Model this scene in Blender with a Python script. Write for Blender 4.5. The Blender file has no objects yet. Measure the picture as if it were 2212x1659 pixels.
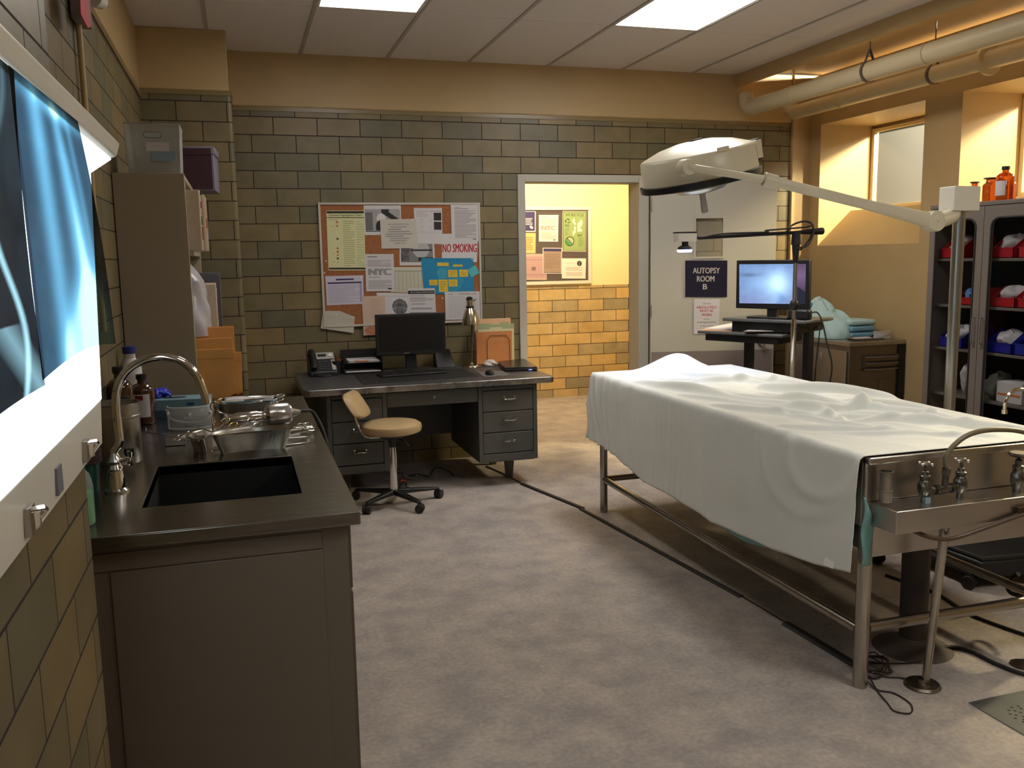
import bpy, bmesh, math, random
import numpy as np
from mathutils import Vector, Matrix
PI = math.pi
D = bpy.data
SC = bpy.context.scene
COL = SC.collection
rnd = random.Random(7)

# ------------------------------------------------------------------ camera
F_PX = 1915.79
YAW, PITCH, ROLL = (math.radians(a) for a in (16.91678608, 8.07945929, -1.02427414))
HC = 1.55
_f = np.array([math.sin(YAW)*math.cos(PITCH), math.cos(YAW)*math.cos(PITCH), -math.sin(PITCH)])
_r = np.array([math.cos(YAW), -math.sin(YAW), 0.0])
_u = np.cross(_r, _f)
CR = _r*math.cos(ROLL)+_u*math.sin(ROLL)
CU = -_r*math.sin(ROLL)+_u*math.cos(ROLL)
cam_d = D.cameras.new('camera')
cam_d.sensor_fit = 'HORIZONTAL'; cam_d.sensor_width = 36.0
cam_d.lens = 36.0*F_PX/2212.0
cam_d.clip_start = 0.02; cam_d.clip_end = 60
cam = D.objects.new('camera', cam_d); COL.objects.link(cam)
m = Matrix.Identity(4)
for i in range(3):
    m[i][0] = CR[i]; m[i][1] = CU[i]; m[i][2] = -_f[i]
m[0][3], m[1][3], m[2][3] = 0, 0, HC
cam.matrix_world = m
SC.camera = cam
# measuring helpers: where a line of sight of the photograph meets a real plane of the room
def _ray(x, y):
    return _f + CR*((x-1106)/F_PX) - CU*((y-829.5)/F_PX)
def onZ(x, y, z):
    d = _ray(x, y); t = (z-HC)/d[2]; return Vector((d[0]*t, d[1]*t, z))
def onY(x, y, Y):
    d = _ray(x, y); t = Y/d[1]; return Vector((d[0]*t, Y, HC+d[2]*t))
def onX(x, y, X):
    d = _ray(x, y); t = X/d[0]; return Vector((X, d[1]*t, HC+d[2]*t))

# ------------------------------------------------------------------ view, world, lights
SC.view_settings.view_transform = 'Standard'
SC.view_settings.look = 'None'
SC.view_settings.gamma = 1.0
SC.view_settings.use_curve_mapping = False
SC.view_settings.exposure = 0.0
try:
    SC.cycles.use_denoising = True
    SC.cycles.max_bounces = 8
    SC.cycles.diffuse_bounces = 5
    SC.cycles.glossy_bounces = 4
    SC.cycles.transmission_bounces = 6
    SC.cycles.transparent_max_bounces = 12
    SC.cycles.sample_clamp_indirect = 6.0
    SC.cycles.caustics_reflective = False
    SC.cycles.caustics_refractive = False
except Exception:
    pass
W = D.worlds.new('world'); SC.world = W; W.use_nodes = True
W.node_tree.nodes['Background'].inputs[0].default_value = (0.9, 0.84, 0.74, 1)
W.node_tree.nodes['Background'].inputs[1].default_value = 0.25
K_PANEL = {'left': 9.0, 'right': 19.0}     # ceiling panels in view
K_PANEL_BACK = {'left': 3.0, 'right': 16.0}  # the ones above and behind the camera
def area_light(name, loc, target, size, size_y, power, color):
    l = D.lights.new(name, 'AREA'); l.shape = 'RECTANGLE'; l.size = size; l.size_y = size_y
    l.energy = power; l.color = color
    o = D.objects.new(name, l); COL.objects.link(o); o.location = loc
    o.rotation_euler = (Vector(target)-Vector(loc)).to_track_quat('-Z', 'Y').to_euler()
    return o
area_light('outside_lamp', (6.25, 5.2, 3.1), (4.9, 6.3, 1.95), 0.25, 0.25, 700, (1.0, 0.88, 0.64))
area_light('outside_lamp', (6.25, 3.65, 3.1), (4.9, 4.85, 1.95), 0.25, 0.25, 700, (1.0, 0.88, 0.64))
area_light('outside_lamp', (6.7, 4.25, 3.2), (2.5, 4.0, 0.9), 0.8, 0.6, 290, (1.0, 0.92, 0.80))
area_light('outside_lamp', (6.7, 2.95, 3.2), (2.5, 2.95, 0.9), 0.7, 0.5, 270, (1.0, 0.91, 0.78))
area_light('corridor_lamp', (3.0, 7.9, 2.66), (3.2, 9.2, 1.5), 1.2, 0.3, 58, (1.0, 0.84, 0.58))

# ------------------------------------------------------------------ materials
MATS = {}
def srgb(r, g, b):
    def c(v):
        v /= 255.0
        return v/12.92 if v <= 0.04045 else ((v+0.055)/1.055)**2.4
    return (c(r), c(g), c(b), 1.0)
def mat(name, col, rough=0.6, metal=0.0, spec=0.5, var=0.0, scale=8.0, bump=0.0, bscale=60.0, emit=None, estr=0.0,
        alpha=1.0, trans=0.0, ior=1.45, coat=0.0, rvar=0.0, sheen=0.0, subs=0.0, stretch=None, col2=None, thin=False):
    if name in MATS: return MATS[name]
    m = D.materials.new(name); m.use_nodes = True
    nt = m.node_tree; b = nt.nodes['Principled BSDF']
    c = col if len(col) == 4 else (*col, 1)
    b.inputs['Base Color'].default_value = c
    b.inputs['Roughness'].default_value = rough
    b.inputs['Metallic'].default_value = metal
    b.inputs['Specular IOR Level'].default_value = spec
    b.inputs['Coat Weight'].default_value = coat
    b.inputs['Alpha'].default_value = alpha
    b.inputs['Transmission Weight'].default_value = trans
    b.inputs['IOR'].default_value = ior
    b.inputs['Sheen Weight'].default_value = sheen
    if emit is not None:
        b.inputs['Emission Color'].default_value = emit if len(emit) == 4 else (*emit, 1)
        b.inputs['Emission Strength'].default_value = estr
    if var or bump or rvar or col2:
        tc = nt.nodes.new('ShaderNodeTexCoord')
        src = tc.outputs['Object']
        if stretch:
            mp = nt.nodes.new('ShaderNodeMapping'); mp.inputs['Scale'].default_value = stretch
            nt.links.new(src, mp.inputs['Vector']); src = mp.outputs['Vector']
        n = nt.nodes.new('ShaderNodeTexNoise'); n.inputs['Scale'].default_value = scale; n.inputs['Detail'].default_value = 6
        nt.links.new(src, n.inputs['Vector'])
        if var or col2:
            r = nt.nodes.new('ShaderNodeValToRGB')
            lo = tuple(max(0, v*(1-var)) for v in c[:3])+(1,); hi = tuple(min(1, v*(1+var)) for v in c[:3])+(1,)
            if col2: lo, hi = c, (col2 if len(col2) == 4 else (*col2, 1))
            r.color_ramp.elements[0].position = 0.3; r.color_ramp.elements[0].color = lo
            r.color_ramp.elements[1].position = 0.7; r.color_ramp.elements[1].color = hi
            nt.links.new(n.outputs['Fac'], r.inputs['Fac']); nt.links.new(r.outputs['Color'], b.inputs['Base Color'])
        if rvar:
            mr = nt.nodes.new('ShaderNodeMapRange'); mr.inputs['To Min'].default_value = max(0.02, rough-rvar); mr.inputs['To Max'].default_value = min(1, rough+rvar)
            nt.links.new(n.outputs['Fac'], mr.inputs['Value']); nt.links.new(mr.outputs['Result'], b.inputs['Roughness'])
        if bump:
            n2 = nt.nodes.new('ShaderNodeTexNoise'); n2.inputs['Scale'].default_value = bscale; n2.inputs['Detail'].default_value = 3
            nt.links.new(src, n2.inputs['Vector'])
            bp = nt.nodes.new('ShaderNodeBump'); bp.inputs['Strength'].default_value = bump; bp.inputs['Distance'].default_value = 0.004
            nt.links.new(n2.outputs['Fac'], bp.inputs['Height']); nt.links.new(bp.outputs['Normal'], b.inputs['Normal'])
    MATS[name] = m
    return m

def tile_mat(name, axis, uoff, palette):
    """glazed structural tile: 0.305 x 0.1237 m running bond; axis = the wall's horizontal world axis"""
    m = D.materials.new(name); m.use_nodes = True
    nt = m.node_tree; b = nt.nodes['Principled BSDF']; N = nt.nodes.new; L = nt.links.new
    geo = N('ShaderNodeNewGeometry'); sep = N('ShaderNodeSeparateXYZ'); L(geo.outputs['Position'], sep.inputs[0])
    cmb = N('ShaderNodeCombineXYZ')
    a1 = N('ShaderNodeMath'); a1.operation = 'ADD'; a1.inputs[1].default_value = uoff; L(sep.outputs[axis], a1.inputs[0])
    a2 = N('ShaderNodeMath'); a2.operation = 'ADD'; a2.inputs[1].default_value = -0.0907+0.1237*20; L(sep.outputs['Z'], a2.inputs[0])
    L(a1.outputs[0], cmb.inputs[0]); L(a2.outputs[0], cmb.inputs[1])
    br = N('ShaderNodeTexBrick'); br.offset = 0.5; br.offset_frequency = 2; br.squash = 1.0
    br.inputs['Scale'].default_value = 1.0
    br.inputs['Brick Width'].default_value = 0.305; br.inputs['Row Height'].default_value = 0.1237
    br.inputs['Mortar Size'].default_value = 0.0032; br.inputs['Mortar Smooth'].default_value = 0.1; br.inputs['Bias'].default_value = 0.0
    br.inputs['Color1'].default_value = (0, 0, 0, 1); br.inputs['Color2'].default_value = (1, 1, 1, 1)
    br.inputs['Mortar'].default_value = (0, 0, 0, 1)
    L(cmb.outputs[0], br.inputs['Vector'])
    ramp = N('ShaderNodeValToRGB'); ramp.color_ramp.interpolation = 'LINEAR'
    els = ramp.color_ramp.elements
    while len(els) < len(palette): els.new(0.5)
    for i, c in enumerate(palette):
        els[i].position = i/(len(palette)-1); els[i].color = c
    L(br.outputs['Color'], ramp.inputs['Fac'])
    ns = N('ShaderNodeTexNoise'); ns.inputs['Scale'].default_value = 7; ns.inputs['Detail'].default_value = 5; L(geo.outputs['Position'], ns.inputs['Vector'])
    mr = N('ShaderNodeMapRange'); mr.inputs['From Min'].default_value = 0.3; mr.inputs['From Max'].default_value = 0.7
    mr.inputs['To Min'].default_value = 0.84; mr.inputs['To Max'].default_value = 1.1; L(ns.outputs['Fac'], mr.inputs['Value'])
    mul = N('ShaderNodeMix'); mul.data_type = 'RGBA'; mul.blend_type = 'MULTIPLY'; mul.inputs['Factor'].default_value = 1
    L(ramp.outputs['Color'], mul.inputs['A']); L(mr.outputs['Result'], mul.inputs['B'])
    mx = N('ShaderNodeMix'); mx.data_type = 'RGBA'; mx.inputs['B'].default_value = (0.022, 0.015, 0.009, 1)
    L(br.outputs['Fac'], mx.inputs['Factor']); L(mul.outputs['Result'], mx.inputs['A'])
    L(mx.outputs['Result'], b.inputs['Base Color'])
    r2 = N('ShaderNodeMapRange'); r2.inputs['To Min'].default_value = 0.42; r2.inputs['To Max'].default_value = 0.9
    L(br.outputs['Fac'], r2.inputs['Value']); L(r2.outputs['Result'], b.inputs['Roughness'])
    inv = N('ShaderNodeMath'); inv.operation = 'SUBTRACT'; inv.inputs[0].default_value = 1; L(br.outputs['Fac'], inv.inputs[1])
    bp = N('ShaderNodeBump'); bp.inputs['Distance'].default_value = 0.003; bp.inputs['Strength'].default_value = 0.6
    L(inv.outputs[0], bp.inputs['Height']); L(bp.outputs['Normal'], b.inputs['Normal'])
    MATS[name] = m
    return m
PAL = [srgb(97, 93, 72), srgb(108, 98, 70), srgb(118, 104, 73), srgb(124, 107, 73), srgb(102, 95, 71), srgb(132, 112, 76)]
PALH = [srgb(150, 140, 112), srgb(196, 168, 116), srgb(214, 180, 118), srgb(206, 170, 108), srgb(166, 150, 116), srgb(222, 188, 126)]
T_BACK = tile_mat('tile_back', 'X', -4.262+0.305*20, PAL)
T_SIDE = tile_mat('tile_side', 'Y', -1.57+0.305*10, PAL)
T_HALL = tile_mat('tile_corridor', 'X', 0.07+0.305*10, PALH)

def floor_mat():
    m = D.materials.new('vinyl_floor'); m.use_nodes = True
    nt = m.node_tree; b = nt.nodes['Principled BSDF']; N = nt.nodes.new; L = nt.links.new
    geo = N('ShaderNodeNewGeometry')
    mp = N('ShaderNodeMapping'); mp.inputs['Scale'].default_value = (1, 1, 1); L(geo.outputs['Position'], mp.inputs['Vector'])
    n1 = N('ShaderNodeTexNoise'); n1.inputs['Scale'].default_value = 5.0; n1.inputs['Detail'].default_value = 7; n1.inputs['Roughness'].default_value = 0.62; L(mp.outputs[0], n1.inputs['Vector'])
    n2 = N('ShaderNodeTexNoise'); n2.inputs['Scale'].default_value = 55; n2.inputs['Detail'].default_value = 5; L(mp.outputs[0], n2.inputs['Vector'])
    r1 = N('ShaderNodeValToRGB'); e = r1.color_ramp.elements
    e[0].position = 0.36; e[0].color = srgb(150, 141, 137); e[1].position = 0.66; e[1].color = srgb(180, 169, 158)
    L(n1.outputs['Fac'], r1.inputs['Fac'])
    r2 = N('ShaderNodeMapRange'); r2.inputs['From Min'].default_value = 0.3; r2.inputs['From Max'].default_value = 0.7; r2.inputs['To Min'].default_value = 0.86; r2.inputs['To Max'].default_value = 1.12
    L(n2.outputs['Fac'], r2.inputs['Value'])
    mx = N('ShaderNodeMix'); mx.data_type = 'RGBA'; mx.blend_type = 'MULTIPLY'; mx.inputs['Factor'].default_value = 1
    L(r1.outputs['Color'], mx.inputs['A']); L(r2.outputs['Result'], mx.inputs['B']); L(mx.outputs['Result'], b.inputs['Base Color'])
    b.inputs['Roughness'].default_value = 0.62; b.inputs['Specular IOR Level'].default_value = 0.35
    MATS['vinyl_floor'] = m; return m

def steel(name, v=0.42, rough=0.32, tint=(1, 0.95, 0.86), stretch=(2, 40, 40), bump=0.02):
    return mat(name, (v*tint[0], v*tint[1], v*tint[2]), rough, 1.0, var=0.07, scale=3.0, rvar=0.06, stretch=stretch, bump=bump, bscale=30)

# ------------------------------------------------------------------ mesh building
WMX = {}
def wm(o): return WMX.get(o.name, Matrix.Identity(4)) if o else Matrix.Identity(4)
def frame(axis, up=None):
    z = Vector(axis).normalized()
    h = Vector(up) if up is not None else (Vector((0, 0, 1)) if abs(z.z) < 0.95 else Vector((1, 0, 0)))
    x = h.cross(z).normalized(); y = z.cross(x)
    return x, y, z
class MB:
    def __init__(s): s.v = []; s.f = []; s.M = None
    def add(s, vs, fs):
        k = len(s.v)
        for p in vs:
            p = Vector(p); s.v.append(s.M @ p if s.M else p)
        s.f += [tuple(i+k for i in f) for f in fs]; return s
    def box(s, x0, y0, z0, x1, y1, z1):
        x0, x1 = min(x0, x1), max(x0, x1); y0, y1 = min(y0, y1), max(y0, y1); z0, z1 = min(z0, z1), max(z0, z1)
        return s.add([(x0,y0,z0),(x1,y0,z0),(x1,y1,z0),(x0,y1,z0),(x0,y0,z1),(x1,y0,z1),(x1,y1,z1),(x0,y1,z1)],
                     [(0,3,2,1),(4,5,6,7),(0,1,5,4),(1,2,6,5),(2,3,7,6),(3,0,4,7)])
    def obox(s, c, ax, ay, az, sx, sy, sz):
        c = Vector(c); ax, ay, az = (Vector(a).normalized() for a in (ax, ay, az))
        vs = [c+ax*(i*sx/2)+ay*(j*sy/2)+az*(k*sz/2) for k in (-1,1) for i, j in ((-1,-1),(1,-1),(1,1),(-1,1))]
        return s.add(vs, [(0,3,2,1),(4,5,6,7),(0,1,5,4),(1,2,6,5),(2,3,7,6),(3,0,4,7)])
    def cyl(s, p0, p1, r0, r1=None, n=20, caps=True):
        r1 = r0 if r1 is None else r1
        p0, p1 = Vector(p0), Vector(p1); x, y, z = frame(p1-p0)
        vs = [p+(x*math.cos(2*PI*i/n)+y*math.sin(2*PI*i/n))*r for p, r in ((p0, r0), (p1, r1)) for i in range(n)]
        fs = [(i, (i+1) % n, n+(i+1) % n, n+i) for i in range(n)]
        if caps: fs += [tuple(range(n-1, -1, -1)), tuple(range(n, 2*n))]
        return s.add(vs, fs)
    def tube(s, pts, r, n=10, smooth=0, caps=True, closed=False):
        P = [Vector(p) for p in pts]
        if smooth: P = spline(P, smooth, closed)
        K = len(P); vs = []; prev = None
        for i, p in enumerate(P):
            a = P[(i-1) % K] if (closed or i) else P[0]; b = P[(i+1) % K] if (closed or i < K-1) else P[-1]
            t = (b-a).normalized()
            if prev is None: x, y, _ = frame(t)
            else:
                x = (prev - t*prev.dot(t)).normalized(); y = t.cross(x)
            prev = x
            rr = r(i/(K-1)) if callable(r) else r
            vs += [p+(x*math.cos(2*PI*j/n)+y*math.sin(2*PI*j/n))*rr for j in range(n)]
        fs = [(i*n+j, i*n+(j+1) % n, (i+1)*n+(j+1) % n, (i+1)*n+j) for i in range(K-1) for j in range(n)]
        if closed: fs += [((K-1)*n+j, (K-1)*n+(j+1) % n, (j+1) % n, j) for j in range(n)]
        elif caps: fs += [tuple(range(n-1, -1, -1)), tuple(range((K-1)*n, K*n))]
        return s.add(vs, fs)
    def lathe(s, prof, c=(0, 0, 0), axis=(0, 0, 1), n=32, sx=1.0, sy=1.0, up=None):
        """prof: list of (radius, height)"""
        x, y, z = frame(axis, up) if (tuple(axis) != (0, 0, 1)) else (Vector((1,0,0)), Vector((0,1,0)), Vector((0,0,1)))
        c = Vector(c); vs = []; fs = []
        for r, h in prof:
            vs += [c+z*h+x*(r*sx*math.cos(2*PI*i/n))+y*(r*sy*math.sin(2*PI*i/n)) for i in range(n)]
        for k in range(len(prof)-1):
            fs += [(k*n+i, k*n+(i+1) % n, (k+1)*n+(i+1) % n, (k+1)*n+i) for i in range(n)]
        if prof[0][0] > 1e-6: fs.append(tuple(range(n-1, -1, -1)))
        if prof[-1][0] > 1e-6: fs.append(tuple(range((len(prof)-1)*n, len(prof)*n)))
        return s.add(vs, fs)
    def prism(s, poly, o, ax, ay, d):
        """flat polygon poly (u,v) in the plane o + u*ax + v*ay, thickened by vector d"""
        o, ax, ay, d = Vector(o), Vector(ax), Vector(ay), Vector(d); n = len(poly)
        vs = [o+ax*u+ay*v for u, v in poly]; vs += [p+d for p in vs]
        fs = [tuple(range(n)), tuple(range(2*n-1, n-1, -1))]+[(i, i+n, (i+1) % n+n, (i+1) % n) for i in range(n)]
        return s.add(vs, fs)
    def grid(s, fn, nu, nv, closeu=False):
        vs = [fn(i/(nu if closeu else nu-1), j/(nv-1)) for j in range(nv) for i in range(nu)]
        fs = []
        for j in range(nv-1):
            for i in range(nu if closeu else nu-1):
                a = j*nu+i; b = j*nu+(i+1) % nu
                fs.append((a, b, b+nu, a+nu))
        return s.add(vs, fs)
    def sphere(s, c, r, n=16, sz=1.0, m=10):
        return s.lathe([(max(1e-7, r*math.sin(PI*k/m)), -r*sz*math.cos(PI*k/m)) for k in range(m+1)], c, n=n)
    def build(s, name, material, parent=None, bevel=0.0, smooth=35, local=False, solid=0.0, label=None, seg=2, subsurf=0, origin=None, merge=True):
        me = D.meshes.new(name)
        inv = None
        if parent is not None and not local: inv = wm(parent).inverted()
        vs = [inv @ p for p in s.v] if inv else list(s.v)
        org = Vector(origin) if origin is not None else None
        if parent is None and org is None and vs:
            xs = [p.x for p in vs]; ys = [p.y for p in vs]; zs = [p.z for p in vs]
            org = Vector(((min(xs)+max(xs))/2, (min(ys)+max(ys))/2, min(zs)))
        if org is not None: vs = [p-org for p in vs]
        me.from_pydata([tuple(p) for p in vs], [], s.f)
        bm = bmesh.new(); bm.from_mesh(me)
        if merge: bmesh.ops.remove_doubles(bm, verts=bm.verts, dist=1e-5)
        bmesh.ops.recalc_face_normals(bm, faces=bm.faces)
        bm.to_mesh(me); bm.free()
        if smooth:
            me.shade_smooth()
            me.set_sharp_from_angle(angle=math.radians(smooth))
        o = D.objects.new(name, me); COL.objects.link(o)
        if material is not None: me.materials.append(material)
        if org is not None: o.location = org
        if parent is not None: o.parent = parent
        WMX[o.name] = wm(parent) @ (Matrix.Translation(org) if org is not None else Matrix.Identity(4))
        if solid:
            md = o.modifiers.new('solid', 'SOLIDIFY'); md.thickness = solid; md.offset = 0
        if bevel:
            md = o.modifiers.new('bevel', 'BEVEL'); md.width = bevel; md.segments = seg; md.limit_method = 'ANGLE'; md.angle_limit = math.radians(40)
        if subsurf:
            md = o.modifiers.new('sub', 'SUBSURF'); md.levels = subsurf; md.render_levels = subsurf
        if label: o['label'] = label
        return o
def spline(P, k, closed=False):
    out = []; n = len(P); rng = range(n if closed else n-1)
    for i in rng:
        p0 = P[(i-1) % n] if (closed or i) else P[0]*2-P[1]
        p1 = P[i]; p2 = P[(i+1) % n]
        p3 = P[(i+2) % n] if (closed or i < n-2) else P[-1]*2-P[-2]
        for j in range(k):
            t = j/k
            out.append(0.5*((2*p1)+(p2-p0)*t+(2*p0-5*p1+4*p2-p3)*t*t+(3*p1-p0-3*p2+p3)*t**3))
    if not closed: out.append(P[-1].copy())
    return out
def thing(name, label, cat, loc=(0, 0, 0), rz=0.0, group=None, kind=None, rot=None):
    o = D.objects.new(name, None); COL.objects.link(o); o.empty_display_size = 0.05
    o.location = loc; o.rotation_euler = rot if rot else (0, 0, rz)
    M = Matrix.Translation(Vector(loc)) @ (o.rotation_euler.to_matrix().to_4x4())
    WMX[o.name] = M
    if kind == 'structure': o['kind'] = 'structure'
    o['label'] = label; o['category'] = cat
    if group: o['group'] = group
    return o
def tag(o, label, cat, group=None, kind=None):
    o['label'] = label; o['category'] = cat
    if group: o['group'] = group
    if kind: o['kind'] = kind
    return o
def struct(o, label=None, cat=None):
    o['kind'] = 'structure'
    if label: o['label'] = label
    if cat: o['category'] = cat
    return o
def dup(root, loc=None, rz=None, label=None, group=None):
    r = root.copy(); COL.objects.link(r)
    if loc is not None: r.location = loc
    if rz is not None: r.rotation_euler = (0, 0, rz)
    if label: r['label'] = label
    if group: r['group'] = group
    for ch in list(root.children):
        c = ch.copy(); COL.objects.link(c); c.parent = r
        for g in list(ch.children):
            d = g.copy(); COL.objects.link(d); d.parent = c
    WMX[r.name] = Matrix.Translation(r.location) @ r.rotation_euler.to_matrix().to_4x4()
    return r
def lettering(name, txt, material, M, size, parent=None, xs=1.0, fit=None, bold=0.0, align='CENTER', depth=0.0006, label=None, space=1.0):
    """text as a real mesh; M places its local XY plane (x right, y up) in the room"""
    cu = D.curves.new(name, 'FONT'); cu.body = txt; cu.size = size; cu.align_x = align; cu.align_y = 'CENTER'
    cu.extrude = 0.0; cu.offset = 0.0; cu.space_line = space; cu.resolution_u = 3
    ob = D.objects.new('tmp_text', cu); COL.objects.link(ob)
    dg = bpy.context.evaluated_depsgraph_get()
    me = D.meshes.new_from_object(ob.evaluated_get(dg))
    D.objects.remove(ob); D.curves.remove(cu)
    S = Matrix.Diagonal((xs, 1, 1, 1))
    if fit and len(me.vertices):
        xs_ = [v.co.x for v in me.vertices]; ys_ = [v.co.y for v in me.vertices]
        w_, h_ = max(xs_)-min(xs_), max(ys_)-min(ys_)
        S = Matrix.Diagonal((fit[0]/w_, fit[1]/h_, 1, 1)) @ Matrix.Translation((-(max(xs_)+min(xs_))/2, -(max(ys_)+min(ys_))/2, 0))
    if bold:
        bm = bmesh.new(); bm.from_mesh(me); src = bm.verts[:]+bm.edges[:]+bm.faces[:]
        for k_ in (-1, 1):
            g_ = bmesh.ops.duplicate(bm, geom=src)['geom']
            bmesh.ops.translate(bm, vec=(k_*bold, 0, -0.00007 if k_ < 0 else -0.00013), verts=[e for e in g_ if isinstance(e, bmesh.types.BMVert)])
        bm.to_mesh(me); bm.free()
    inv = wm(parent).inverted() if parent else Matrix.Identity(4)
    me.transform(inv @ M @ S)
    me.name = name; me.materials.clear(); me.materials.append(material)
    o = D.objects.new(name, me); COL.objects.link(o)
    if parent: o.parent = parent
    if label: o['label'] = label
    WMX[o.name] = wm(parent)
    return o
def face_matrix(o, ax, ay):
    ax, ay = Vector(ax).normalized(), Vector(ay).normalized(); az = ax.cross(ay)
    M = Matrix.Identity(4)
    for i in range(3): M[i][0] = ax[i]; M[i][1] = ay[i]; M[i][2] = az[i]; M[i][3] = o[i]
    return M

# shared materials
M_PAINT = mat('cream_paint', srgb(182, 156, 112), 0.45, var=0.04, scale=3, bump=0.05, bscale=40)
M_PAINTH = mat('corridor_yellow_paint', srgb(244, 226, 168), 0.6)
M_CEIL = mat('ceiling_tile_white', srgb(228, 222, 218), 0.9, var=0.05, scale=90, bump=0.15, bscale=150)
M_GRID = mat('ceiling_grid_metal', srgb(176, 170, 164), 0.5)
M_WHITE = mat('white_enamel', srgb(226, 222, 210), 0.3)
M_OFFW = mat('off_white_plastic', srgb(216, 212, 204), 0.4)
M_BLACK = mat('black_plastic', (0.012, 0.012, 0.013), 0.42)
M_BLACKM = mat('black_matte', (0.008, 0.008, 0.009), 0.75)
M_RUBBER = mat('black_rubber', (0.015, 0.014, 0.013), 0.6)
M_CHROME = mat('chrome', (0.75, 0.74, 0.72), 0.08, 1.0)
M_STEEL = steel('brushed_steel')
M_STEELY = steel('brushed_steel_dark', 0.34, 0.3)
M_TUBE = mat('tube_steel', (0.42, 0.39, 0.34), 0.26, 1.0, var=0.06, scale=5)
M_PAPER = mat('white_paper', srgb(200, 196, 198), 0.85)
M_INK = mat('black_ink', (0.02, 0.02, 0.022), 0.8)
M_GRAYINK = mat('grey_ink', srgb(140, 136, 138), 0.85)
M_REDINK = mat('red_ink', srgb(170, 20, 25), 0.8)
# ================================================================== SETTING
YB = 6.66      # back wall
XL = -0.52     # left wall, far part
XR = 4.70      # window wall
ZC = 3.0
struct(MB().box(-1.2, -1.75, -0.06, 5.25, 9.33, 0).build('floor', floor_mat(), smooth=0), 'mottled grey-beige sheet vinyl floor', 'floor')
# back wall with the doorway (2.10..3.20 frame outside, opening 2.163..3.11)
DX0, DX1, DZ = 2.10, 3.20, 2.185
TT = 2.632
mb = MB().box(XL-0.3, YB, 0, DX0, YB+0.16, TT).box(DX1, YB, 0, 4.52, YB+0.16, TT).box(DX0, YB, DZ, DX1, YB+0.16, TT)
wb = struct(mb.build('wall_back', T_BACK, smooth=0), 'glazed buff and grey tile back wall with doorway', 'wall')
pb = MB().box(XL-0.3, YB-0.012, TT, 4.52, YB+0.16, ZC+0.02).box(4.52, YB-0.03, 0, XR+0.3, YB+0.16, ZC+0.02)
pb.build('painted_upper_wall', M_PAINT, wb, bevel=0.008)
MB().box(0.02, YB-0.006, TT-0.028, 4.52, YB, TT).build('tile_cap', mat('tile_cap_glaze', srgb(130, 112, 76), 0.3), wb)
# corner column
mb = MB().box(XL-0.3, 6.11, 0, 0.025, YB, 2.632)
wc = struct(mb.build('wall_column', T_BACK, smooth=0, bevel=0.02, seg=3), 'tiled corner column left of the desk wall', 'column')
MB().box(XL-0.3, 6.10, 2.632, 0.012, YB, ZC).build('painted_upper_wall', M_PAINT, wc, bevel=0.006)
MB().box(XL-0.3, 6.105, 2.604, 0.03, YB, 2.632).build('tile_cap', MATS['tile_cap_glaze'], wc)
# left wall: far recess plane and the near pier that carries the light box
mb = MB().box(XL-0.3, -1.6, 0, XL, 6.2, TT-0.02)
wl = struct(mb.build('wall_left', T_SIDE, smooth=0), 'glazed tile left wall', 'wall')
MB().box(XL, -1.6, 0, -0.32, 1.955, ZC).build('pier', T_SIDE, wl, bevel=0.02, seg=3, smooth=35)
MB().box(XL-0.3, -1.6, TT-0.02, XL+0.004, 6.2, ZC).build('painted_upper_wall', M_PAINT, wl, bevel=0.004)
MB().box(XL, 1.96, TT-0.055, XL+0.01, 6.15, TT-0.02).build('tile_cap', MATS['tile_cap_glaze'], wl, bevel=0.003)
# window wall with two deep openings
WTOP = 2.60; SILL0 = 1.606; WX = 5.22
openings = [(5.32, 6.50), (3.80, 4.977), (2.28, 3.46)]
mb = MB()
TH = 0.545
mb.box(XR, 6.50, 0, XR+TH, YB, ZC).box(XR, 4.977, 0, XR+TH, 5.32, ZC).box(XR, 3.46, 0, XR+TH, 3.80, ZC).box(XR, -1.6, 0, XR+TH, 2.28, ZC)
for y0, y1 in openings:
    mb.box(XR, y0, WTOP, WX+0.02, y1, ZC).box(WX+0.0, y0, 2.58, XR+TH, y1, ZC)
    mb.box(XR, y0, 0, XR+TH, y1, SILL0)
    mb.add([(XR,y0,SILL0),(XR,y1,SILL0),(5.02,y0,1.90),(5.02,y1,1.90),(WX+0.1,y0,1.90),(WX+0.1,y1,1.90),(XR+TH,y0,SILL0),(XR+TH,y1,SILL0),(WX+0.1,y0,SILL0),(WX+0.1,y1,SILL0)],
           [(0,1,3,2),(2,3,5,4),(4,5,9,8),(0,2,4,8),(1,9,5,3)])
wr = struct(mb.build('wall_right', M_PAINT, smooth=0, merge=False), 'cream painted window wall with deep openings', 'wall')
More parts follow.
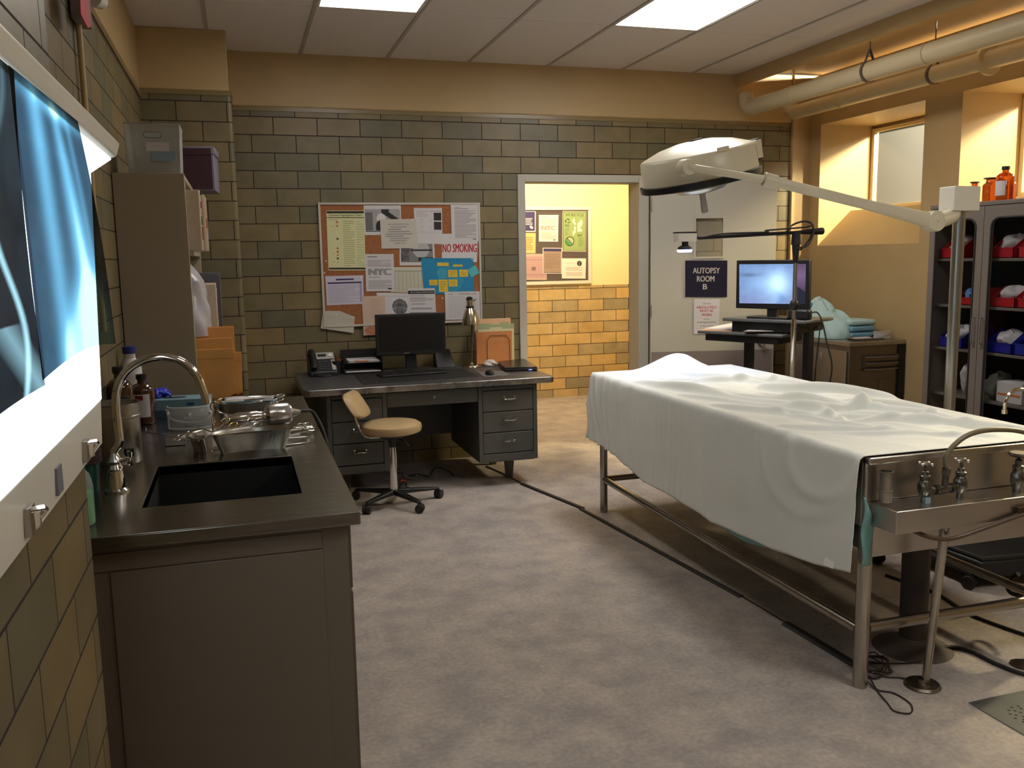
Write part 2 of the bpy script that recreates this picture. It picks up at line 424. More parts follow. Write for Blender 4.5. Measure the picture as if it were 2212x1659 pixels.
# windows
M_FRAME = mat('window_frame_paint', srgb(206, 190, 150), 0.4)
def glass_mat():
    m = D.materials.new('wired_obscure_glass'); m.use_nodes = True; nt = m.node_tree; N = nt.nodes.new; L = nt.links.new
    out = nt.nodes['Material Output']; nt.nodes.remove(nt.nodes['Principled BSDF'])
    geo = N('ShaderNodeNewGeometry'); sep = N('ShaderNodeSeparateXYZ'); L(geo.outputs['Position'], sep.inputs[0])
    def wires(sgn):
        a = N('ShaderNodeMath'); a.operation = 'MULTIPLY_ADD'; a.inputs[1].default_value = sgn; L(sep.outputs['Y'], a.inputs[0]); L(sep.outputs['Z'], a.inputs[2])
        s = N('ShaderNodeMath'); s.operation = 'PINGPONG'; s.inputs[1].default_value = 0.010; L(a.outputs[0], s.inputs[0])
        c = N('ShaderNodeMath'); c.operation = 'LESS_THAN'; c.inputs[1].default_value = 0.0011; L(s.outputs[0], c.inputs[0]); return c
    c1, c2 = wires(1.0), wires(-1.0)
    mxx = N('ShaderNodeMath'); mxx.operation = 'MAXIMUM'; L(c1.outputs[0], mxx.inputs[0]); L(c2.outputs[0], mxx.inputs[1])
    col = N('ShaderNodeMix'); col.data_type = 'RGBA'; col.inputs['A'].default_value = (0.055, 0.056, 0.056, 1); col.inputs['B'].default_value = (0.03, 0.03, 0.03, 1)
    L(mxx.outputs[0], col.inputs['Factor'])
    tr = N('ShaderNodeBsdfTranslucent'); L(col.outputs['Result'], tr.inputs['Color'])
    tp = N('ShaderNodeBsdfTransparent'); tp.inputs['Color'].default_value = (0.95, 0.92, 0.82, 1)
    gl = N('ShaderNodeBsdfGlossy'); gl.inputs['Roughness'].default_value = 0.12; gl.inputs['Color'].default_value = (0.5, 0.5, 0.5, 1)
    m1 = N('ShaderNodeMixShader'); m1.inputs[0].default_value = 0.45; L(tp.outputs[0], m1.inputs[1]); L(tr.outputs[0], m1.inputs[2])
    m2 = N('ShaderNodeMixShader'); m2.inputs[0].default_value = 0.06; L(m1.outputs[0], m2.inputs[1]); L(gl.outputs[0], m2.inputs[2])
    L(m2.outputs[0], out.inputs['Surface']); return m
M_WGLASS = glass_mat()
def window(n, y0, y1):
    t = thing('window_%d' % n, 'high obscure wired glass window above the sloped sill', 'window', (WX, (y0+y1)/2, 1.9), kind='structure')
    fr = MB(); z0, z1 = 1.902, 2.578; a = 0.035
    fr.box(WX-0.02, y0+0.002, z0, WX+0.03, y0+a, z1).box(WX-0.02, y1-a, z0, WX+0.03, y1-0.002, z1)
    fr.box(WX-0.02, y0+a, z0, WX+0.03, y1-a, z0+a).box(WX-0.02, y0+a, z1-a, WX+0.03, y1-a, z1)
    fr.build('window_frame', M_FRAME, t, bevel=0.004)
    MB().box(WX-0.002, y0+a, z0+a, WX+0.004, y1-a, z1-a).build('pane', M_WGLASS, t, smooth=0)
window(1, *openings[0]); window(2, *openings[1]); window(3, *openings[2])
# wall behind and room ends (close the room)
struct(MB().box(XL-0.3, -1.75, 0, XR+0.8, -1.6, ZC).build('wall_front', M_PAINT, smooth=0), 'cream wall behind the viewpoint', 'wall')
# ceiling: suspended tiles to x = 3.98, then a lower plaster soffit over the pipes
mb = MB()
CXE = 3.98
gx = [-0.10-0.61, -0.10, 0.51, 1.12, 1.73, 2.34+0.01, 2.97, 3.58, CXE]
gy = [6.66, 5.44, 4.22, 3.00, 1.78, 0.56, -0.66, -1.7]
lights = {(2, 1): 1, (5, 1): 1, (2, 4): 2, (5, 4): 2}
LP = []
mbt = MB()
for i in range(len(gx)-1):
    for j in range(len(gy)-1):
        x0, x1, y1, y0 = gx[i], gx[i+1], gy[j], gy[j+1]
        if (i, j) in lights: LP.append((x0, x1, y0, y1, lights[(i, j)]))
        else: mb.box(x0, y0, ZC, x1, y1, ZC+0.02)
ce = struct(mb.build('ceiling', M_CEIL, smooth=0), 'suspended ceiling of off-white panels', 'ceiling')
g = MB()
for x in gx[1:-1]: g.box(x-0.011, -1.6, ZC-0.006, x+0.011, YB, ZC+0.004)
g.build('ceiling_grid', M_GRID, ce, smooth=0)
g = MB()
for y in gy[1:-1]: g.box(XL, y-0.006, ZC-0.002, CXE, y+0.006, ZC+0.004)
g.build('cross_tee', M_CEIL, ce, smooth=0)
MB().box(XL-0.3, -1.75, ZC+0.16, XR+0.8, YB+0.2, ZC+0.22).build('deck', M_PAINT, ce, smooth=0)
sf = MB().box(CXE, -1.6, 2.905, CXE+0.05, YB, ZC+0.1).box(CXE+0.05, -1.6, ZC+0.03, XR+0.3, YB, ZC+0.1)
sf = struct(sf.build('trim_1', M_PAINT, smooth=0, bevel=0.004), 'cream bulkhead along the ceiling edge above the pipes', 'bulkhead')
for k, (x0, x1, y0, y1, kind) in enumerate(LP):
    lab = {(2, 1): 'left-hand lit rectangular ceiling light panel above the desk', (5, 1): 'right-hand lit rectangular ceiling light panel above the autopsy table'}
    l = ('lit rectangular ceiling light panel, the %s of the two in view' % ('left' if x0 < 1 else 'right')) if kind == 1 else ('ceiling light panel above the viewpoint, %s side' % ('left' if x0 < 1 else 'right'))
    t = thing('ceiling_light', l, 'ceiling light', ((x0+x1)/2, (y0+y1)/2, ZC), group='recessed ceiling lights')
    sd = 'left' if x0 < 1 else 'right'
    e = mat('light_panel_%d_%s' % (kind, sd), (1, 1, 1), 0.5, emit=(1.0, 0.96, 0.90), estr=K_PANEL[sd] if kind == 1 else K_PANEL_BACK[sd])
    MB().box(x0+0.02, y0+0.02, ZC+0.012, x1-0.02, y1-0.02, ZC+0.02).build('diffuser', e, t, smooth=0)
    fr = MB().box(x0+0.008, y0+0.008, ZC-0.003, x0+0.024, y1-0.008, ZC+0.03).box(x1-0.024, y0+0.008, ZC-0.003, x1-0.008, y1-0.008, ZC+0.03)
    fr.box(x0+0.024, y0+0.008, ZC-0.003, x1-0.024, y0+0.024, ZC+0.03).box(x0+0.024, y1-0.024, ZC-0.003, x1-0.024, y1-0.008, ZC+0.03)
    fr.build('frame', M_OFFW, t, smooth=0)
# corridor beyond the doorway
YH = 9.23; HT = 1.236
wh = struct(MB().box(0.6, YH, 0, 4.6, YH+0.1, HT).build('wall_corridor', T_HALL, smooth=0), 'corridor wall, tiled below and yellow above', 'wall')
MB().box(0.6, YH, HT, 4.6, YH+0.1, 2.8).build('painted_upper_wall', M_PAINTH, wh, smooth=0)
struct(MB().box(0.5, YB+0.16, 0, 0.6, YH, 2.8).box(4.6, YB+0.16, 0, 4.7, YH, 2.8).build('wall_corridor_ends', M_PAINTH, smooth=0), 'end walls of the corridor', 'wall')
struct(MB().box(0.5, YB+0.16, 2.8, 4.7, YH+0.1, 2.86).build('ceiling_corridor', M_PAINTH, smooth=0), 'corridor ceiling', 'ceiling')
# door frame and open leaf
M_DOORP = mat('grey_door_paint', srgb(176, 172, 160), 0.5)
d = thing('door_1', 'grey steel door frame with the open autopsy room door leaf', 'door', (3.2, 6.62, 0), kind='structure')
fr = MB(); a = 0.055
fr.box(DX0-0.005, YB-0.015, 0, DX0+a, YB+0.175, DZ).box(3.115, YB-0.015, 0, DX1+0.005, YB+0.175, DZ).box(DX0+a, YB-0.015, DZ-a, 3.115, YB+0.175, DZ)
fr.build('door_frame', M_DOORP, d, bevel=0.004)
lf = Vector((0.9718, -0.2358, 0)); ln = Vector((-0.2358, -0.9718, 0)); L0 = Vector((3.2, 6.6, 0))
def lp(u, z, o=0.0): return L0+lf*u+ln*o+Vector((0, 0, z))
def leafbox(mb, u0, u1, z0, z1, o0, o1):
    return mb.add([lp(u0,z0,o0),lp(u1,z0,o0),lp(u1,z0,o1),lp(u0,z0,o1),lp(u0,z1,o0),lp(u1,z1,o0),lp(u1,z1,o1),lp(u0,z1,o1)],
                  [(0,3,2,1),(4,5,6,7),(0,1,5,4),(1,2,6,5),(2,3,7,6),(3,0,4,7)])
mb = MB(); wu0, wu1, wz0, wz1 = 0.362, 0.592, 1.53, 1.844
for u0, u1, z0, z1 in ((0, wu0, 0.012, 2.17), (wu1, 1.03, 0.012, 2.17), (wu0, wu1, 0.012, wz0), (wu0, wu1, wz1, 2.17)):
    leafbox(mb, u0, u1, z0, z1, -0.045, 0)
mb.build('door_leaf', M_DOORP, d, smooth=0)
f2 = MB()
for u0, u1, z0, z1 in ((wu0-.012, wu0+.004, wz0-.012, wz1+.012), (wu1-.004, wu1+.012, wz0-.012, wz1+.012), (wu0, wu1, wz0-.012, wz0+.004), (wu0, wu1, wz1-.004, wz1+.012)):
    leafbox(f2, u0, u1, z0, z1, 0.0005, 0.007)
f2.build('glass_stop', M_DOORP, d, smooth=0)
leafbox(MB(), wu0, wu1, wz0, wz1, -0.028, -0.022).build('pane', mat('clear_pane', (0.9, 0.85, 0.7), 0.05, alpha=0.12), d, smooth=0)
leafbox(MB(), 0.01, 1.02, 0.02, 0.765, 0.001, 0.004).build('kick_plate', mat('kick_plate_grey', srgb(128, 116, 112), 0.5), d, smooth=0)
kb = MB(); kc = lp(0.92, 0.83); kb.cyl(kc, kc+ln*0.012, 0.034); kb.cyl(kc+ln*0.012, kc+ln*0.045, 0.012); kb.lathe([(0.0, 0.0), (0.02, 0.002), (0.03, 0.016), (0.026, 0.03), (0.0, 0.036)], kc+ln*0.04, tuple(ln))
kb.build('door_knob', M_CHROME, d)
for z in (0.25, 1.1, 1.95):
    MB().cyl(L0+Vector((0, 0, z-0.05))+ln*0.008, L0+Vector((0, 0, z+0.05))+ln*0.008, 0.008).build('hinge', M_STEEL, d)
# ================================================================== helpers for pictures and papers
def pic_mesh(name, parent, corners, fn, nu, nv, material, normal_off=None, bend=None, attr='pic'):
    """a real sheet whose printed picture is stored per vertex; corners tl,tr,br,bl (world)"""
    tl, tr, br, bl = (Vector(c) for c in corners)
    inv = wm(parent).inverted() if parent else Matrix.Identity(4)
    vs = []; cols = []
    for j in range(nv):
        v = j/(nv-1)
        for i in range(nu):
            u = i/(nu-1)
            p = (tl*(1-u)+tr*u)*(1-v)+(bl*(1-u)+br*u)*v
            if bend: p = p+Vector(bend(u, v))
            vs.append(inv @ p); cols.append(fn(u, v))
    fs = [(j*nu+i, (j+1)*nu+i, (j+1)*nu+i+1, j*nu+i+1) for j in range(nv-1) for i in range(nu-1)]
    me = D.meshes.new(name); me.from_pydata([tuple(p) for p in vs], [], fs)
    ca = me.color_attributes.new(attr, 'FLOAT_COLOR', 'POINT')
    flat = np.ones((len(cols), 4), dtype=np.float32); flat[:, :3] = np.array(cols, dtype=np.float32)
    ca.data.foreach_set('color', flat.ravel())
    me.materials.append(material); me.shade_smooth()
    o = D.objects.new(name, me); COL.objects.link(o)
    if parent: o.parent = parent
    WMX[o.name] = wm(parent)
    return o
def attr_mat(name, kind, strength=1.0, rough=0.5):
    m = D.materials.new(name); m.use_nodes = True; nt = m.node_tree; N = nt.nodes.new; L = nt.links.new
    b = nt.nodes['Principled BSDF']; out = nt.nodes['Material Output']
    a = N('ShaderNodeVertexColor'); a.layer_name = 'pic'
    if kind == 'print':
        L(a.outputs['Color'], b.inputs['Base Color']); b.inputs['Roughness'].default_value = rough
    elif kind == 'screen':
        b.inputs['Base Color'].default_value = (0.01, 0.01, 0.01, 1); b.inputs['Roughness'].default_value = 0.25
        L(a.outputs['Color'], b.inputs['Emission Color']); b.inputs['Emission Strength'].default_value = strength
    elif kind == 'film':
        tp = N('ShaderNodeBsdfTransparent'); L(a.outputs['Color'], tp.inputs['Color'])
        gl = N('ShaderNodeBsdfGlossy'); gl.inputs['Roughness'].default_value = 0.12; gl.inputs['Color'].default_value = (0.8, 0.8, 0.8, 1)
        mx = N('ShaderNodeMixShader'); mx.inputs[0].default_value = 0.07; L(tp.outputs[0], mx.inputs[1]); L(gl.outputs[0], mx.inputs[2]); L(mx.outputs[0], out.inputs['Surface'])
    MATS[name] = m; return m
def hash2(i, j): return (math.sin(i*127.1+j*311.7)*43758.5453) % 1.0
def vnoise(x, y):
    i, j = math.floor(x), math.floor(y); fx, fy = x-i, y-j
    fx = fx*fx*(3-2*fx); fy = fy*fy*(3-2*fy)
    return (hash2(i, j)*(1-fx)+hash2(i+1, j)*fx)*(1-fy)+(hash2(i, j+1)*(1-fx)+hash2(i+1, j+1)*fx)*fy
def fbm(x, y): return 0.55*vnoise(x, y)+0.3*vnoise(x*2.1, y*2.1)+0.15*vnoise(x*4.3, y*4.3)
M_PRINT = attr_mat('printed_picture', 'print', rough=0.7)

# ================================================================== LIGHT BOX WITH X-RAYS
t = thing('xray_light_box', 'long white enamel x-ray light box glowing on the tiled left wall', 'light box', (-0.32, 0.9, 1.18))
y0, y1 = -0.35, 2.0
prof = [(-0.319, 1.18), (-0.293, 1.18), (-0.2885, 1.273), (-0.305, 1.275), (-0.319, 1.275)]
MB().prism([(x, z) for x, z in prof], (0, y0, 0), (1, 0, 0), (0, 0, 1), (0, y1-y0, 0)).build('bottom_rail', M_WHITE, t, bevel=0.002)
prof = [(-0.319, 1.75), (-0.272, 1.75), (-0.222, 1.768), (-0.214, 1.793), (-0.222, 1.802), (-0.319, 1.81)]
MB().prism(prof, (0, y0, 0), (1, 0, 0), (0, 0, 1), (0, y1-y0, 0)).build('top_rail', M_WHITE, t, bevel=0.003)
prof = [(-0.319, 1.2745), (-0.287, 1.2745), (-0.272, 1.735), (-0.232, 1.762), (-0.319, 1.764)]
MB().prism(prof, (0, y0+0.01, 0), (1, 0, 0), (0, 0, 1), (0, y1-y0-0.012, 0)).build('lit_panel', mat('lightbox_glow', (0.9, 0.95, 0.95), 0.4, emit=(0.86, 0.96, 1.0), estr=2.6), t, smooth=0)
for yy in (1.299, 1.767):
    b = MB(); b.box(-0.292, yy-0.016, 1.192, -0.283, yy+0.016, 1.232); b.build('switch_plate', M_STEEL, t, bevel=0.001)
    b = MB(); b.tube([(-0.283, yy-0.008, 1.228), (-0.268, yy-0.008, 1.23), (-0.268, yy+0.008, 1.224), (-0.283, yy+0.008, 1.205)], 0.004, 8); b.box(-0.284, yy-0.004, 1.2, -0.274, yy+0.006, 1.222); b.build('rocker_switch', M_CHROME, t)
MB().box(-0.2925, 1.497, 1.195, -0.287, 1.538, 1.238).build('rating_plate', mat('grey_label', srgb(110, 112, 124), 0.5), t)
fm = attr_mat('xray_film', 'film')
def film2(u, v):
    k = 0.035+0.10*fbm(u*6, v*5)*(0.4+v)
    a = math.exp(-((u-(0.25+0.05*v))/0.085)**2)*(0.75-0.2*v)
    b = math.exp(-((u-(0.52+0.20*v))/(0.055+0.10*v))**2)*(0.35+0.95*v)
    c = math.exp(-((u-(0.72+0.12*v))/0.05)**2)*(0.55 if v < 0.75 else 0.55)*(0.6+0.3*v)
    e = 1.0/(1+math.exp(-(((0.40)-math.hypot((u-0.66)/1.05, (v-1.12)/1.0))*30)))
    top = math.exp(-((v-0.03-0.02*u)/0.035)**2)*(0.3+0.9*math.exp(-((u-0.55)/0.18)**2))
    s = min(1.15, a*0.75+b+c*0.6+e*0.85+top*0.7+k)
    if u < 0.03 or u > 0.985: s *= 0.25
    return (min(1, 0.012+0.10*s+0.33*max(0, s-0.75)*1.6), min(1, 0.018+0.30*s+0.35*max(0, s-0.7)), min(1, 0.03+0.46*s))
def film1(u, v):
    d = abs(u-(0.80+0.09*math.sin(v*8+1.2)))
    s = max(0, 1-d/0.035)*(1.1 if v > 0.5 else 0.15)+0.05*fbm(u*5, v*6)
    s += (0.5 if v > 0.78 else 0)*max(0, 1-abs(u-0.72-(v-.78)*1.1)/0.14)
    return (0.006+0.2*s, 0.005+0.34*s, 0.006+0.40*s)
X2 = -0.2
def film_thing(nm, lab, corners, fn, bend):
    t = thing(nm, lab, 'x-ray film', corners[3], group='x-ray films on the light box')
    pic_mesh('film', t, corners, fn, 110, 150, fm, bend=bend)
tl, tr, bl = onX(18, 140, X2), onX(168, 262, X2), onX(92, 822, X2); br = onX(250, 743, -0.178)
film_thing('xray_film', 'blue leg-bone x-ray film hanging on the light box, its corner curling out', (tl, tr, br, bl), film2,
           lambda u, v: (0.0035*math.sin(PI*v)*u, 0.010*math.sin(PI*v)*u, 0.012*math.sin(PI*u)*v))
tl1 = Vector((X2-0.003, 0.56, 1.745)); tr1 = Vector((X2-0.003, 1.03, 1.745)); br1 = Vector((X2-0.003, 1.04, 1.425)); bl1 = Vector((X2-0.003, 0.56, 1.40))
film_thing('xray_film', 'dark x-ray film cut off by the left edge of the photo', (tl1, tr1, br1, bl1), film1, lambda u, v: (-0.004*math.sin(PI*v), 0, 0.01*math.sin(PI*u)*v))

# box, red tag and conduit high on the left wall
t = thing('alarm_box', 'small grey electrical box high on the left wall with a red tag', 'electrical box', (XL, 3.68, 2.43))
MB().box(XL+0.006, 3.60, 2.42, XL+0.055, 3.76, 2.56).build('housing', mat('grey_box', srgb(120, 112, 104), 0.5), t, bevel=0.004)
tagp = [onX(x, y, XL+0.075) for x, y in ((170, -8), (188, -8), (193, 58), (187, 60), (172, 30))]
MB().add([p for p in tagp]+[p+Vector((0.004, 0, 0)) for p in tagp], [(0,1,2,3,4),(9,8,7,6,5)]+[(i,(i+1)%5,(i+1)%5+5,i+5) for i in range(5)]).build('red_tag', mat('red_tag', srgb(190, 20, 45), 0.5), t)
MB().cyl(onX(200, -6, XL+0.05), onX(218, 4, XL+0.07), 0.035, 0.028, 18).build('lamp_head', M_OFFW, t)
MB().tube([(XL+0.018, 3.69, 2.42), (XL+0.018, 3.69, 1.3)], 0.011, 10).build('conduit', mat('conduit_paint', srgb(176, 152, 104), 0.4), t)

# ================================================================== STEEL COUNTER WITH SINK
CZ = 0.90; CX0, CX1, CY0, CY1 = XL+0.004, 0.27, 2.27, 4.415
SX0, SX1, SY0, SY1 = -0.285, 0.137, 2.522, 3.038
t = thing('sink_counter', 'brushed steel counter with an inset dark sink over a brown metal base', 'counter', (-0.12, 3.34, 0))
mb = MB()
o = [(CX0, CY0), (CX1, CY0), (CX1, CY1), (CX0, CY1)]; i_ = [(SX0, SY0), (SX1, SY0), (SX1, SY1), (SX0, SY1)]
vs = [(x, y, CZ) for x, y in o]+[(x, y, CZ) for x, y in i_]+[(x, y, CZ-0.035) for x, y in o]+[(x, y, CZ-0.035) for x, y in i_]
fs = []
for k in range(4):
    l = (k+1) % 4
    fs += [(k, l, 4+l, 4+k), (8+k, 12+k, 12+l, 8+l), (k, 8+k, 8+l, l), (4+k, 4+l, 12+l, 12+k)]
mb.add(vs, fs)
M_CTOP = mat('counter_steel', (0.25, 0.24, 0.215), 0.24, 1.0, var=0.12, scale=4, rvar=0.07, stretch=(2, 30, 30), bump=0.015, bscale=25)
mb.build('worktop', M_CTOP, t, bevel=0.004, smooth=0)
s = MB(); w = 0.004; zb = CZ-0.26
s.box(SX0-w, SY0-w, zb, SX0, SY1+w, CZ-0.002).box(SX1, SY0-w, zb, SX1+w, SY1+w, CZ-0.002).box(SX0, SY0-w, zb, SX1, SY0, CZ-0.002).box(SX0, SY1, zb, SX1, SY1+w, CZ-0.002).box(SX0, SY0, zb-w, SX1, SY1, zb)
s.build('sink_basin', mat('black_epoxy', (0.006, 0.006, 0.006), 0.7), t, smooth=0)
MB().lathe([(0.04, 0.0), (0.04, 0.004), (0.03, 0.002), (0, 0.001)], ((SX0+SX1)/2, (SY0+SY1)/2, zb)).build('drain', M_STEEL, t)
M_BASE = mat('brown_grey_enamel', srgb(106, 96, 84), 0.32, var=0.04, scale=2)
b = MB(); FX1 = 0.238; FY = 2.30
b.box(CX0+0.003, FY+0.018, 0, FX1-0.018, CY1-0.02, CZ-0.27).box(CX0+0.003, FY+0.018, 0, FX1-0.018, SY0-0.01, CZ-0.036).box(SX1+0.01, SY0-0.02, 0, FX1-0.018, CY1-0.02, CZ-0.036).box(CX0+0.003, SY1+0.01, 0, FX1-0.018, CY1-0.02, CZ-0.036)
b.box(CX0+0.003, FY, 0, FX1, FY+0.018, CZ-0.036).box(FX1-0.018, FY+0.018, 0, FX1, CY1-0.02, CZ-0.036)
b.build('cabinet_body', M_BASE, t, smooth=0)
px0 = onY(238, 1238, FY-0.002).x; px1 = onY(697, 1186, FY-0.002).x; pz = onY(460, 1213, FY-0.002).z
MB().box(px0, FY-0.004, 0.02, px1, FY, pz).build('end_panel', M_BASE, t, bevel=0.0015)
sh = MB(); sh.box(CX0+0.003, FY-0.0035, pz+0.004, px1+0.0, FY, CZ-0.05); sh.build('top_band', M_BASE, t, bevel=0.001)
for (ya, yb) in ((2.34, 2.99), (3.01, 3.66), (3.68, 4.37)):
    dd = MB().box(FX1, ya, 0.09, FX1+0.012, yb, 0.66).build('door', M_BASE, t, bevel=0.002)
    MB().tube([(FX1+0.012, yb-0.05, 0.42), (FX1+0.034, yb-0.05, 0.43), (FX1+0.034, yb-0.05, 0.52), (FX1+0.012, yb-0.05, 0.53)], 0.005, 8, smooth=3).build('handle', M_BLACK, dd)
    dd = MB().box(FX1, ya, 0.67, FX1+0.012, yb, 0.85).build('drawer', M_BASE, t, bevel=0.002)
    MB().tube([(FX1+0.012, (ya+yb)/2-0.05, 0.76), (FX1+0.034, (ya+yb)/2-0.04, 0.76), (FX1+0.034, (ya+yb)/2+0.04, 0.76), (FX1+0.012, (ya+yb)/2+0.05, 0.76)], 0.005, 8, smooth=3).build('handle', M_STEEL, dd)

# gooseneck tap
FB = Vector((-0.372, 2.735, CZ))
t = thing('gooseneck_faucet', 'tall chrome gooseneck faucet at the wall side of the counter sink', 'faucet', FB)
MB().lathe([(0.034, 0), (0.034, 0.006), (0.026, 0.012), (0.022, 0.05), (0.02, 0.062), (0.0, 0.062)], FB, n=28).build('base', M_CHROME, t)
MB().lathe([(0.014, 0.0), (0.021, 0.008), (0.016, 0.02), (0.022, 0.03), (0.014, 0.045), (0.01, 0.06)], FB+Vector((0, 0, 0.06)), n=24).build('valve_body', M_CHROME, t)
hb = MB(); hc = FB+Vector((0.0, 0, 0.085)); hb.cyl(hc, hc+Vector((0.04, -0.012, 0.012)), 0.007)
for k in range(4):
    a = k*PI/2+0.4; c0 = hc+Vector((0.042, -0.012, 0.013)); d0 = Vector((0, math.cos(a), math.sin(a)))
    hb.cyl(c0, c0+d0*0.024, 0.005, 0.006, 10)
hb.build('cross_handle', M_CHROME, t)
pl = [FB+Vector((0, 0, 0.115))]+[onY(x, y, 2.735) for x, y in ((258, 955), (254, 915), (250, 868), (257, 828), (279, 797), (314, 777), (352, 771), (394, 782), (424, 810), (440, 848), (443, 858))]
MB().tube(pl, 0.0118, 16, smooth=6).build('spout', M_CHROME, t)
e = onY(444, 856, 2.735); e2 = onY(446, 871, 2.735)
MB().cyl(e, e2, 0.0135, 0.0135, 18).build('aerator', M_CHROME, t)

# things standing on the counter ---------------------------------------------------
def bottle(name, loc, r, h, material, label, cat='bottle', group=None, neck=0.35, capmat=None, lab=None, wide=False):
    t = thing(name, label, cat, loc, group=group)
    hs = h*0.68; nr = r*(0.62 if wide else neck)
    prof = [(r*0.9, 0), (r, 0.006), (r, hs), (r*0.93, hs+h*0.05), (r*0.7, hs+h*0.11), (nr, hs+h*0.15), (nr, h*0.93), (nr*0.9, h*0.93)]
    MB().lathe(prof, loc, n=28).build('glass_body', material, t)
    cm = capmat or M_BLACK
    if wide: MB().lathe([(nr*1.02, h*0.93), (nr*1.5, h*0.95), (nr*1.5, h*0.985), (nr*1.1, h), (0, h)], loc, n=24).build('stopper', cm, t)
    else: MB().lathe([(nr*1.15, h*0.90), (nr*1.25, h*0.91), (nr*1.25, h), (0, h)], loc, n=24).build('cap', cm, t)
    if lab:
        z0, z1, a0, a1, m_, extra = lab; g = MB(); n = 14
        for k in range(n):
            A, B = a0+(a1-a0)*k/n, a0+(a1-a0)*(k+1)/n; rr = r*1.012
            g.add([(loc[0]+rr*math.cos(A), loc[1]+rr*math.sin(A), loc[2]+z0*h), (loc[0]+rr*math.cos(B), loc[1]+rr*math.sin(B), loc[2]+z0*h),
                   (loc[0]+rr*math.cos(B), loc[1]+rr*math.sin(B), loc[2]+z1*h), (loc[0]+rr*math.cos(A), loc[1]+rr*math.sin(A), loc[2]+z1*h)], [(0,1,2,3)])
        lo = g.build('paper_label', m_, t)
        if extra:
            g = MB(); zz0, zz1, A, B, m2 = extra; rr = r*1.02; n = 8
            for k in range(n):
                p, q = A+(B-A)*k/n, A+(B-A)*(k+1)/n
                g.add([(loc[0]+rr*math.cos(p), loc[1]+rr*math.sin(p), loc[2]+zz0*h), (loc[0]+rr*math.cos(q), loc[1]+rr*math.sin(q), loc[2]+zz0*h),
                       (loc[0]+rr*math.cos(q), loc[1]+rr*math.sin(q), loc[2]+zz1*h), (loc[0]+rr*math.cos(p), loc[1]+rr*math.sin(p), loc[2]+zz1*h)], [(0,1,2,3)])
            g.build('label_patch', m2, lo)
    return t
M_AMBERD = mat('dark_amber_glass', (0.05, 0.018, 0.008), 0.08, spec=0.6, coat=0.5)
M_AMBER = mat('amber_glass', (0.62, 0.14, 0.02), 0.06, trans=0.75, ior=1.3)
bottle('reagent_bottle', (-0.405, 3.90, CZ), 0.048, 0.205, M_AMBERD, 'dark amber bottle with a white label and red band beside the blue glove box', group='dark bottles behind the faucet',
       lab=(0.16, 0.62, -2.3, -0.9, M_PAPER, (0.50, 0.60, -2.1, -1.45, mat('dark_red_print', srgb(120, 20, 24), 0.7))))
bottle('reagent_bottle', (-0.468, 3.72, CZ), 0.048, 0.26, M_AMBERD, 'tallest dark amber bottle, partly behind the steel canister', group='dark bottles behind the faucet')
bottle('reagent_bottle', (-0.43, 3.55, CZ), 0.040, 0.165, M_AMBERD, 'short dark amber bottle with a white label behind the steel canister', group='dark bottles behind the faucet', lab=(0.1, 0.5, -1.8, -0.5, M_PAPER, None))
bottle('white_jug', (-0.47, 4.15, CZ), 0.045, 0.30, mat('white_poly', srgb(210, 208, 205), 0.4), 'white plastic jug behind the dark amber bottles', 'jug', neck=0.5, capmat=mat('blue_cap', srgb(40, 50, 130), 0.4))
cn = (-0.415, 3.16, CZ)
t = thing('steel_canister', 'tall open stainless steel canister behind the gooseneck faucet', 'canister', cn)
MB().lathe([(0.072, 0), (0.074, 0.004), (0.074, 0.15), (0.078, 0.152), (0.078, 0.158), (0.074, 0.16), (0.074, 0.195), (0.078, 0.2), (0.072, 0.2), (0.070, 0.16), (0.070, 0.01), (0, 0.01)], cn, n=36).build('body', M_STEEL, t)
MB().box(cn[0]+0.03, cn[1]-0.078, CZ+0.03, cn[0]+0.055, cn[1]-0.066, CZ+0.055).build('clasp', M_BLACK, t)
cc = (-0.455, 2.76, CZ)
t = thing('teal_cup', 'dark teal plastic tumbler under the light box corner', 'cup', cc)
MB().lathe([(0.034, 0), (0.042, 0.11), (0.044, 0.115), (0.04, 0.115), (0.033, 0.006), (0, 0.006)], cc, n=28).build('cup_body', mat('teal_plastic', srgb(14, 70, 62), 0.4), t)
MB().lathe([(0.043, 0.085), (0.0465, 0.088), (0.0465, 0.125), (0.043, 0.125)], cc, n=28).build('dark_band', mat('brown_band', srgb(60, 40, 44), 0.5), t)
gc = (-0.415, 2.40, CZ)
t = thing('soap_bottle', 'clear squeeze bottle half full of green soap by the wall edge', 'bottle', gc)
MB().lathe([(0.03, 0), (0.034, 0.01), (0.034, 0.10), (0.028, 0.13), (0.012, 0.15), (0.012, 0.165), (0, 0.165)], gc, n=24).build('clear_body', mat('clear_plastic', (0.8, 0.85, 0.8), 0.1, alpha=0.25), t)
MB().lathe([(0.0, 0.002), (0.0315, 0.004), (0.0315, 0.085), (0, 0.085)], gc, n=24).build('green_soap', mat('green_soap', srgb(40, 160, 70), 0.3), t)
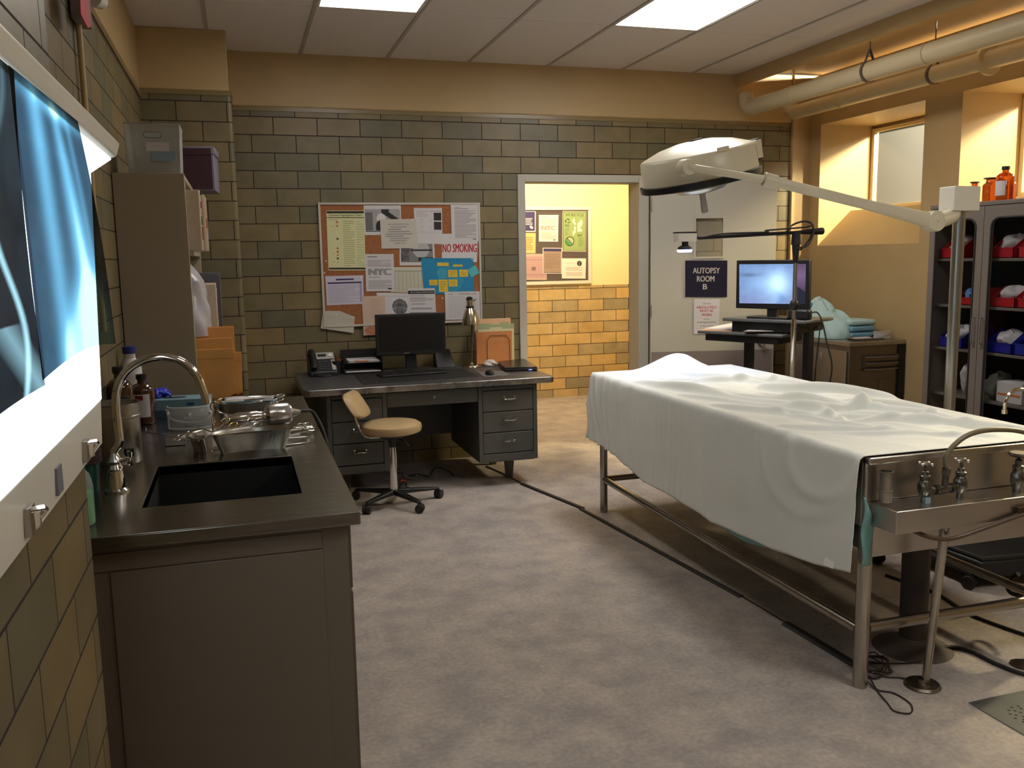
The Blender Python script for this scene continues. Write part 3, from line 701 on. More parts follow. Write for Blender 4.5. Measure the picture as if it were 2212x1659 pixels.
# glove box with a blue glove
gb = Vector((-0.275, 4.10, CZ))
t = thing('glove_box', 'light blue box of disposable gloves at the foot of the tall shelf', 'glove box', gb, rz=-0.12)
M_GB = mat('glove_box_card', srgb(116, 150, 162), 0.6, var=0.1, scale=12)
MB().box(-0.125, -0.065, 0, 0.125, 0.065, 0.072).build('carton', M_GB, t, bevel=0.002, local=True)
MB().box(-0.128, -0.068, 0.0, 0.128, 0.062, 0.028).build('carton_stripe', mat('glove_box_stripe', srgb(64, 92, 116), 0.6), t, local=True)
MB().lathe([(0.03, 0), (0.03, 0.0012), (0, 0.0012)], (-0.02, 0, 0.0722), n=30, sx=1.6, sy=0.7).build('opening', M_BLACKM, t, local=True)
MB().box(0.04, -0.0663, 0.045, 0.07, -0.0648, 0.056).build('printed_mark', mat('blue_mark', srgb(20, 70, 120), 0.6), t, local=True)
g = thing('nitrile_glove', 'crumpled bright blue nitrile glove lying on the back of the glove box', 'glove', gb+Vector((-0.09, 0.03, 0.073)))
def crumple(c, s, seed, amp=0.35, n=22, m=14):
    rr = random.Random(seed); ph = [rr.uniform(0, 6) for _ in range(6)]
    def fn(u, v):
        a = 2*PI*u; b = PI*v
        k = 1+amp*(math.sin(3*a+ph[0]+2*b)*math.sin(2*b+ph[1])+0.5*math.sin(5*a+ph[2])*math.sin(5*b+ph[3]))
        return (c[0]+s[0]*k*math.sin(b)*math.cos(a), c[1]+s[1]*k*math.sin(b)*math.sin(a), c[2]+s[2]*(1-k*math.cos(b))*0.5 if b < PI/2 else c[2]+s[2]*(0.5-0.5*k*math.cos(b)))
    return MB().grid(fn, n, m, closeu=True)
crumple(gb+Vector((-0.09, 0.03, 0.071)), (0.045, 0.03, 0.04), 3).build('glove_palm', mat('nitrile_blue', srgb(48, 62, 200), 0.4), g)
fg = MB()
for k, (dx, dy, dz) in enumerate(((-0.03, -0.05, 0.004), (0.0, -0.055, 0.01), (0.055, -0.02, -0.002), (0.05, 0.01, 0.006))):
    p = gb+Vector((-0.09, 0.03, 0.088)); fg.tube([p, p+Vector((dx*0.6, dy*0.6, dz+0.006)), p+Vector((dx, dy, dz-0.008))], lambda s: 0.010*(1-0.5*s), 8, smooth=4)
fg.build('glove_fingers', MATS['nitrile_blue'], g)
# safety goggles
gg = Vector((-0.215, 3.70, CZ))
t = thing('safety_goggles', 'clear safety goggles with white vent buttons on the counter', 'goggles', gg)
M_CLEARP = mat('clear_goggle', (0.86, 0.86, 0.84), 0.08, alpha=0.28, spec=0.6)
def gog(u, v):
    a = PI*(u*1.1-0.05)+PI; z = v*0.085
    return (gg.x-0.0+0.085*math.cos(a), gg.y+0.055*math.sin(a)+0.02-0.012*math.sin(PI*v), gg.z+0.003+z)
MB().grid(gog, 28, 8).build('lens', M_CLEARP, t, solid=0.002)
fr = MB(); fr.tube([gog(k/14, 0.02) for k in range(15)], 0.004, 8); fr.tube([gog(k/14, 1.0) for k in range(15)], 0.005, 8); fr.tube([gog(0, v) for v in (0, .5, 1)], 0.004, 8); fr.tube([gog(1, v) for v in (0, .5, 1)], 0.004, 8)
fr.build('frame_rim', mat('clear_rim', (0.62, 0.62, 0.62), 0.2, alpha=0.55), t)
for u, v in ((0.15, 0.75), (0.5, 0.72), (0.82, 0.72), (0.05, 0.85)):
    p = Vector(gog(u, v)); n_ = Vector((p.x-gg.x, p.y-gg.y-0.02, 0)).normalized(); MB().cyl(p-n_*0.003, p+n_*0.006, 0.007, 0.006, 14).build('vent_button', M_WHITE, t)
MB().tube([(gg.x-0.085, gg.y+0.02, CZ+0.05), (gg.x-0.05, gg.y+0.06, CZ+0.02), (gg.x+0.04, gg.y+0.07, CZ+0.01), (gg.x+0.085, gg.y+0.02, CZ+0.05)], 0.006, 8, smooth=4).build('strap', mat('grey_strap', srgb(130, 128, 128), 0.7), t)
bp = onZ(408, 918, CZ)
t = thing('rubber_bung', 'small black rubber stopper in front of the clear goggles', 'stopper', bp)
MB().lathe([(0.012, 0), (0.016, 0.004), (0.019, 0.03), (0.012, 0.034), (0, 0.03)], bp, n=20).build('stopper_body', M_RUBBER, t)
# instrument pan with blue towel
def rr_loop(sx, sy, r, n=6):
    out = []
    for cx_, cy_, a0 in ((sx-r, sy-r, 0), (-sx+r, sy-r, PI/2), (-sx+r, -sy+r, PI), (sx-r, -sy+r, 1.5*PI)):
        for k in range(n+1): a = a0+PI/2*k/n; out.append((cx_+r*math.cos(a), cy_+r*math.sin(a)))
    return out
def tray_mesh(mb, sx, sy, r, h, wall=0.002, slope=0.9, rim=0.008):
    L1 = rr_loop(sx, sy, r); n = len(L1); lv = []
    for k, z in ((slope, 0.0), (1.0, h), (1.0+rim/sx, h), (1.0+rim/sx, h-0.003), (1.0-wall/sx, h-0.003), (slope-wall/sx, wall)):
        lv.append([(x*k, y*k, z) for x, y in L1])
    vs = [p for l in lv for p in l]; fs = []
    for a in range(len(lv)-1):
        for i in range(n): fs.append((a*n+i, a*n+(i+1) % n, (a+1)*n+(i+1) % n, (a+1)*n+i))
    fs.append(tuple(range(n-1, -1, -1))); fs.append(tuple(range((len(lv)-1)*n, len(lv)*n)))
    return mb.add(vs, fs)
tc_ = Vector((0.015, 4.10, CZ))
t = thing('instrument_tray', 'polished steel tray lined with a blue and white towel at the far end', 'tray', tc_, rz=-0.06)
tray_mesh(MB(), 0.135, 0.095, 0.04, 0.045).build('tray_body', M_CHROME, t, local=True)
tw = thing('folded_towel', 'pale blue and white paper towel folded inside the polished steel tray', 'towel', tc_+Vector((0, 0, 0.006)), rz=-0.06)
def wav(u, v): return (-0.115+0.23*u, -0.075+0.15*v, 0.018+0.006*math.sin(9*u+4*v)+0.004*math.sin(17*v+3*u))
MB().grid(wav, 20, 14).build('blue_sheet', mat('pale_blue_towel', srgb(150, 190, 205), 0.8), tw, local=True, solid=0.002)
MB().grid(lambda u, v: (-0.11+0.215*u, 0.02+0.066*v, 0.030+0.004*math.sin(6*u)+0.008*v), 16, 6).build('white_sheet', M_PAPER, tw, local=True, solid=0.0015)
# surgical instruments -----------------------------------------------------------
M_INST = mat('instrument_steel', (0.72, 0.70, 0.66), 0.16, 1.0)
M_GOLD = mat('gold_handle', (0.75, 0.55, 0.2), 0.25, 1.0)
def scissors(name, label, o, dirv, upv, L=0.17, spread=0.16, m_ring=None, cat='scissors', group='instruments piled by the kidney dishes'):
    """two crossed shanks with finger rings; o = tip end"""
    o, dv = Vector(o), Vector(dirv).normalized(); sv = Vector(upv); sv = (sv-dv*sv.dot(dv)).normalized()
    t = thing(name, label, cat, o, group=group)
    nv = dv.cross(sv)
    for s in (1, -1):
        mb = MB(); pts = [o+nv*(0.0015*s), o+dv*(L*0.38)+sv*(0.001*s)+nv*(0.0015*s), o+dv*(L*0.45)-sv*(0.004*s)+nv*(0.0015*s), o+dv*(L*0.80)-sv*(spread*0.085*s)+nv*(0.0015*s)]
        mb.tube(pts, lambda q: 0.0018+0.0014*math.sin(PI*min(1, q*1.1)), 8, smooth=4)
        mb.build('shank', M_INST, t)
        c = o+dv*(L*0.9)-sv*(spread*0.12*s)
        rg = MB(); rg.tube([c+dv*(0.016*math.cos(a))+sv*(0.012*math.sin(a)) for a in [2*PI*k/18 for k in range(18)]], 0.0021, 8, closed=True)
        rg.build('finger_ring', m_ring or M_INST, t)
    MB().cyl(o+dv*(L*0.42)-nv*0.005, o+dv*(L*0.42)+nv*0.005, 0.0035, 0.0035, 10).build('pivot_screw', M_INST, t)
    return t
def rod_tool(name, label, a, b, r=0.003, flat=False, cat='instrument', group='instruments piled by the kidney dishes', hook=None):
    a, b = Vector(a), Vector(b); t = thing(name, label, cat, a, group=group); L = (b-a).length; d = (b-a)/L
    if flat:
        MB().obox((a+b)/2, d, d.cross(Vector((0, 0, 1))), (0, 0, 1), L, 0.016, 0.003).build('blade_handle', M_INST, t, bevel=0.0012)
        MB().lathe([(0.0082, 0), (0.0082, 0.003)], b-Vector((0, 0, 0.0015)), n=16).build('rounded_end', M_INST, t)
    else:
        MB().cyl(a, a+d*(L*0.45), r*1.6, r*1.3, 12).build('grip', M_INST, t)
        pts = [a+d*(L*0.45), b]+([b+Vector(hook)] if hook else [])
        MB().tube(pts, r*0.7, 8, smooth=3).build('shaft', M_INST, t)
    return t
# scissors lying on the towel tray (rings over its right edge)
scissors('surgical_scissors', 'long steel scissors lying across the towel-lined tray', (-0.06, 4.05, CZ+0.048), (0.235, -0.045, 0.012), (0.1, 1, 0.3), L=0.235, group='instruments in the towel-lined tray')
scissors('tissue_forceps', 'short ring forceps lying inside the towel-lined tray', (-0.09, 4.13, CZ+0.034), (0.19, -0.03, 0.004), (0.1, 1, 0), L=0.17, cat='forceps', group='instruments in the towel-lined tray')
rod_tool('steel_probe', 'straight steel probe along the near side of the towel-lined tray', (-0.10, 4.03, CZ+0.05), (0.09, 4.05, CZ+0.05), group='instruments in the towel-lined tray')
# kidney dishes
def kidney(t, mat_, L=0.13, Wd=0.062, h=0.052):
    def loop(k, z):
        out = []
        for i in range(56):
            a = 2*PI*i/56; x = math.cos(a); y = math.sin(a)
            px = L*x*k; py = Wd*y*k
            py += 0.78*Wd*(1-x*x*1.2)*(1 if y < 0 else 0.42)   # pull the concave side inward
            out.append((px, py, z))
        return out
    lv = [loop(0.78, 0), loop(0.97, h*0.92), loop(1.03, h), loop(1.03, h-0.003), loop(0.965, h*0.9), loop(0.77, 0.003)]
    n = 56; vs = [p for l in lv for p in l]; fs = []
    for a in range(5):
        for i in range(n): fs.append((a*n+i, a*n+(i+1) % n, (a+1)*n+(i+1) % n, (a+1)*n+i))
    fs.append(tuple(range(n-1, -1, -1))); fs.append(tuple(range(5*n, 6*n)))
    MB().add(vs, fs).build('dish_body', mat_, t, local=True)
t = thing('kidney_dish', 'large steel kidney dish right behind the sink', 'kidney dish', (0.015, 3.18, CZ), rz=0.08, group='kidney dishes'); kidney(t, M_STEEL, 0.138, 0.068, 0.07)
t = thing('kidney_dish', 'kidney dish with forceps in it, left of the larger one', 'kidney dish', (-0.125, 3.28, CZ), rz=1.15, group='kidney dishes'); kidney(t, M_STEEL, 0.11, 0.052, 0.055)
MB().tube([Vector((-0.1, 3.17, CZ+0.006))+Vector((0.022*math.cos(a), 0.015*math.sin(a), 0.004)) for a in [k*0.33 for k in range(11)]], 0.0014, 6).build('instrument_ring', M_INST)
tag(D.objects['instrument_ring'], 'thin curved steel ring lying inside the large kidney dish', 'instrument')
for a in range(1):
    pass
S1 = onY(460, 948, 3.27)
scissors('hemostat', 'steel hemostat with rings standing up from the left kidney dish', onY(459, 945, 3.27), onY(461, 905, 3.27)-onY(459, 945, 3.27), (1, 0, 0.3), L=0.125, spread=0.0, m_ring=M_INST, cat='hemostat')
scissors('needle_holder', 'needle holder with gold finger rings leaning over the left kidney dish', onY(440, 950, 3.30), onY(488, 918, 3.36)-onY(440, 950, 3.30), (0, 1, 0.6), L=0.135, m_ring=M_GOLD, cat='needle holder')
scissors('surgical_scissors', 'steel scissors lying behind the large kidney dish', (-0.09, 3.36, CZ+0.03), (0.15, 0.10, 0.03), (0, 1, 0.4), L=0.16)
scissors('artery_forceps', 'artery forceps lying over the left rim of the left kidney dish', onZ(430, 952, CZ+0.05), onZ(345, 936, CZ+0.035)-onZ(430, 952, CZ+0.05), (0, 1, 0.1), L=0.15, cat='forceps')
scissors('artery_forceps', 'second artery forceps with rings nearest the steel canister', onZ(440, 946, CZ+0.055), onZ(358, 928, CZ+0.05)-onZ(440, 946, CZ+0.055), (0, 1, 0.1), L=0.145, cat='forceps')
rod_tool('bone_probe', 'bent steel probe with its tip toward the canister', onZ(440, 944, CZ+0.055), onZ(322, 935, CZ+0.02), hook=(-0.01, 0.0, 0.022))
rod_tool('scalpel', 'dark-handled scalpel leaning from the goggles to the dish', onZ(462, 934, CZ+0.06), onZ(405, 918, CZ+0.04), r=0.0022, cat='scalpel')
bx_ = thing('instrument_block', 'small steel instrument box under the forceps left of the dishes', 'box', onZ(380, 965, CZ))
p = onZ(380, 960, CZ); MB().box(p.x-0.035, p.y-0.03, CZ, p.x+0.035, p.y+0.03, CZ+0.03).build('box_body', M_STEEL, bx_, bevel=0.003)
# autopsy saw
A0 = Vector((-0.06, 3.50, CZ+0.062)); A1 = Vector((0.20, 3.56, CZ+0.062)); ad = (A1-A0).normalized()
t = thing('autopsy_saw', 'chrome electric bone saw with a black hose lying across the counter', 'bone saw', A0)
MB().lathe([(0.012, -0.02), (0.014, 0.0), (0.022, 0.03), (0.022, 0.10), (0.018, 0.11), (0.02, 0.13), (0.03, 0.135)], A0, tuple(ad), n=28).build('handle_barrel', M_CHROME, t)
MB().lathe([(0.03, 0.0), (0.042, 0.006), (0.044, 0.02), (0.044, 0.082), (0.038, 0.094), (0.02, 0.10), (0.012, 0.125), (0.009, 0.135), (0, 0.135)], A0+ad*0.135, tuple(ad), n=32).build('motor_housing', mat('brushed_motor', (0.5, 0.49, 0.47), 0.25, 1.0, var=0.3, scale=20), t)
MB().cyl(A0-ad*0.022, A0-ad*0.012, 0.020, 0.020, 24).build('blade_hub', M_STEEL, t)
c_ = A0+ad*0.18; MB().obox(c_+Vector((0, -0.0442, 0.004)), ad, (0, 0, 1), ad.cross(Vector((0, 0, 1))), 0.035, 0.022, 0.001).build('data_plate', mat('worn_plate', srgb(150, 146, 140), 0.4), t)
MB().obox(A0+ad*0.222+Vector((0.0, -0.0435, 0.008)), ad, (0, 0, 1), ad.cross(Vector((0, 0, 1))), 0.022, 0.03, 0.0014).build('warning_sticker', M_PAPER, t)
h0 = A0+ad*0.265
hose = [h0, h0+Vector((0.025, 0.02, 0.0)), Vector((0.262, 3.62, CZ+0.04)), Vector((0.298, 3.55, CZ-0.06)), Vector((0.305, 3.45, CZ-0.22)), Vector((0.30, 3.40, CZ-0.42)), Vector((0.30, 3.5, CZ-0.7)), Vector((0.31, 3.7, 0.012))]
MB().tube(hose, 0.0075, 12, smooth=6).build('black_hose', M_RUBBER, t)
# long curved retractor behind the saw, scissors and blades at its near right
rt_ = [onZ(462, 882, CZ+0.07), onZ(478, 892, CZ+0.045), onZ(510, 898, CZ+0.03), onZ(560, 902, CZ+0.03)]
tt = thing('rib_retractor', 'long curved steel retractor behind the saw with its blade tipped up', 'retractor', rt_[1])
MB().tube(rt_, 0.0035, 8, smooth=5).build('handle', M_INST, tt)
q = rt_[0]; MB().obox(q+Vector((-0.004, 0.0, -0.03)), (0.9, 0.4, 0), (-0.4, 0.9, 0), (0.25, 0, 1), 0.004, 0.05, 0.075).build('blade', mat('dark_steel', (0.22, 0.2, 0.17), 0.3, 1.0), tt, bevel=0.0015)
scissors('surgical_scissors', 'steel scissors under the saw motor pointing right', (0.05, 3.43, CZ+0.012), (0.20, 0.035, 0.01), (0, 1, 0.2), L=0.20)
scissors('bandage_scissors', 'open steel scissors at the right tip of the large kidney dish', (0.09, 3.30, CZ+0.05), (0.13, 0.02, -0.01), (0, 1, 0.2), L=0.145)
scissors('artery_forceps', 'forceps with rings right below the saw motor', (0.07, 3.36, CZ+0.03), (0.17, 0.06, 0.0), (0, 1, 0.2), L=0.16, cat='forceps')
rod_tool('surgical_blade', 'flat steel instrument near the counter edge, upper of two', (0.09, 3.265, CZ+0.018), (0.205, 3.285, CZ+0.014), flat=True)  # this and the next are flat surgical blades
rod_tool('surgical_blade', 'flat steel instrument near the counter edge, lower of two', (0.10, 3.20, CZ+0.004), (0.21, 3.235, CZ+0.0035), flat=True)
rod_tool('steel_probe', 'steel probe resting on the saw motor end', (0.15, 3.46, CZ+0.004+0.004), (0.245, 3.50, CZ+0.006))
# ================================================================== TALL SHELF UNIT
t = thing('metal_shelf', 'tall beige-grey metal shelving unit against the left wall', 'shelf', (-0.365, 5.1, 0))
M_SH = mat('shelf_enamel', srgb(158, 145, 124), 0.42, var=0.03, scale=2)
HX0, HX1, HY0, HY1, HZ = XL+0.003, -0.211, 4.42, 5.78, 1.962
MB().box(HX0, HY0, 0, HX1, HY0+0.018, HZ).build('side_panel', M_SH, t, bevel=0.002)
MB().box(HX0, HY1-0.018, 0, HX1, HY1, HZ).build('side_panel', M_SH, t, bevel=0.002)
MB().box(HX0, HY0+0.018, 0, HX0+0.006, HY1-0.018, HZ).build('back_panel', M_SH, t, smooth=0)
MB().box(HX1-0.02, HY0+0.0178, 0.0, HX1, HY0+0.04, HZ).build('front_post', M_SH, t, smooth=0)
for z in (0.10, 0.50, 0.885, 1.18, 1.59, 1.94):
    MB().box(HX0+0.006, HY0+0.018, z, HX1-0.001, HY1-0.018, z+0.022).build('shelf_board', M_SH, t, bevel=0.002)
def folders(name, label, y0, y1, x1, z0, z1, tabs, grp='medical file bundles in the shelf unit', tone=None):
    t = thing(name, label, 'file bundle', ((HX1+x1)/2-0.1, (y0+y1)/2, z0), group=grp)
    n = max(2, int((y1-y0)/0.022)); m_ = tone or mat('file_cream', srgb(206, 188, 166), 0.8, var=0.08, scale=20)
    for k in range(n):
        a = y0+(y1-y0)*k/n; b = a+(y1-y0)/n*0.86; dx = rnd.uniform(-0.008, 0.004); dz = rnd.uniform(-0.012, 0)
        MB().box(x1-0.27+dx, a, z0, x1+dx, b, z1+dz).build('folder', m_, t, bevel=0.001)
    for (zz, h, c, k) in tabs:
        a = y0+(y1-y0)*(k+0.1)/n
        MB().box(x1-0.02, a-0.006, z0+zz, x1+0.003, a+0.018, z0+zz+h).build('colour_tab', mat('tab_'+c, {'red': srgb(150, 30, 34), 'green': srgb(40, 110, 50), 'black': srgb(30, 28, 30), 'orange': srgb(214, 88, 40), 'blue': srgb(90, 110, 150)}[c], 0.6), t)
folders('file_bundle', 'cream file folders with red and green tabs, nearest on the upper shelf', 4.45, 4.62, -0.150, 1.6125, 1.90, [(0.05, 0.06, 'red', 3), (0.12, 0.04, 'green', 3), (0.20, 0.03, 'red', 4), (0.26, 0.012, 'black', 4)])
folders('file_bundle', 'cream file folders with an orange tab, second on the upper shelf', 4.66, 4.92, -0.135, 1.6125, 1.885, [(0.22, 0.035, 'orange', 4), (0.06, 0.05, 'blue', 8), (0.02, 0.03, 'green', 9), (0.11, 0.05, 'red', 2)])
folders('file_bundle', 'cream file folders with a dark red tab on the middle shelf', 4.86, 5.02, -0.115, 1.2025, 1.45, [(0.05, 0.12, 'red', 4), (0.22, 0.02, 'black', 4)])
folders('ring_binder', 'grey binders standing behind the file folders on the middle shelf', 5.10, 5.30, -0.10, 1.2025, 1.50, [], tone=mat('binder_grey', srgb(96, 96, 104), 0.5))
t = thing('plastic_bag', 'translucent plastic bag of white supplies bulging from the middle shelf', 'bag', (-0.25, 4.6, 1.2))
def bagf(u, v):
    a = 2*PI*u; z = 1.203+0.36*v; r = (1.0 if v < 0.75 else 1-(v-0.75)*2.2)
    k = 1+0.06*math.sin(7*a+9*v)+0.05*math.sin(4*a-11*v)
    return (-0.285+0.115*k*r*math.cos(a)+0.035*(1-v)*max(0, math.cos(a)), 4.60+0.13*k*r*math.sin(a), z)
MB().grid(bagf, 40, 20, closeu=True).build('bag_skin', mat('cloudy_plastic', srgb(196, 192, 196), 0.25, alpha=0.75, bump=0.6, bscale=30, spec=0.7), t)
MB().box(-0.36, 4.50, 1.203, -0.20, 4.70, 1.40).build('white_packs', M_PAPER, t, bevel=0.01)
M_MAIL = mat('manila_orange', srgb(228, 170, 98), 0.75, var=0.08, scale=9, bump=0.25, bscale=14)
def mailer(label, x0, x1, y, z0, z1, tilt=0.0):
    t = thing('padded_envelope', label, 'envelope', ((x0+x1)/2, y, z0), rot=(0, tilt, 0), group='manila padded envelopes in the shelf')
    w = (x1-x0)/2; h = z1-z0
    def f(u, v): return (-w+2*w*u, -0.007*math.sin(PI*u)**0.5*math.sin(PI*min(1, max(0, v)))**0.5, h*v)
    def bk(u, v): return (-w+2*w*u, 0.007*math.sin(PI*u)**0.5*math.sin(PI*v)**0.5, h*v)
    MB().grid(f, 12, 14).grid(bk, 12, 14).build('envelope_body', M_MAIL, t, local=True)
    MB().box(-w+0.002, -0.0085, h*0.80, w-0.002, -0.0065, h*0.99).build('flap', M_MAIL, t, local=True, bevel=0.0008)
mailer('padded manila envelope, nearest and lowest of the four', -0.44, -0.040, 4.47, 0.907, 1.145, 0)
mailer('padded manila envelope behind the nearest, its flap showing above', -0.44, -0.045, 4.50, 0.907, 1.195)
mailer('tallest padded manila envelope at the back of the stack', -0.44, -0.035, 4.56, 0.907, 1.245)
mailer('padded manila envelope sticking out furthest to the right', -0.40, -0.012, 4.53, 0.907, 1.125, 0.03)
# clear bin on top
b0 = Vector((-0.337, 4.56, HZ))
t = thing('clear_bin', 'frosted clear plastic bin with a hand hole on top of the shelf', 'bin', b0)
M_FROST = mat('frosted_plastic', srgb(190, 190, 186), 0.35, alpha=0.5, spec=0.5)
g = MB(); x0, x1, y0, y1, z1 = -0.118, 0.118, -0.11, 0.13, 0.222; k = 0.008
def slab(mb, xa0, xb0, xa1, xb1, y, z0, z1, th=0.003):
    return mb.add([(xa0, y, z0), (xb0, y, z0), (xb1, y, z1), (xa1, y, z1), (xa0, y+th, z0), (xb0, y+th, z0), (xb1, y+th, z1), (xa1, y+th, z1)], [(0,1,2,3),(7,6,5,4),(0,4,5,1),(1,5,6,2),(2,6,7,3),(3,7,4,0)])
slab(g, x0+k, x1-k, x0+0.003, x1-0.003, y0, 0, 0.16); g.box(x0, y0, 0.16, x0+0.085, y0+0.003, 0.185).box(x0+0.155, y0, 0.16, x1, y0+0.003, 0.185).box(x0, y0, 0.185, x1, y0+0.003, z1)
slab(g, x0+k, x1-k, x0, x1, y1, 0, z1)
g.add([(x0+k, y0, 0), (x0+k, y1, 0), (x0, y1, z1), (x0, y0, z1), (x0+k+.003, y0, 0), (x0+k+.003, y1, 0), (x0+.003, y1, z1), (x0+.003, y0, z1)], [(0,1,2,3),(7,6,5,4),(0,4,5,1),(1,5,6,2),(2,6,7,3),(3,7,4,0)])
g.add([(x1-k, y0, 0), (x1-k, y1, 0), (x1, y1, z1), (x1, y0, z1), (x1-k-.003, y0, 0), (x1-k-.003, y1, 0), (x1-.003, y1, z1), (x1-.003, y0, z1)], [(0,1,2,3),(7,6,5,4),(0,4,5,1),(1,5,6,2),(2,6,7,3),(3,7,4,0)])
g.box(x0+k, y0, 0, x1-k, y1, 0.003)
g.build('bin_walls', M_FROST, t, local=True, smooth=0, merge=False)
g = MB(); g.tube([(x0+0.12+a*1.0, y0-0.001, 0.1725+b) for a, b in rr_loop(0.038, 0.013, 0.0125, 5)], 0.0025, 6, closed=True); g.build('hand_hole_rim', mat('hole_rim', srgb(120, 120, 116), 0.4), t, local=True)
g = MB(); g.tube([(x0, y0, z1), (x1, y0, z1), (x1, y1, z1), (x0, y1, z1)], 0.004, 8, closed=True); g.build('bin_rim', mat('frosted_rim', srgb(190, 190, 186), 0.35, alpha=0.8), t, local=True)
MB().box(-0.03, y0-0.003, 0.10, 0.07, y0-0.001, 0.14).build('address_label', M_PAPER, t, local=True)
MB().box(-0.01, y0-0.003, 0.055, 0.095, y0-0.001, 0.10).build('blue_label', mat('pale_blue_label', srgb(140, 160, 176), 0.8), t, local=True)
MB().box(-0.09, -0.07, 0.004, 0.09, 0.1, 0.09).build('contents', mat('bin_contents', srgb(150, 150, 150), 0.8), t, local=True, bevel=0.01)
t = thing('storage_box', 'dark plum storage box with grey edges on the far end of the shelf top', 'box', (-0.195, 5.60, HZ), rz=-0.07)
MB().box(-0.13, -0.14, 0, 0.11, 0.14, 0.24).build('grey_body', mat('plum_box_grey', srgb(120, 116, 130), 0.5), t, local=True, bevel=0.003)
MB().box(-0.125, -0.1425, 0.008, 0.098, -0.139, 0.232).build('plum_front', mat('plum', srgb(58, 30, 44), 0.6), t, local=True)
MB().box(-0.134, -0.144, 0.205, 0.116, 0.144, 0.246).build('lid', MATS['plum_box_grey'], t, local=True, bevel=0.003)
MB().box(-0.13, -0.1455, 0.2, 0.098, -0.1435, 0.236).build('plum_lid_front', MATS['plum'], t, local=True)

# ================================================================== DESK
DZT = 0.75
t = thing('steel_desk', 'dark grey steel tanker desk with a worn metal-edged top', 'desk', (1.18, 6.1, 0))
M_DK = mat('desk_grey_enamel', srgb(80, 80, 77), 0.4, var=0.05, scale=3)
M_DTOP = mat('desk_linoleum', srgb(62, 62, 64), 0.38, var=0.12, scale=5, rvar=0.08)
def rounded(x0, y0, x1, y1, r, n=6):
    return [((x0+x1)/2+a, (y0+y1)/2+b) for a, b in rr_loop((x1-x0)/2, (y1-y0)/2, r, n)]
T0 = (0.346, 5.63, 2.02, 6.60)
MB().prism(rounded(*T0, 0.04), (0, 0, DZT-0.042), (1, 0, 0), (0, 1, 0), (0, 0, 0.0405)).build('top_edge', mat('desk_metal_edge', (0.35, 0.34, 0.33), 0.3, 1.0, var=0.35, scale=14, rvar=0.1), t, bevel=0.003)
MB().prism(rounded(T0[0]+0.008, T0[1]+0.008, T0[2]-0.008, T0[3]-0.008, 0.035), (0, 0, DZT-0.003), (1, 0, 0), (0, 1, 0), (0, 0, 0.003)).build('top_surface', M_DTOP, t)
def handle(mb, cx, z, y, w=0.055):
    mb.box(cx-w/2, y-0.004, z-0.004, cx-w/2+0.010, y, z+0.012).box(cx+w/2-0.010, y-0.004, z-0.004, cx+w/2, y, z+0.012)
    mb.tube([(cx-w/2+0.004, y-0.004, z), (cx-w/2+0.01, y-0.02, z-0.004), (cx+w/2-0.01, y-0.02, z-0.004), (cx+w/2-0.004, y-0.004, z)], 0.0065, 8, smooth=3)
def pedestal(x0, x1, drawers, slide=True):
    p = MB(); p.box(x0, 5.70, 0.18, x1, 6.52, 0.708); p.box(x0, 5.68, 0.18, x0+0.028, 5.70, 0.708).box(x1-0.028, 5.68, 0.18, x1, 5.70, 0.708).box(x0+0.028, 5.68, 0.18, x1-0.028, 5.70, 0.232)
    p.build('pedestal', M_DK, t, bevel=0.002)
    if slide: MB().box(x0+0.03, 5.676, 0.676, x1-0.03, 5.70, 0.7).build('writing_slide', M_DK, t, bevel=0.003)
    for a, b in drawers:
        d = MB().box(x0+0.031, 5.682, a+0.003, x1-0.031, 5.70, b-0.003).build('drawer', M_DK, t, bevel=0.003)
        h = MB(); handle(h, (x0+x1)/2+0.01, a+(b-a)*0.62, 5.682, 0.085); h.build('handle', M_CHROME, d)
pedestal(1.49, 1.905, [(0.235, 0.38), (0.38, 0.523), (0.523, 0.67)])
pedestal(0.49, 0.875, [(0.235, 0.38), (0.38, 0.523), (0.523, 0.67)])
d = MB().box(0.877, 5.685, 0.60, 1.488, 5.70, 0.698).build('centre_drawer', M_DK, t, bevel=0.003)
MB().cyl((1.19, 5.686, 0.652), (1.19, 5.678, 0.652), 0.009, 0.009, 16).build('lock', M_STEEL, d)
MB().box(0.877, 5.70, 0.60, 1.488, 6.4, 0.606).build('drawer_tray', M_DK, t)
MB().box(0.875, 6.49, 0.24, 1.49, 6.5, 0.70).build('modesty_panel', M_DK, t)
for x in (0.62, 1.77):
    for y in (5.93, 6.36):
        MB().add([(x-0.035, y-0.03, 0.18), (x+0.035, y-0.03, 0.18), (x+0.035, y+0.03, 0.18), (x-0.035, y+0.03, 0.18), (x-0.022, y-0.02, 0), (x+0.022, y-0.02, 0), (x+0.022, y+0.02, 0), (x-0.022, y+0.02, 0)],
                 [(0,1,2,3),(7,6,5,4),(0,4,5,1),(1,5,6,2),(2,6,7,3),(3,7,4,0)]).build('leg', M_DK, t, bevel=0.003)
Z = DZT
# blotter
p = [onZ(*q, Z) for q in ((785, 831), (1036, 813), (1000, 797), (760, 805))]
b = MB().prism([(q.x, q.y) for q in p], (0, 0, Z+0.0005), (1, 0, 0), (0, 1, 0), (0, 0, 0.003)).build('desk_blotter', mat('blotter_black', (0.012, 0.012, 0.013), 0.55), bevel=0.001)
tag(b, 'black desk blotter under the keyboard', 'blotter')
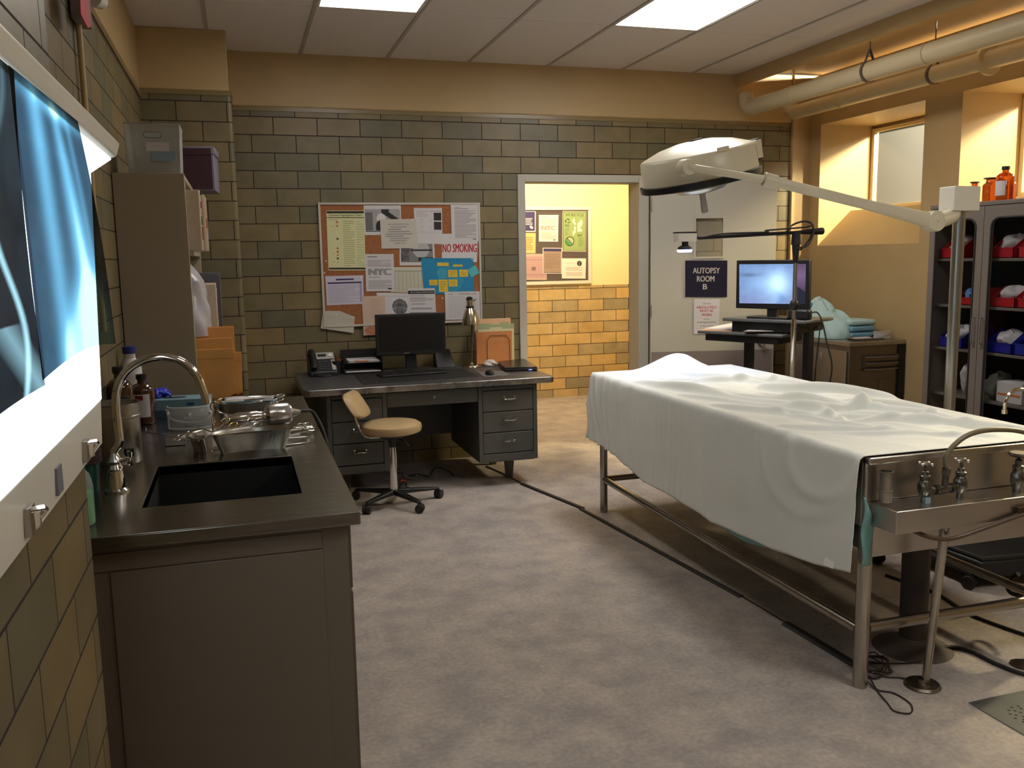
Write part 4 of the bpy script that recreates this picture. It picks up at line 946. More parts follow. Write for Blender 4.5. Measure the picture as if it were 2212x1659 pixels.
# keyboard
a = onZ(826, 816, Z+0.004); c = onZ(966, 806, Z+0.004); ang = math.atan2(c.y-a.y, c.x-a.x); w = (c-a).length
t = thing('keyboard', 'black computer keyboard on the desk blotter', 'keyboard', (a.x, a.y, Z+0.0035), rz=ang)
MB().box(0, 0, 0, w, 0.15, 0.014).build('keyboard_base', M_BLACK, t, local=True, bevel=0.004)
g = MB()
for r in range(5):
    for k in range(18): g.box(0.012+k*(w-0.024)/18+0.001, 0.012+r*0.025, 0.014, 0.012+(k+1)*(w-0.024)/18-0.001, 0.012+r*0.025+0.021, 0.019)
g.build('keys', M_BLACK, t, local=True)
# desk monitor
t = thing('desk_monitor', 'black switched-off computer monitor standing on the desk', 'monitor', (1.2, 6.42, Z))
MY = 6.36
c4 = [onY(*q, MY) for q in ((811, 680), (962, 674), (963, 765), (813, 769))]
x0 = (c4[0].x+c4[3].x)/2; x1 = (c4[1].x+c4[2].x)/2; z0 = c4[3].z; z1 = c4[0].z
MB().box(x0, MY, z0, x1, MY+0.035, z1).build('housing', M_BLACK, t, bevel=0.004)
MB().box(x0+0.018, MY-0.001, z0+0.028, x1-0.018, MY+0.001, z1-0.018).build('screen', mat('dark_screen', (0.006, 0.006, 0.007), 0.28), t)
cx_ = (x0+x1)/2-0.0
MB().box(cx_-0.04, MY+0.036, Z+0.01, cx_+0.04, MY+0.06, z0+0.14).build('stand_neck', M_BLACK, t, bevel=0.004)
MB().lathe([(0.13, 0), (0.13, 0.006), (0.05, 0.014), (0, 0.014)], (cx_, MY+0.03, Z+0.0012), sy=0.75, n=36).build('stand_base', M_BLACK, t)
MB().box(x0+0.20, MY-0.0015, z0+0.008, x0+0.24, MY, z0+0.012).build('status_marks', M_STEEL, t)
# phone
a = onZ(668, 812, Z)
t = thing('desk_phone', 'black desk telephone with a silver display panel', 'telephone', (0.535, 6.40, Z), rz=0.05)
MB().add([(-0.095, -0.09, 0), (0.095, -0.09, 0), (0.095, 0.09, 0), (-0.095, 0.09, 0), (-0.095, -0.09, 0.03), (0.095, -0.09, 0.03), (0.095, 0.07, 0.15), (-0.095, 0.07, 0.15)],
         [(0,3,2,1),(4,5,6,7),(0,1,5,4),(1,2,6,5),(2,3,7,6),(3,0,4,7)]).build('phone_body', mat('phone_black', (0.022, 0.024, 0.028), 0.4), t, local=True, bevel=0.006)
sl = Vector((0, 0.16, 0.12)).normalized(); nn = Vector((0, -0.12, 0.16)).normalized(); o_ = Vector((0, -0.09, 0.03))
def ph(u, v, w): return o_+Vector((u, 0, 0))+sl*v+nn*w
def pbox(u0, u1, v0, v1, h, h0=0.0):
    return MB().add([ph(u0,v0,h0),ph(u1,v0,h0),ph(u1,v1,h0),ph(u0,v1,h0),ph(u0,v0,h),ph(u1,v0,h),ph(u1,v1,h),ph(u0,v1,h)], [(0,3,2,1),(4,5,6,7),(0,1,5,4),(1,2,6,5),(2,3,7,6),(3,0,4,7)])
f = pbox(-0.035, 0.09, 0.128, 0.195, 0.008).build('display_panel', mat('phone_silver', srgb(168, 166, 166), 0.35), t, local=True, bevel=0.002)
pbox(-0.025, 0.035, 0.15, 0.178, 0.0095, 0.007).build('display', mat('lcd_green', srgb(44, 50, 44), 0.3), f, local=True)
MB().lathe([(0.014, 0), (0.014, 0.006), (0.008, 0.009), (0, 0.009)], ph(0.062, 0.162, 0.007), tuple(nn), n=20).build('nav_dial', M_OFFW, f, local=True)
ks = MB()
for r in range(4):
    for k in range(3):
        q = pbox(-0.025+k*0.026, -0.008+k*0.026, 0.02+r*0.024, 0.036+r*0.024, 0.005); ks.add(q.v, q.f)
ks.build('keypad', mat('phone_keys', (0.05, 0.052, 0.058), 0.4), t, local=True)
pbox(0.062, 0.09, 0.015, 0.12, 0.004).build('speed_dial_strip', mat('speed_dial', srgb(165, 163, 160), 0.6), t, local=True)
h = MB(); h.tube([ph(-0.066, 0.02, 0.018), ph(-0.066, 0.05, 0.03), ph(-0.066, 0.15, 0.03), ph(-0.066, 0.19, 0.02)], lambda s: 0.017+0.008*abs(2*s-1)**2, 12, smooth=4); h.build('handset', M_BLACK, t, local=True)
MB().tube([(-0.07, -0.10, 0.012), (-0.03, -0.135, 0.006), (0.03, -0.135, 0.006), (0.06, -0.10, 0.01)], 0.006, 8, smooth=5).build('coiled_cord', M_BLACK, t, local=True)
# pencil cup
pc = onZ(729, 808, Z)
t = thing('pencil_cup', 'black pencil cup between the telephone and the paper tray', 'pencil cup', pc)
MB().lathe([(0.036, 0), (0.038, 0.095), (0.035, 0.095), (0.033, 0.004), (0, 0.004)], pc, n=28).build('cup_body', M_BLACKM, t)
for k, (dx, dy, c, lb) in enumerate(((-0.012, 0.0, srgb(190, 180, 160), 'pale wooden pencil in the black pencil cup'), (0.008, 0.01, srgb(200, 90, 30), 'orange pen in the black pencil cup'), (0.016, -0.004, srgb(220, 190, 40), 'yellow marker in the black pencil cup'), (-0.004, 0.014, srgb(60, 56, 54), 'dark pen in the black pencil cup'))):
    o = MB().cyl(pc+Vector((dx*0.4, dy*0.4, 0.006)), pc+Vector((dx*1.8, dy*1.6, (0.118, 0.114, 0.108, 0.14)[k])), 0.004, 0.0042, 10).build('pen', mat('pen_%d' % k, c, 0.5)); tag(o, lb, 'pen', 'pens in the pencil cup')
# paper tray
t = thing('letter_tray', 'two-tier black letter tray left of the desk monitor', 'letter tray', (0.82, 6.48, Z))
x0, x1, y0, y1 = 0.685, 0.955, 6.34, 6.58
g = MB(); g.box(x0, y0, Z+0.008, x1, y1, Z+0.011); g.build('lower_shelf', M_BLACK, t)
g = MB(); g.box(x0, y0, Z+0.075, x1, y1, Z+0.078); g.build('upper_shelf', M_BLACK, t)
g = MB(); g.box(x0-0.004, y0, Z+0.0, x0, y1, Z+0.13).box(x1, y0, Z+0.0, x1+0.004, y1, Z+0.13).box(x0, y1-0.004, Z, x1, y1, Z+0.155); g.build('side_walls', M_BLACK, t, bevel=0.001)
g = thing('paper_stack', 'printed papers in the upper tier of the black letter tray', 'papers', (0.82, 6.45, Z+0.0785), rz=0.0)
for k in range(5): MB().box(-0.10+rnd.uniform(-.006,.006), -0.095-k*0.001, 0.003*k, 0.115+rnd.uniform(-.006,.006), 0.11, 0.003*k+0.0025).build('sheet', M_PAPER, g, local=True)
MB().box(-0.06, -0.1003, 0.008, 0.04, -0.096, 0.0155).build('orange_edge', mat('orange_paper', srgb(210, 130, 90), 0.7), g, local=True)
o = MB().box(x0+0.01, y0+0.002, Z+0.0115, x1-0.01, y1-0.01, Z+0.0165).build('paper_sheet', M_PAPER); tag(o, 'white papers in the lower tier of the black letter tray', 'papers')
# desk lamp (brushed nickel) in front of the pin board
lb = onZ(1019, 792, Z)
t = thing('desk_lamp', 'brushed nickel gooseneck desk lamp with a black switch top', 'desk lamp', lb)
M_NI = mat('brushed_nickel', (0.50, 0.44, 0.34), 0.2, 1.0)
MB().lathe([(0.075, 0), (0.077, 0.004), (0.074, 0.008), (0.068, 0.009), (0.066, 0.018), (0.02, 0.02), (0.012, 0.03), (0, 0.03)], lb, n=40).build('base', M_NI, t)
LY = lb.y
st = [lb+Vector((0, 0, 0.02)), onY(1020, 745, LY), onY(1020, 710, LY), onY(1022, 690, LY)]
MB().tube(st, 0.005, 10, smooth=4).build('stem', M_NI, t)
MB().cyl(onY(1020, 740, LY), onY(1020, 700, LY), 0.008, 0.009, 12).build('stem_sleeve', mat('lamp_grey', srgb(90, 84, 80), 0.4), t)
s0, s1 = onY(1017, 700, LY-0.05), onY(1015, 664, LY-0.05)
ax = (s1-s0).normalized(); hh = (s1-s0).length
MB().lathe([(0.062, -0.003), (0.064, 0), (0.058, hh*0.35), (0.042, hh*0.75), (0.024, hh*1.0), (0.020, hh*1.05), (0.020, hh*1.02), (0.054, hh*0.3), (0.061, 0)], s0, tuple(ax), n=36).build('lamp_shade', M_NI, t)
MB().lathe([(0.030, 0), (0.030, 0.012), (0.026, 0.014)], s1-ax*0.002, tuple(ax), n=28).build('collar', M_BLACK, t)
MB().lathe([(0.024, 0.012), (0.024, 0.055)], s1, tuple(ax), n=28).build('socket_sleeve', M_CHROME, t)
MB().lathe([(0.025, 0.055), (0.024, 0.068), (0.014, 0.078), (0, 0.08)], s1, tuple(ax), n=28).build('socket_cap', M_BLACK, t)
k0 = s1+ax*0.045+Vector((0.022, 0, 0)); MB().tube([k0, k0+Vector((0.03, 0, 0.012))], 0.003, 8).build('switch_stem', M_BLACK, t)
# file sorter and folders beside the lamp
FX0, FX1_ = onY(1030, 780, 6.50).x, onY(1112, 780, 6.50).x
t = thing('wire_file_sorter', 'black wire file sorter holding folders at the right end of the desk', 'file sorter', ((FX0+FX1_)/2, 6.50, Z))
zt = onY(1075, 724, 6.45).z; xa, xb = onY(1053, 778, 6.45).x, onY(1102, 778, 6.45).x
for k, yy in enumerate((6.45, 6.53, 6.585)):
    hh2 = zt
    MB().tube([(xa, yy, Z+0.003), (xa, yy, hh2-0.04), (xa+0.03, yy, hh2), (xb-0.03, yy, hh2), (xb, yy, hh2-0.04), (xb, yy, Z+0.003)], 0.0022, 6).build('wire_hoop', M_BLACK, t)
MB().tube([(xa, 6.45, Z+0.003), (xb, 6.45, Z+0.003), (xb, 6.585, Z+0.003), (xa, 6.585, Z+0.003)], 0.0025, 6, closed=True).build('wire_base', M_BLACK, t)
def folder(label, y, lpx, rpx, toppx, m_, tabx=None, grp='folders in the wire file sorter', lean=0.0):
    x0, x1 = onY(lpx, 740, y).x, onY(rpx, 740, y).x; z1 = onY((lpx+rpx)/2, toppx, y).z
    t = thing('file_folder', label, 'folder', ((x0+x1)/2, y, Z+0.007), group=grp)
    MB().box(x0, y, Z+0.007, x1, y+0.006, z1).build('folder_cover', m_, t, bevel=0.0012)
    if tabx:
        a, b = onY(tabx[0], 700, y).x, onY(tabx[1], 700, y).x; MB().box(a, y+0.001, z1, b, y+0.004, z1+0.014).build('folder_tab', m_, t)
    return t
M_F1 = mat('folder_kraft', srgb(196, 128, 76), 0.7, var=0.06, scale=10); M_F2 = mat('folder_green', srgb(160, 168, 130), 0.75); M_F3 = mat('folder_cream', srgb(206, 198, 160), 0.75); M_F4 = mat('folder_peach', srgb(222, 178, 140), 0.75)
folder('orange-brown file folder in the front slot of the wire sorter', 6.458, 1029, 1106, 716, M_F1)
folder('pale yellow-green folder just behind the orange-brown one', 6.475, 1032, 1110, 711, M_F3, (1058, 1084))
folder('grey-green folder in the middle slot of the wire sorter', 6.49, 1031, 1110, 702, M_F2, (1036, 1060))
folder('second grey-green folder with torn yellow notes on top', 6.505, 1032, 1111, 700, mat('folder_green2', srgb(170, 172, 120), 0.75), (1080, 1100))
folder('peach folder tallest at the back of the wire sorter', 6.55, 1026, 1104, 688, M_F4)
# glass ashtray / crumpled foil, mouse, pad, laptop
ac = onZ(1058, 791, Z)
o = crumple(ac+Vector((0, 0, 0.0)), (0.05, 0.035, 0.045), 9, 0.28).build('crumpled_wrap', mat('clear_wrap', (0.75, 0.75, 0.76), 0.12, alpha=0.6, spec=0.8, bump=0.8, bscale=50)); tag(o, 'crumpled clear plastic wrap between the lamp and the laptop', 'wrapper')
p = [onZ(*q, Z) for q in ((1046, 816), (1101, 811), (1086, 802), (1030, 804))]
o = MB().prism([(q.x, q.y) for q in p], (0, 0, Z+0.001), (1, 0, 0), (0, 1, 0), (0, 0, 0.003)).build('mouse_pad', mat('mouse_pad_grey', srgb(96, 96, 98), 0.8)); tag(o, 'grey rectangular mouse pad at the right end of the desk', 'mouse pad')
mc = onZ(1058, 809, Z+0.004); mc.z = Z+0.0045
t = thing('computer_mouse', 'small black computer mouse on the grey pad', 'mouse', mc)
MB().lathe([(0.028, 0), (0.032, 0.006), (0.030, 0.018), (0.020, 0.029), (0.0, 0.034)], mc, n=26, sx=1.0, sy=1.5).build('mouse_shell', M_BLACK, t)
MB().cyl(mc+Vector((-0.004, -0.026, 0.024)), mc+Vector((0.004, -0.026, 0.024)), 0.007, 0.007, 12).build('scroll_wheel', M_RUBBER, t)
p = [onZ(*q, Z+0.02) for q in ((1090, 797), (1161, 795), (1132, 777), (1076, 783))]
t = thing('closed_laptop', 'closed black laptop with a small blue light on the desk corner', 'laptop', (p[0].x+0.1, p[0].y+0.1, Z))
MB().prism([(q.x, q.y) for q in p], (0, 0, Z+0.003), (1, 0, 0), (0, 1, 0), (0, 0, 0.016)).build('laptop_base', M_BLACK, t, bevel=0.003)
cxx = sum(q.x for q in p)/4; cyy = sum(q.y for q in p)/4
MB().prism([(cxx+(q.x-cxx)*0.99, cyy+(q.y-cyy)*0.99) for q in p], (0, 0, Z+0.020), (1, 0, 0), (0, 1, 0), (0, 0, 0.010)).build('laptop_lid', mat('laptop_lid', (0.02, 0.018, 0.018), 0.25), t, bevel=0.003)
q = p[0].lerp(p[1], 0.78); MB().box(q.x-0.012, q.y-0.006, Z+0.008, q.x+0.012, q.y-0.0, Z+0.013).build('status_light', mat('blue_led', (0.1, 0.15, 0.6), 0.4, emit=(0.25, 0.35, 1.0), estr=1.6), t)
# cable loops under the desk
rr = random.Random(5)
for k, (lab, m_, r_) in enumerate((('tangle of pale cables on the floor under the desk', mat('beige_cable', srgb(150, 146, 138), 0.5), 0.004), ('tangle of black cables on the floor under the desk', M_RUBBER, 0.004))):
    pts = [Vector((0.95+0.06*i*0.9+rr.uniform(-0.04, 0.04), 6.15+0.12*math.sin(i*1.9+k)+rr.uniform(-0.03, 0.03), 0.006+(0.05 if i % 3 else 0.0)*rr.random())) for i in range(10)]
    o = MB().tube(pts, r_, 8, smooth=6).build('cable_tangle', m_); tag(o, lab, 'cables')
o = MB().cyl((1.0, 5.98, 0.022), (1.035, 5.97, 0.022), 0.02, 0.018, 18).build('orange_plug', mat('orange_plug', srgb(170, 60, 30), 0.5)); tag(o, 'orange electrical plug on the floor under the desk', 'plug')
# monitor riser / router box behind the monitor
t = thing('desk_docking_stand', 'black slanted stand behind the desk monitor', 'stand', (1.48, 6.52, Z))
MB().add([(1.38, 6.45, Z), (1.52, 6.45, Z), (1.52, 6.58, Z), (1.38, 6.58, Z), (1.38, 6.54, Z+0.125), (1.50, 6.54, Z+0.125), (1.50, 6.58, Z+0.125), (1.38, 6.58, Z+0.125)], [(0,3,2,1),(4,5,6,7),(0,1,5,4),(1,2,6,5),(2,3,7,6),(3,0,4,7)]).build('stand_body', M_BLACK, t, bevel=0.003)

# ================================================================== SWIVEL CHAIR
CC = Vector((0.868, 5.47, 0))
t = thing('swivel_chair', 'tan vinyl swivel task chair with a small round seat', 'chair', CC)
M_TAN = mat('tan_vinyl', srgb(178, 152, 112), 0.42, var=0.06, scale=10, bump=0.1, bscale=90)
zs = 0.475
MB().lathe([(0.0, 0.0), (0.15, 0.0), (0.183, 0.012), (0.19, 0.035), (0.185, 0.055), (0.165, 0.068), (0.08, 0.074), (0, 0.074)], CC+Vector((0, 0, zs)), n=48).build('seat', M_TAN, t)
MB().cyl(CC+Vector((0, 0, zs-0.03)), CC+Vector((0, 0, zs+0.002)), 0.07, 0.12, 20).build('seat_plate', M_BLACK, t)
MB().cyl(CC+Vector((0, 0, 0.09)), CC+Vector((0, 0, zs-0.09)), 0.026, 0.024, 20).build('column', M_CHROME, t)
MB().cyl(CC+Vector((0, 0, zs-0.095)), CC+Vector((0, 0, zs-0.028)), 0.018, 0.030, 20).build('column_top', M_BLACK, t)
MB().tube([CC+Vector((0.02, 0, zs-0.035)), CC+Vector((0.07, -0.03, zs-0.05)), CC+Vector((0.10, -0.04, zs-0.09))], 0.006, 8).build('height_lever', M_BLACK, t)
for (x, y) in ((1.175, 5.56), (0.991, 5.262), (0.675, 5.352), (0.655, 5.71), (0.99, 5.79)):
    e = Vector((x, y, 0)); dv = (e-CC); dv.z = 0; L_ = dv.length-0.0; dv.normalize(); sd = dv.cross(Vector((0, 0, 1)))
    g = MB(); P0 = CC+Vector((0, 0, 0.115)); P1 = Vector((e.x, e.y, 0.075))
    for q in (0,): g.add([P0+sd*0.026+Vector((0,0,0.0)), P0-sd*0.026, P0-sd*0.026-Vector((0,0,0.035)), P0+sd*0.026-Vector((0,0,0.035)), P1+sd*0.015, P1-sd*0.015, P1-sd*0.015-Vector((0,0,0.016)), P1+sd*0.015-Vector((0,0,0.016))],
          [(0,1,2,3),(7,6,5,4),(0,4,5,1),(1,5,6,2),(2,6,7,3),(3,7,4,0)])
    g.build('base_arm', M_BLACK, t, bevel=0.006)
    g = MB(); cc2 = Vector((e.x, e.y, 0.029)); hd = (sd*0.8+dv*0.6).normalized()
    g.cyl(cc2-hd*0.024, cc2-hd*0.006, 0.028, 0.028, 22); g.cyl(cc2+hd*0.006, cc2+hd*0.024, 0.028, 0.028, 22); g.cyl(cc2-hd*0.008, cc2+hd*0.008, 0.02, 0.02, 12)
    g.cyl(Vector((e.x, e.y, 0.045)), Vector((e.x, e.y, 0.07)), 0.007, 0.007, 10)
    g.build('caster', M_BLACK, t, bevel=0.003)
BX = Vector((-0.20, 0.04, 0))
MB().tube([CC+Vector((-0.04, 0.0, zs-0.02)), CC+Vector((-0.15, 0.01, zs-0.018)), CC+BX+Vector((0.005, -0.01, zs+0.03)), CC+BX+Vector((-0.028, 0.0, zs+0.13)), CC+BX+Vector((-0.050, 0.0, zs+0.22)), CC+BX+Vector((-0.055, 0, zs+0.235))], 0.008, 10, smooth=5).build('back_bar', M_CHROME, t)
bc = CC+BX+Vector((0.000, 0.0, zs+0.19))
def bk(u, v, off):
    a = 2*PI*u; r = min(1, v)
    yy = 0.155*r*math.cos(a); zz = 0.088*r*math.sin(a)
    # rounded oblong
    k = (abs(math.cos(a))**4+abs(math.sin(a))**4)**-0.25*0.92; yy *= k; zz *= k
    thick = 0.030*math.sqrt(max(0, 1-r**4))
    bend = -0.55*(yy/0.155)**2*0.045
    return yy, zz, thick*off, bend
tl_ = Vector((0.26, 0.0, -0.966)).normalized()
rotb = math.radians(-24)
def bpt(u, v, off):
    yy, zz, th, bend = bk(u, v, off)
    # local: y along width, z along height, x = normal (toward the sitter)
    x = th-bend*-1*0.8
    p = Vector((x-0.62*zz, yy, zz))
    c, s = math.cos(rotb), math.sin(rotb)
    return bc+Vector((p.x*c-p.y*s, p.x*s+p.y*c, p.z))
MB().grid(lambda u, v: bpt(u, v, 1), 40, 12, closeu=True).grid(lambda u, v: bpt(u, v, -1), 40, 12, closeu=True).build('backrest', M_TAN, t, smooth=70)
kn = CC+BX+Vector((-0.062, -0.01, zs+0.215)); MB().cyl(kn+Vector((0.02, 0, 0)), kn, 0.007, 0.012, 12).cyl(kn, kn-Vector((0.015, 0, 0)), 0.014, 0.014, 12).build('adjust_knob', M_CHROME, t)
# ================================================================== PIN BOARDS AND PAPERS
def plane_map(corners):
    tl, tr, br, bl = corners
    return lambda u, v: (tl*(1-u)+tr*u)*(1-v)+(bl*(1-u)+br*u)*v
def paper(name, label, corners, out, m_, items=(), cat='paper', group=None, th=0.0007, pins=()):
    """a sheet on a surface. corners tl,tr,br,bl; out = unit vector away from the surface"""
    cs = [Vector(c) for c in corners]; out = Vector(out); f = plane_map(cs)
    t = thing(name, label, cat, (cs[0]+cs[1]+cs[2]+cs[3])/4, group=group)
    MB().add(cs+[c-out*th for c in cs], [(0,1,2,3),(7,6,5,4),(0,4,5,1),(1,5,6,2),(2,6,7,3),(3,7,4,0)]).build('sheet', m_, t, smooth=0)
    ax = (cs[1]-cs[0]).normalized(); ay = (cs[0]-cs[3]).normalized(); W_ = (cs[1]-cs[0]).length; H_ = (cs[3]-cs[0]).length
    k = 0
    for it in items:
        k += 1; e = out*(0.0004+0.00006*k); kind = it[0]
        if kind == 'rect':
            _, u0, v0, u1, v1, mm, nm = it
            MB().add([f(u0,v0)+e, f(u1,v0)+e, f(u1,v1)+e, f(u0,v1)+e], [(0,1,2,3)]).build(nm, mm, t, smooth=0)
        elif kind == 'lines':
            _, u0, v0, u1, v1, n, mm, nm = it; g = MB(); r_ = random.Random(hash2(k, int(u0*100))*1000)
            for i in range(n):
                va = v0+(v1-v0)*(i+0.25)/n; vb = v0+(v1-v0)*(i+0.68)/n; ue = u1-(u1-u0)*(0.0 if r_.random() < 0.7 else r_.uniform(0.1, 0.5))
                g.add([f(u0,va)+e, f(ue,va)+e, f(ue,vb)+e, f(u0,vb)+e], [(0,1,2,3)])
            g.build(nm, mm, t, smooth=0)
        elif kind == 'cols':
            _, u0, v0, u1, v1, n, wd, mm, nm = it; g = MB()
            for i in range(n):
                ua = u0+(u1-u0)*i/max(1, n-1); g.add([f(ua-wd/2,v0)+e, f(ua+wd/2,v0)+e, f(ua+wd/2,v1)+e, f(ua-wd/2,v1)+e], [(0,1,2,3)])
            g.build(nm, mm, t, smooth=0)
        elif kind == 'disc':
            _, u, v, r, mm, nm = it; c = f(u, v)+e; n = 28
            MB().add([c+ax*(r*W_*math.cos(2*PI*i/n))+ay*(r*W_*math.sin(2*PI*i/n)) for i in range(n)], [tuple(range(n))]).build(nm, mm, t, smooth=0)
        elif kind == 'ring':
            _, u, v, r, w, mm, nm = it; c = f(u, v)+e; n = 32; g = MB()
            for i in range(n):
                a, b = 2*PI*i/n, 2*PI*(i+1)/n
                g.add([c+(ax*math.cos(q)+ay*math.sin(q))*(rr_*W_) for q, rr_ in ((a, r), (b, r), (b, r-w), (a, r-w))], [(0,1,2,3)])
            g.build(nm, mm, t, smooth=0)
        elif kind == 'diamond':
            _, pts, mm, nm = it; g = MB()
            for (u, v, s) in pts:
                c = f(u, v)+e; g.add([c+ax*s, c+ay*s, c-ax*s, c-ay*s], [(0,1,2,3)])
            g.build(nm, mm, t, smooth=0)
        elif kind == 'poly':
            _, pts, mm, nm = it; MB().add([f(u, v)+e for u, v in pts], [tuple(range(len(pts)))]).build(nm, mm, t, smooth=0)
        elif kind == 'text':
            _, u, v, wf, hf, s, mm, nm, bold = it
            c = f(u, v)+e; lettering(nm, s, mm, face_matrix(c, ax, ay), 0.1, t, fit=(wf*W_, hf*H_), bold=bold)
        elif kind == 'pic':
            _, u0, v0, u1, v1, fn, nu, nv, nm = it
            pic_mesh(nm, t, [f(u0,v0)+e, f(u1,v0)+e, f(u1,v1)+e, f(u0,v1)+e], fn, nu, nv, M_PRINT)
    for (u, v) in pins:
        c = f(u, v); MB().cyl(c, c+out*0.007, 0.0035, 0.0045, 10).build('push_pin', M_WHITE, t)
    return t
def T(u, v, wf, hf, s, mm, nm='heading', bold=0.0): return ('text', u, v, wf, hf, s, mm, nm, bold)
def c4(x, y): return (670+x/5.185, 420+y/5.185)
OUT = Vector((0, -1, 0))
def on_board(pts, layer, Y0=6.643): return [onY(*c4(*p), Y0-0.0012*layer) for p in pts]
M_CORK = mat('cork', srgb(150, 96, 60), 0.9, var=0.25, scale=120, bump=0.3, bscale=200)
bt = thing('pin_board', 'large cork pin board with a white frame on the tiled wall above the desk', 'pin board', onY(865, 570, 6.65))
fc = [onY(*q, 6.636) for q in ((686.4, 436.6), (1038.4, 438.5), (1041, 697), (699, 706))]
x0, x1 = (fc[0].x+fc[3].x)/2, (fc[1].x+fc[2].x)/2; z1, z0 = (fc[0].z+fc[1].z)/2, (fc[2].z+fc[3].z)/2
MB().box(x0+0.01, 6.645, z0+0.01, x1-0.01, 6.657, z1-0.01).build('cork_panel', M_CORK, bt, smooth=0)
w = 0.016; M_BF = mat('board_frame_white', srgb(188, 182, 172), 0.4)
for nm, bx in (('frame_rail', (x0, z1-w, x1, z1)), ('frame_rail', (x0, z0, x1, z0+w)), ('frame_rail', (x0, z0+w, x0+w, z1-w)), ('frame_rail', (x1-w, z0+w, x1, z1-w))):
    MB().box(bx[0], 6.636, bx[1], bx[2], 6.657, bx[3]).build(nm, M_BF, bt, bevel=0.002)
GP = 'papers pinned to the cork board'
M_BLK = mat('black_print', (0.02, 0.018, 0.018), 0.7)
M_LG = mat('light_grey_print', srgb(184, 180, 184), 0.85)
yl = mat('pale_yellow_paper', srgb(208, 206, 158), 0.8)
paper('hazard_chart', 'pale yellow Chemical Segregation Chart with black bands on the cork board', on_board([(180,182),(603,182),(622,850),(206,850)], 1), OUT, yl,
      [('rect', 0.01, 0.008, 0.99, 0.045, M_BLK, 'black_band'), ('rect', 0.01, 0.11, 0.99, 0.122, M_BLK, 'black_rule'), ('rect', 0.01, 0.955, 0.99, 0.985, M_BLK, 'black_band'),
       T(0.5, 0.078, 0.88, 0.045, 'Chemical Segregation Chart', mat('brown_ink', srgb(70, 62, 30), 0.8), bold=0.002),
       ('lines', 0.42, 0.16, 0.72, 0.94, 22, mat('olive_ink', srgb(172, 172, 128), 0.85), 'printed_lines'), ('lines', 0.78, 0.16, 0.97, 0.94, 18, mat('olive_ink2', srgb(180, 186, 140), 0.85), 'printed_lines'),
       ('lines', 0.04, 0.14, 0.3, 0.165, 1, MATS['olive_ink'], 'printed_lines'),
       ('diamond', [(0.27, 0.19, 0.011), (0.27, 0.255, 0.009), (0.265, 0.63, 0.010), (0.262, 0.745, 0.008)], mat('hazard_orange', srgb(190, 110, 60), 0.8), 'orange_diamonds'),
       ('diamond', [(0.26, 0.688, 0.010)], mat('hazard_red', srgb(214, 80, 60), 0.8), 'red_diamond'),
       ('diamond', [(0.258, 0.80, 0.010), (0.27, 0.47, 0.010)], mat('hazard_dark', srgb(70, 74, 50), 0.8), 'dark_diamonds'),
       ('diamond', [(0.16, 0.262, 0.007), (0.15, 0.715, 0.007), (0.15, 0.86, 0.007), (0.26, 0.862, 0.008)], mat('hazard_tan', srgb(190, 166, 120), 0.8), 'tan_diamonds')], 'chart', GP)
def ph1(u, v):
    g = 0.30+0.05*fbm(u*5, v*5)
    if u < 0.22 and v > 0.16: g = 0.13
    if ((u-0.46)/0.13)**2+((v-0.45)/0.26)**2 < 1: g = 0.62
    if ((u-0.44)/0.15)**2+((v-0.85)/0.34)**2 < 1: g = 0.012
    if abs((v-0.1)-(u-0.52)*1.1) < 0.13 and 0.47 < u < 0.95 and v < 0.6: g = 0.012
    if 0.5 < u < 0.68 and v < 0.12: g = 0.02
    return (g, g*0.97, g*0.97)
paper('case_photo', 'black and white photo of a leaning dark shape, upper middle of the cork board', on_board([(597,122),(1016,122),(1022,452),(612,455)], 1), OUT, M_PAPER,
      [('pic', 0.03, 0.13, 0.97, 0.85, ph1, 60, 44, 'printed_photo'), ('rect', 0.03, 0.86, 0.97, 0.89, M_BLK, 'black_bar')], 'photo', GP, pins=((0.96, 0.05),))
beige = mat('beige_paper', srgb(192, 186, 176), 0.85)
paper('notice', 'beige notice of blurry capital lines ending in THANK YOU', on_board([(783,280),(1188,272),(1210,600),(798,608)], 4), OUT, beige,
      [T(0.5, 0.18, 0.60, 0.05, 'FOR ASSISTANCE CALL:', M_INK), T(0.5, 0.82, 0.30, 0.05, 'THANK YOU', M_INK), ('lines', 0.28, 0.24, 0.72, 0.31, 1, M_GRAYINK, 'printed_lines'), ('lines', 0.2, 0.31, 0.8, 0.47, 2, M_GRAYINK, 'printed_lines'),
       ('lines', 0.13, 0.47, 0.87, 0.63, 2, M_GRAYINK, 'printed_lines'), ('lines', 0.24, 0.63, 0.78, 0.77, 2, M_GRAYINK, 'printed_lines')], 'notice', GP, pins=((0.88, 0.03),))
paper('form', 'white form with two black squares, upper right of centre on the cork board', on_board([(1160,152),(1477,152),(1480,560),(1180,545)], 2), OUT, M_PAPER,
      [('rect', 0.70, 0.13, 0.97, 0.345, M_BLK, 'black_square'), ('rect', 0.70, 0.38, 0.97, 0.60, M_BLK, 'black_square'), ('lines', 0.08, 0.07, 0.5, 0.25, 6, mat('pinkish_ink', srgb(186, 160, 164), 0.85), 'printed_lines'),
       ('lines', 0.2, 0.28, 0.32, 0.42, 5, M_LG, 'printed_lines'), ('lines', 0.54, 0.28, 0.62, 0.42, 5, M_LG, 'printed_lines'), ('lines', 0.2, 0.47, 0.32, 0.6, 5, M_LG, 'printed_lines'), ('lines', 0.54, 0.47, 0.62, 0.6, 5, M_LG, 'printed_lines'), ('lines', 0.1, 0.64, 0.95, 0.72, 4, M_LG, 'printed_lines'), ('lines', 0.55, 0.08, 0.97, 0.10, 1, M_INK, 'printed_lines')], 'form', GP)
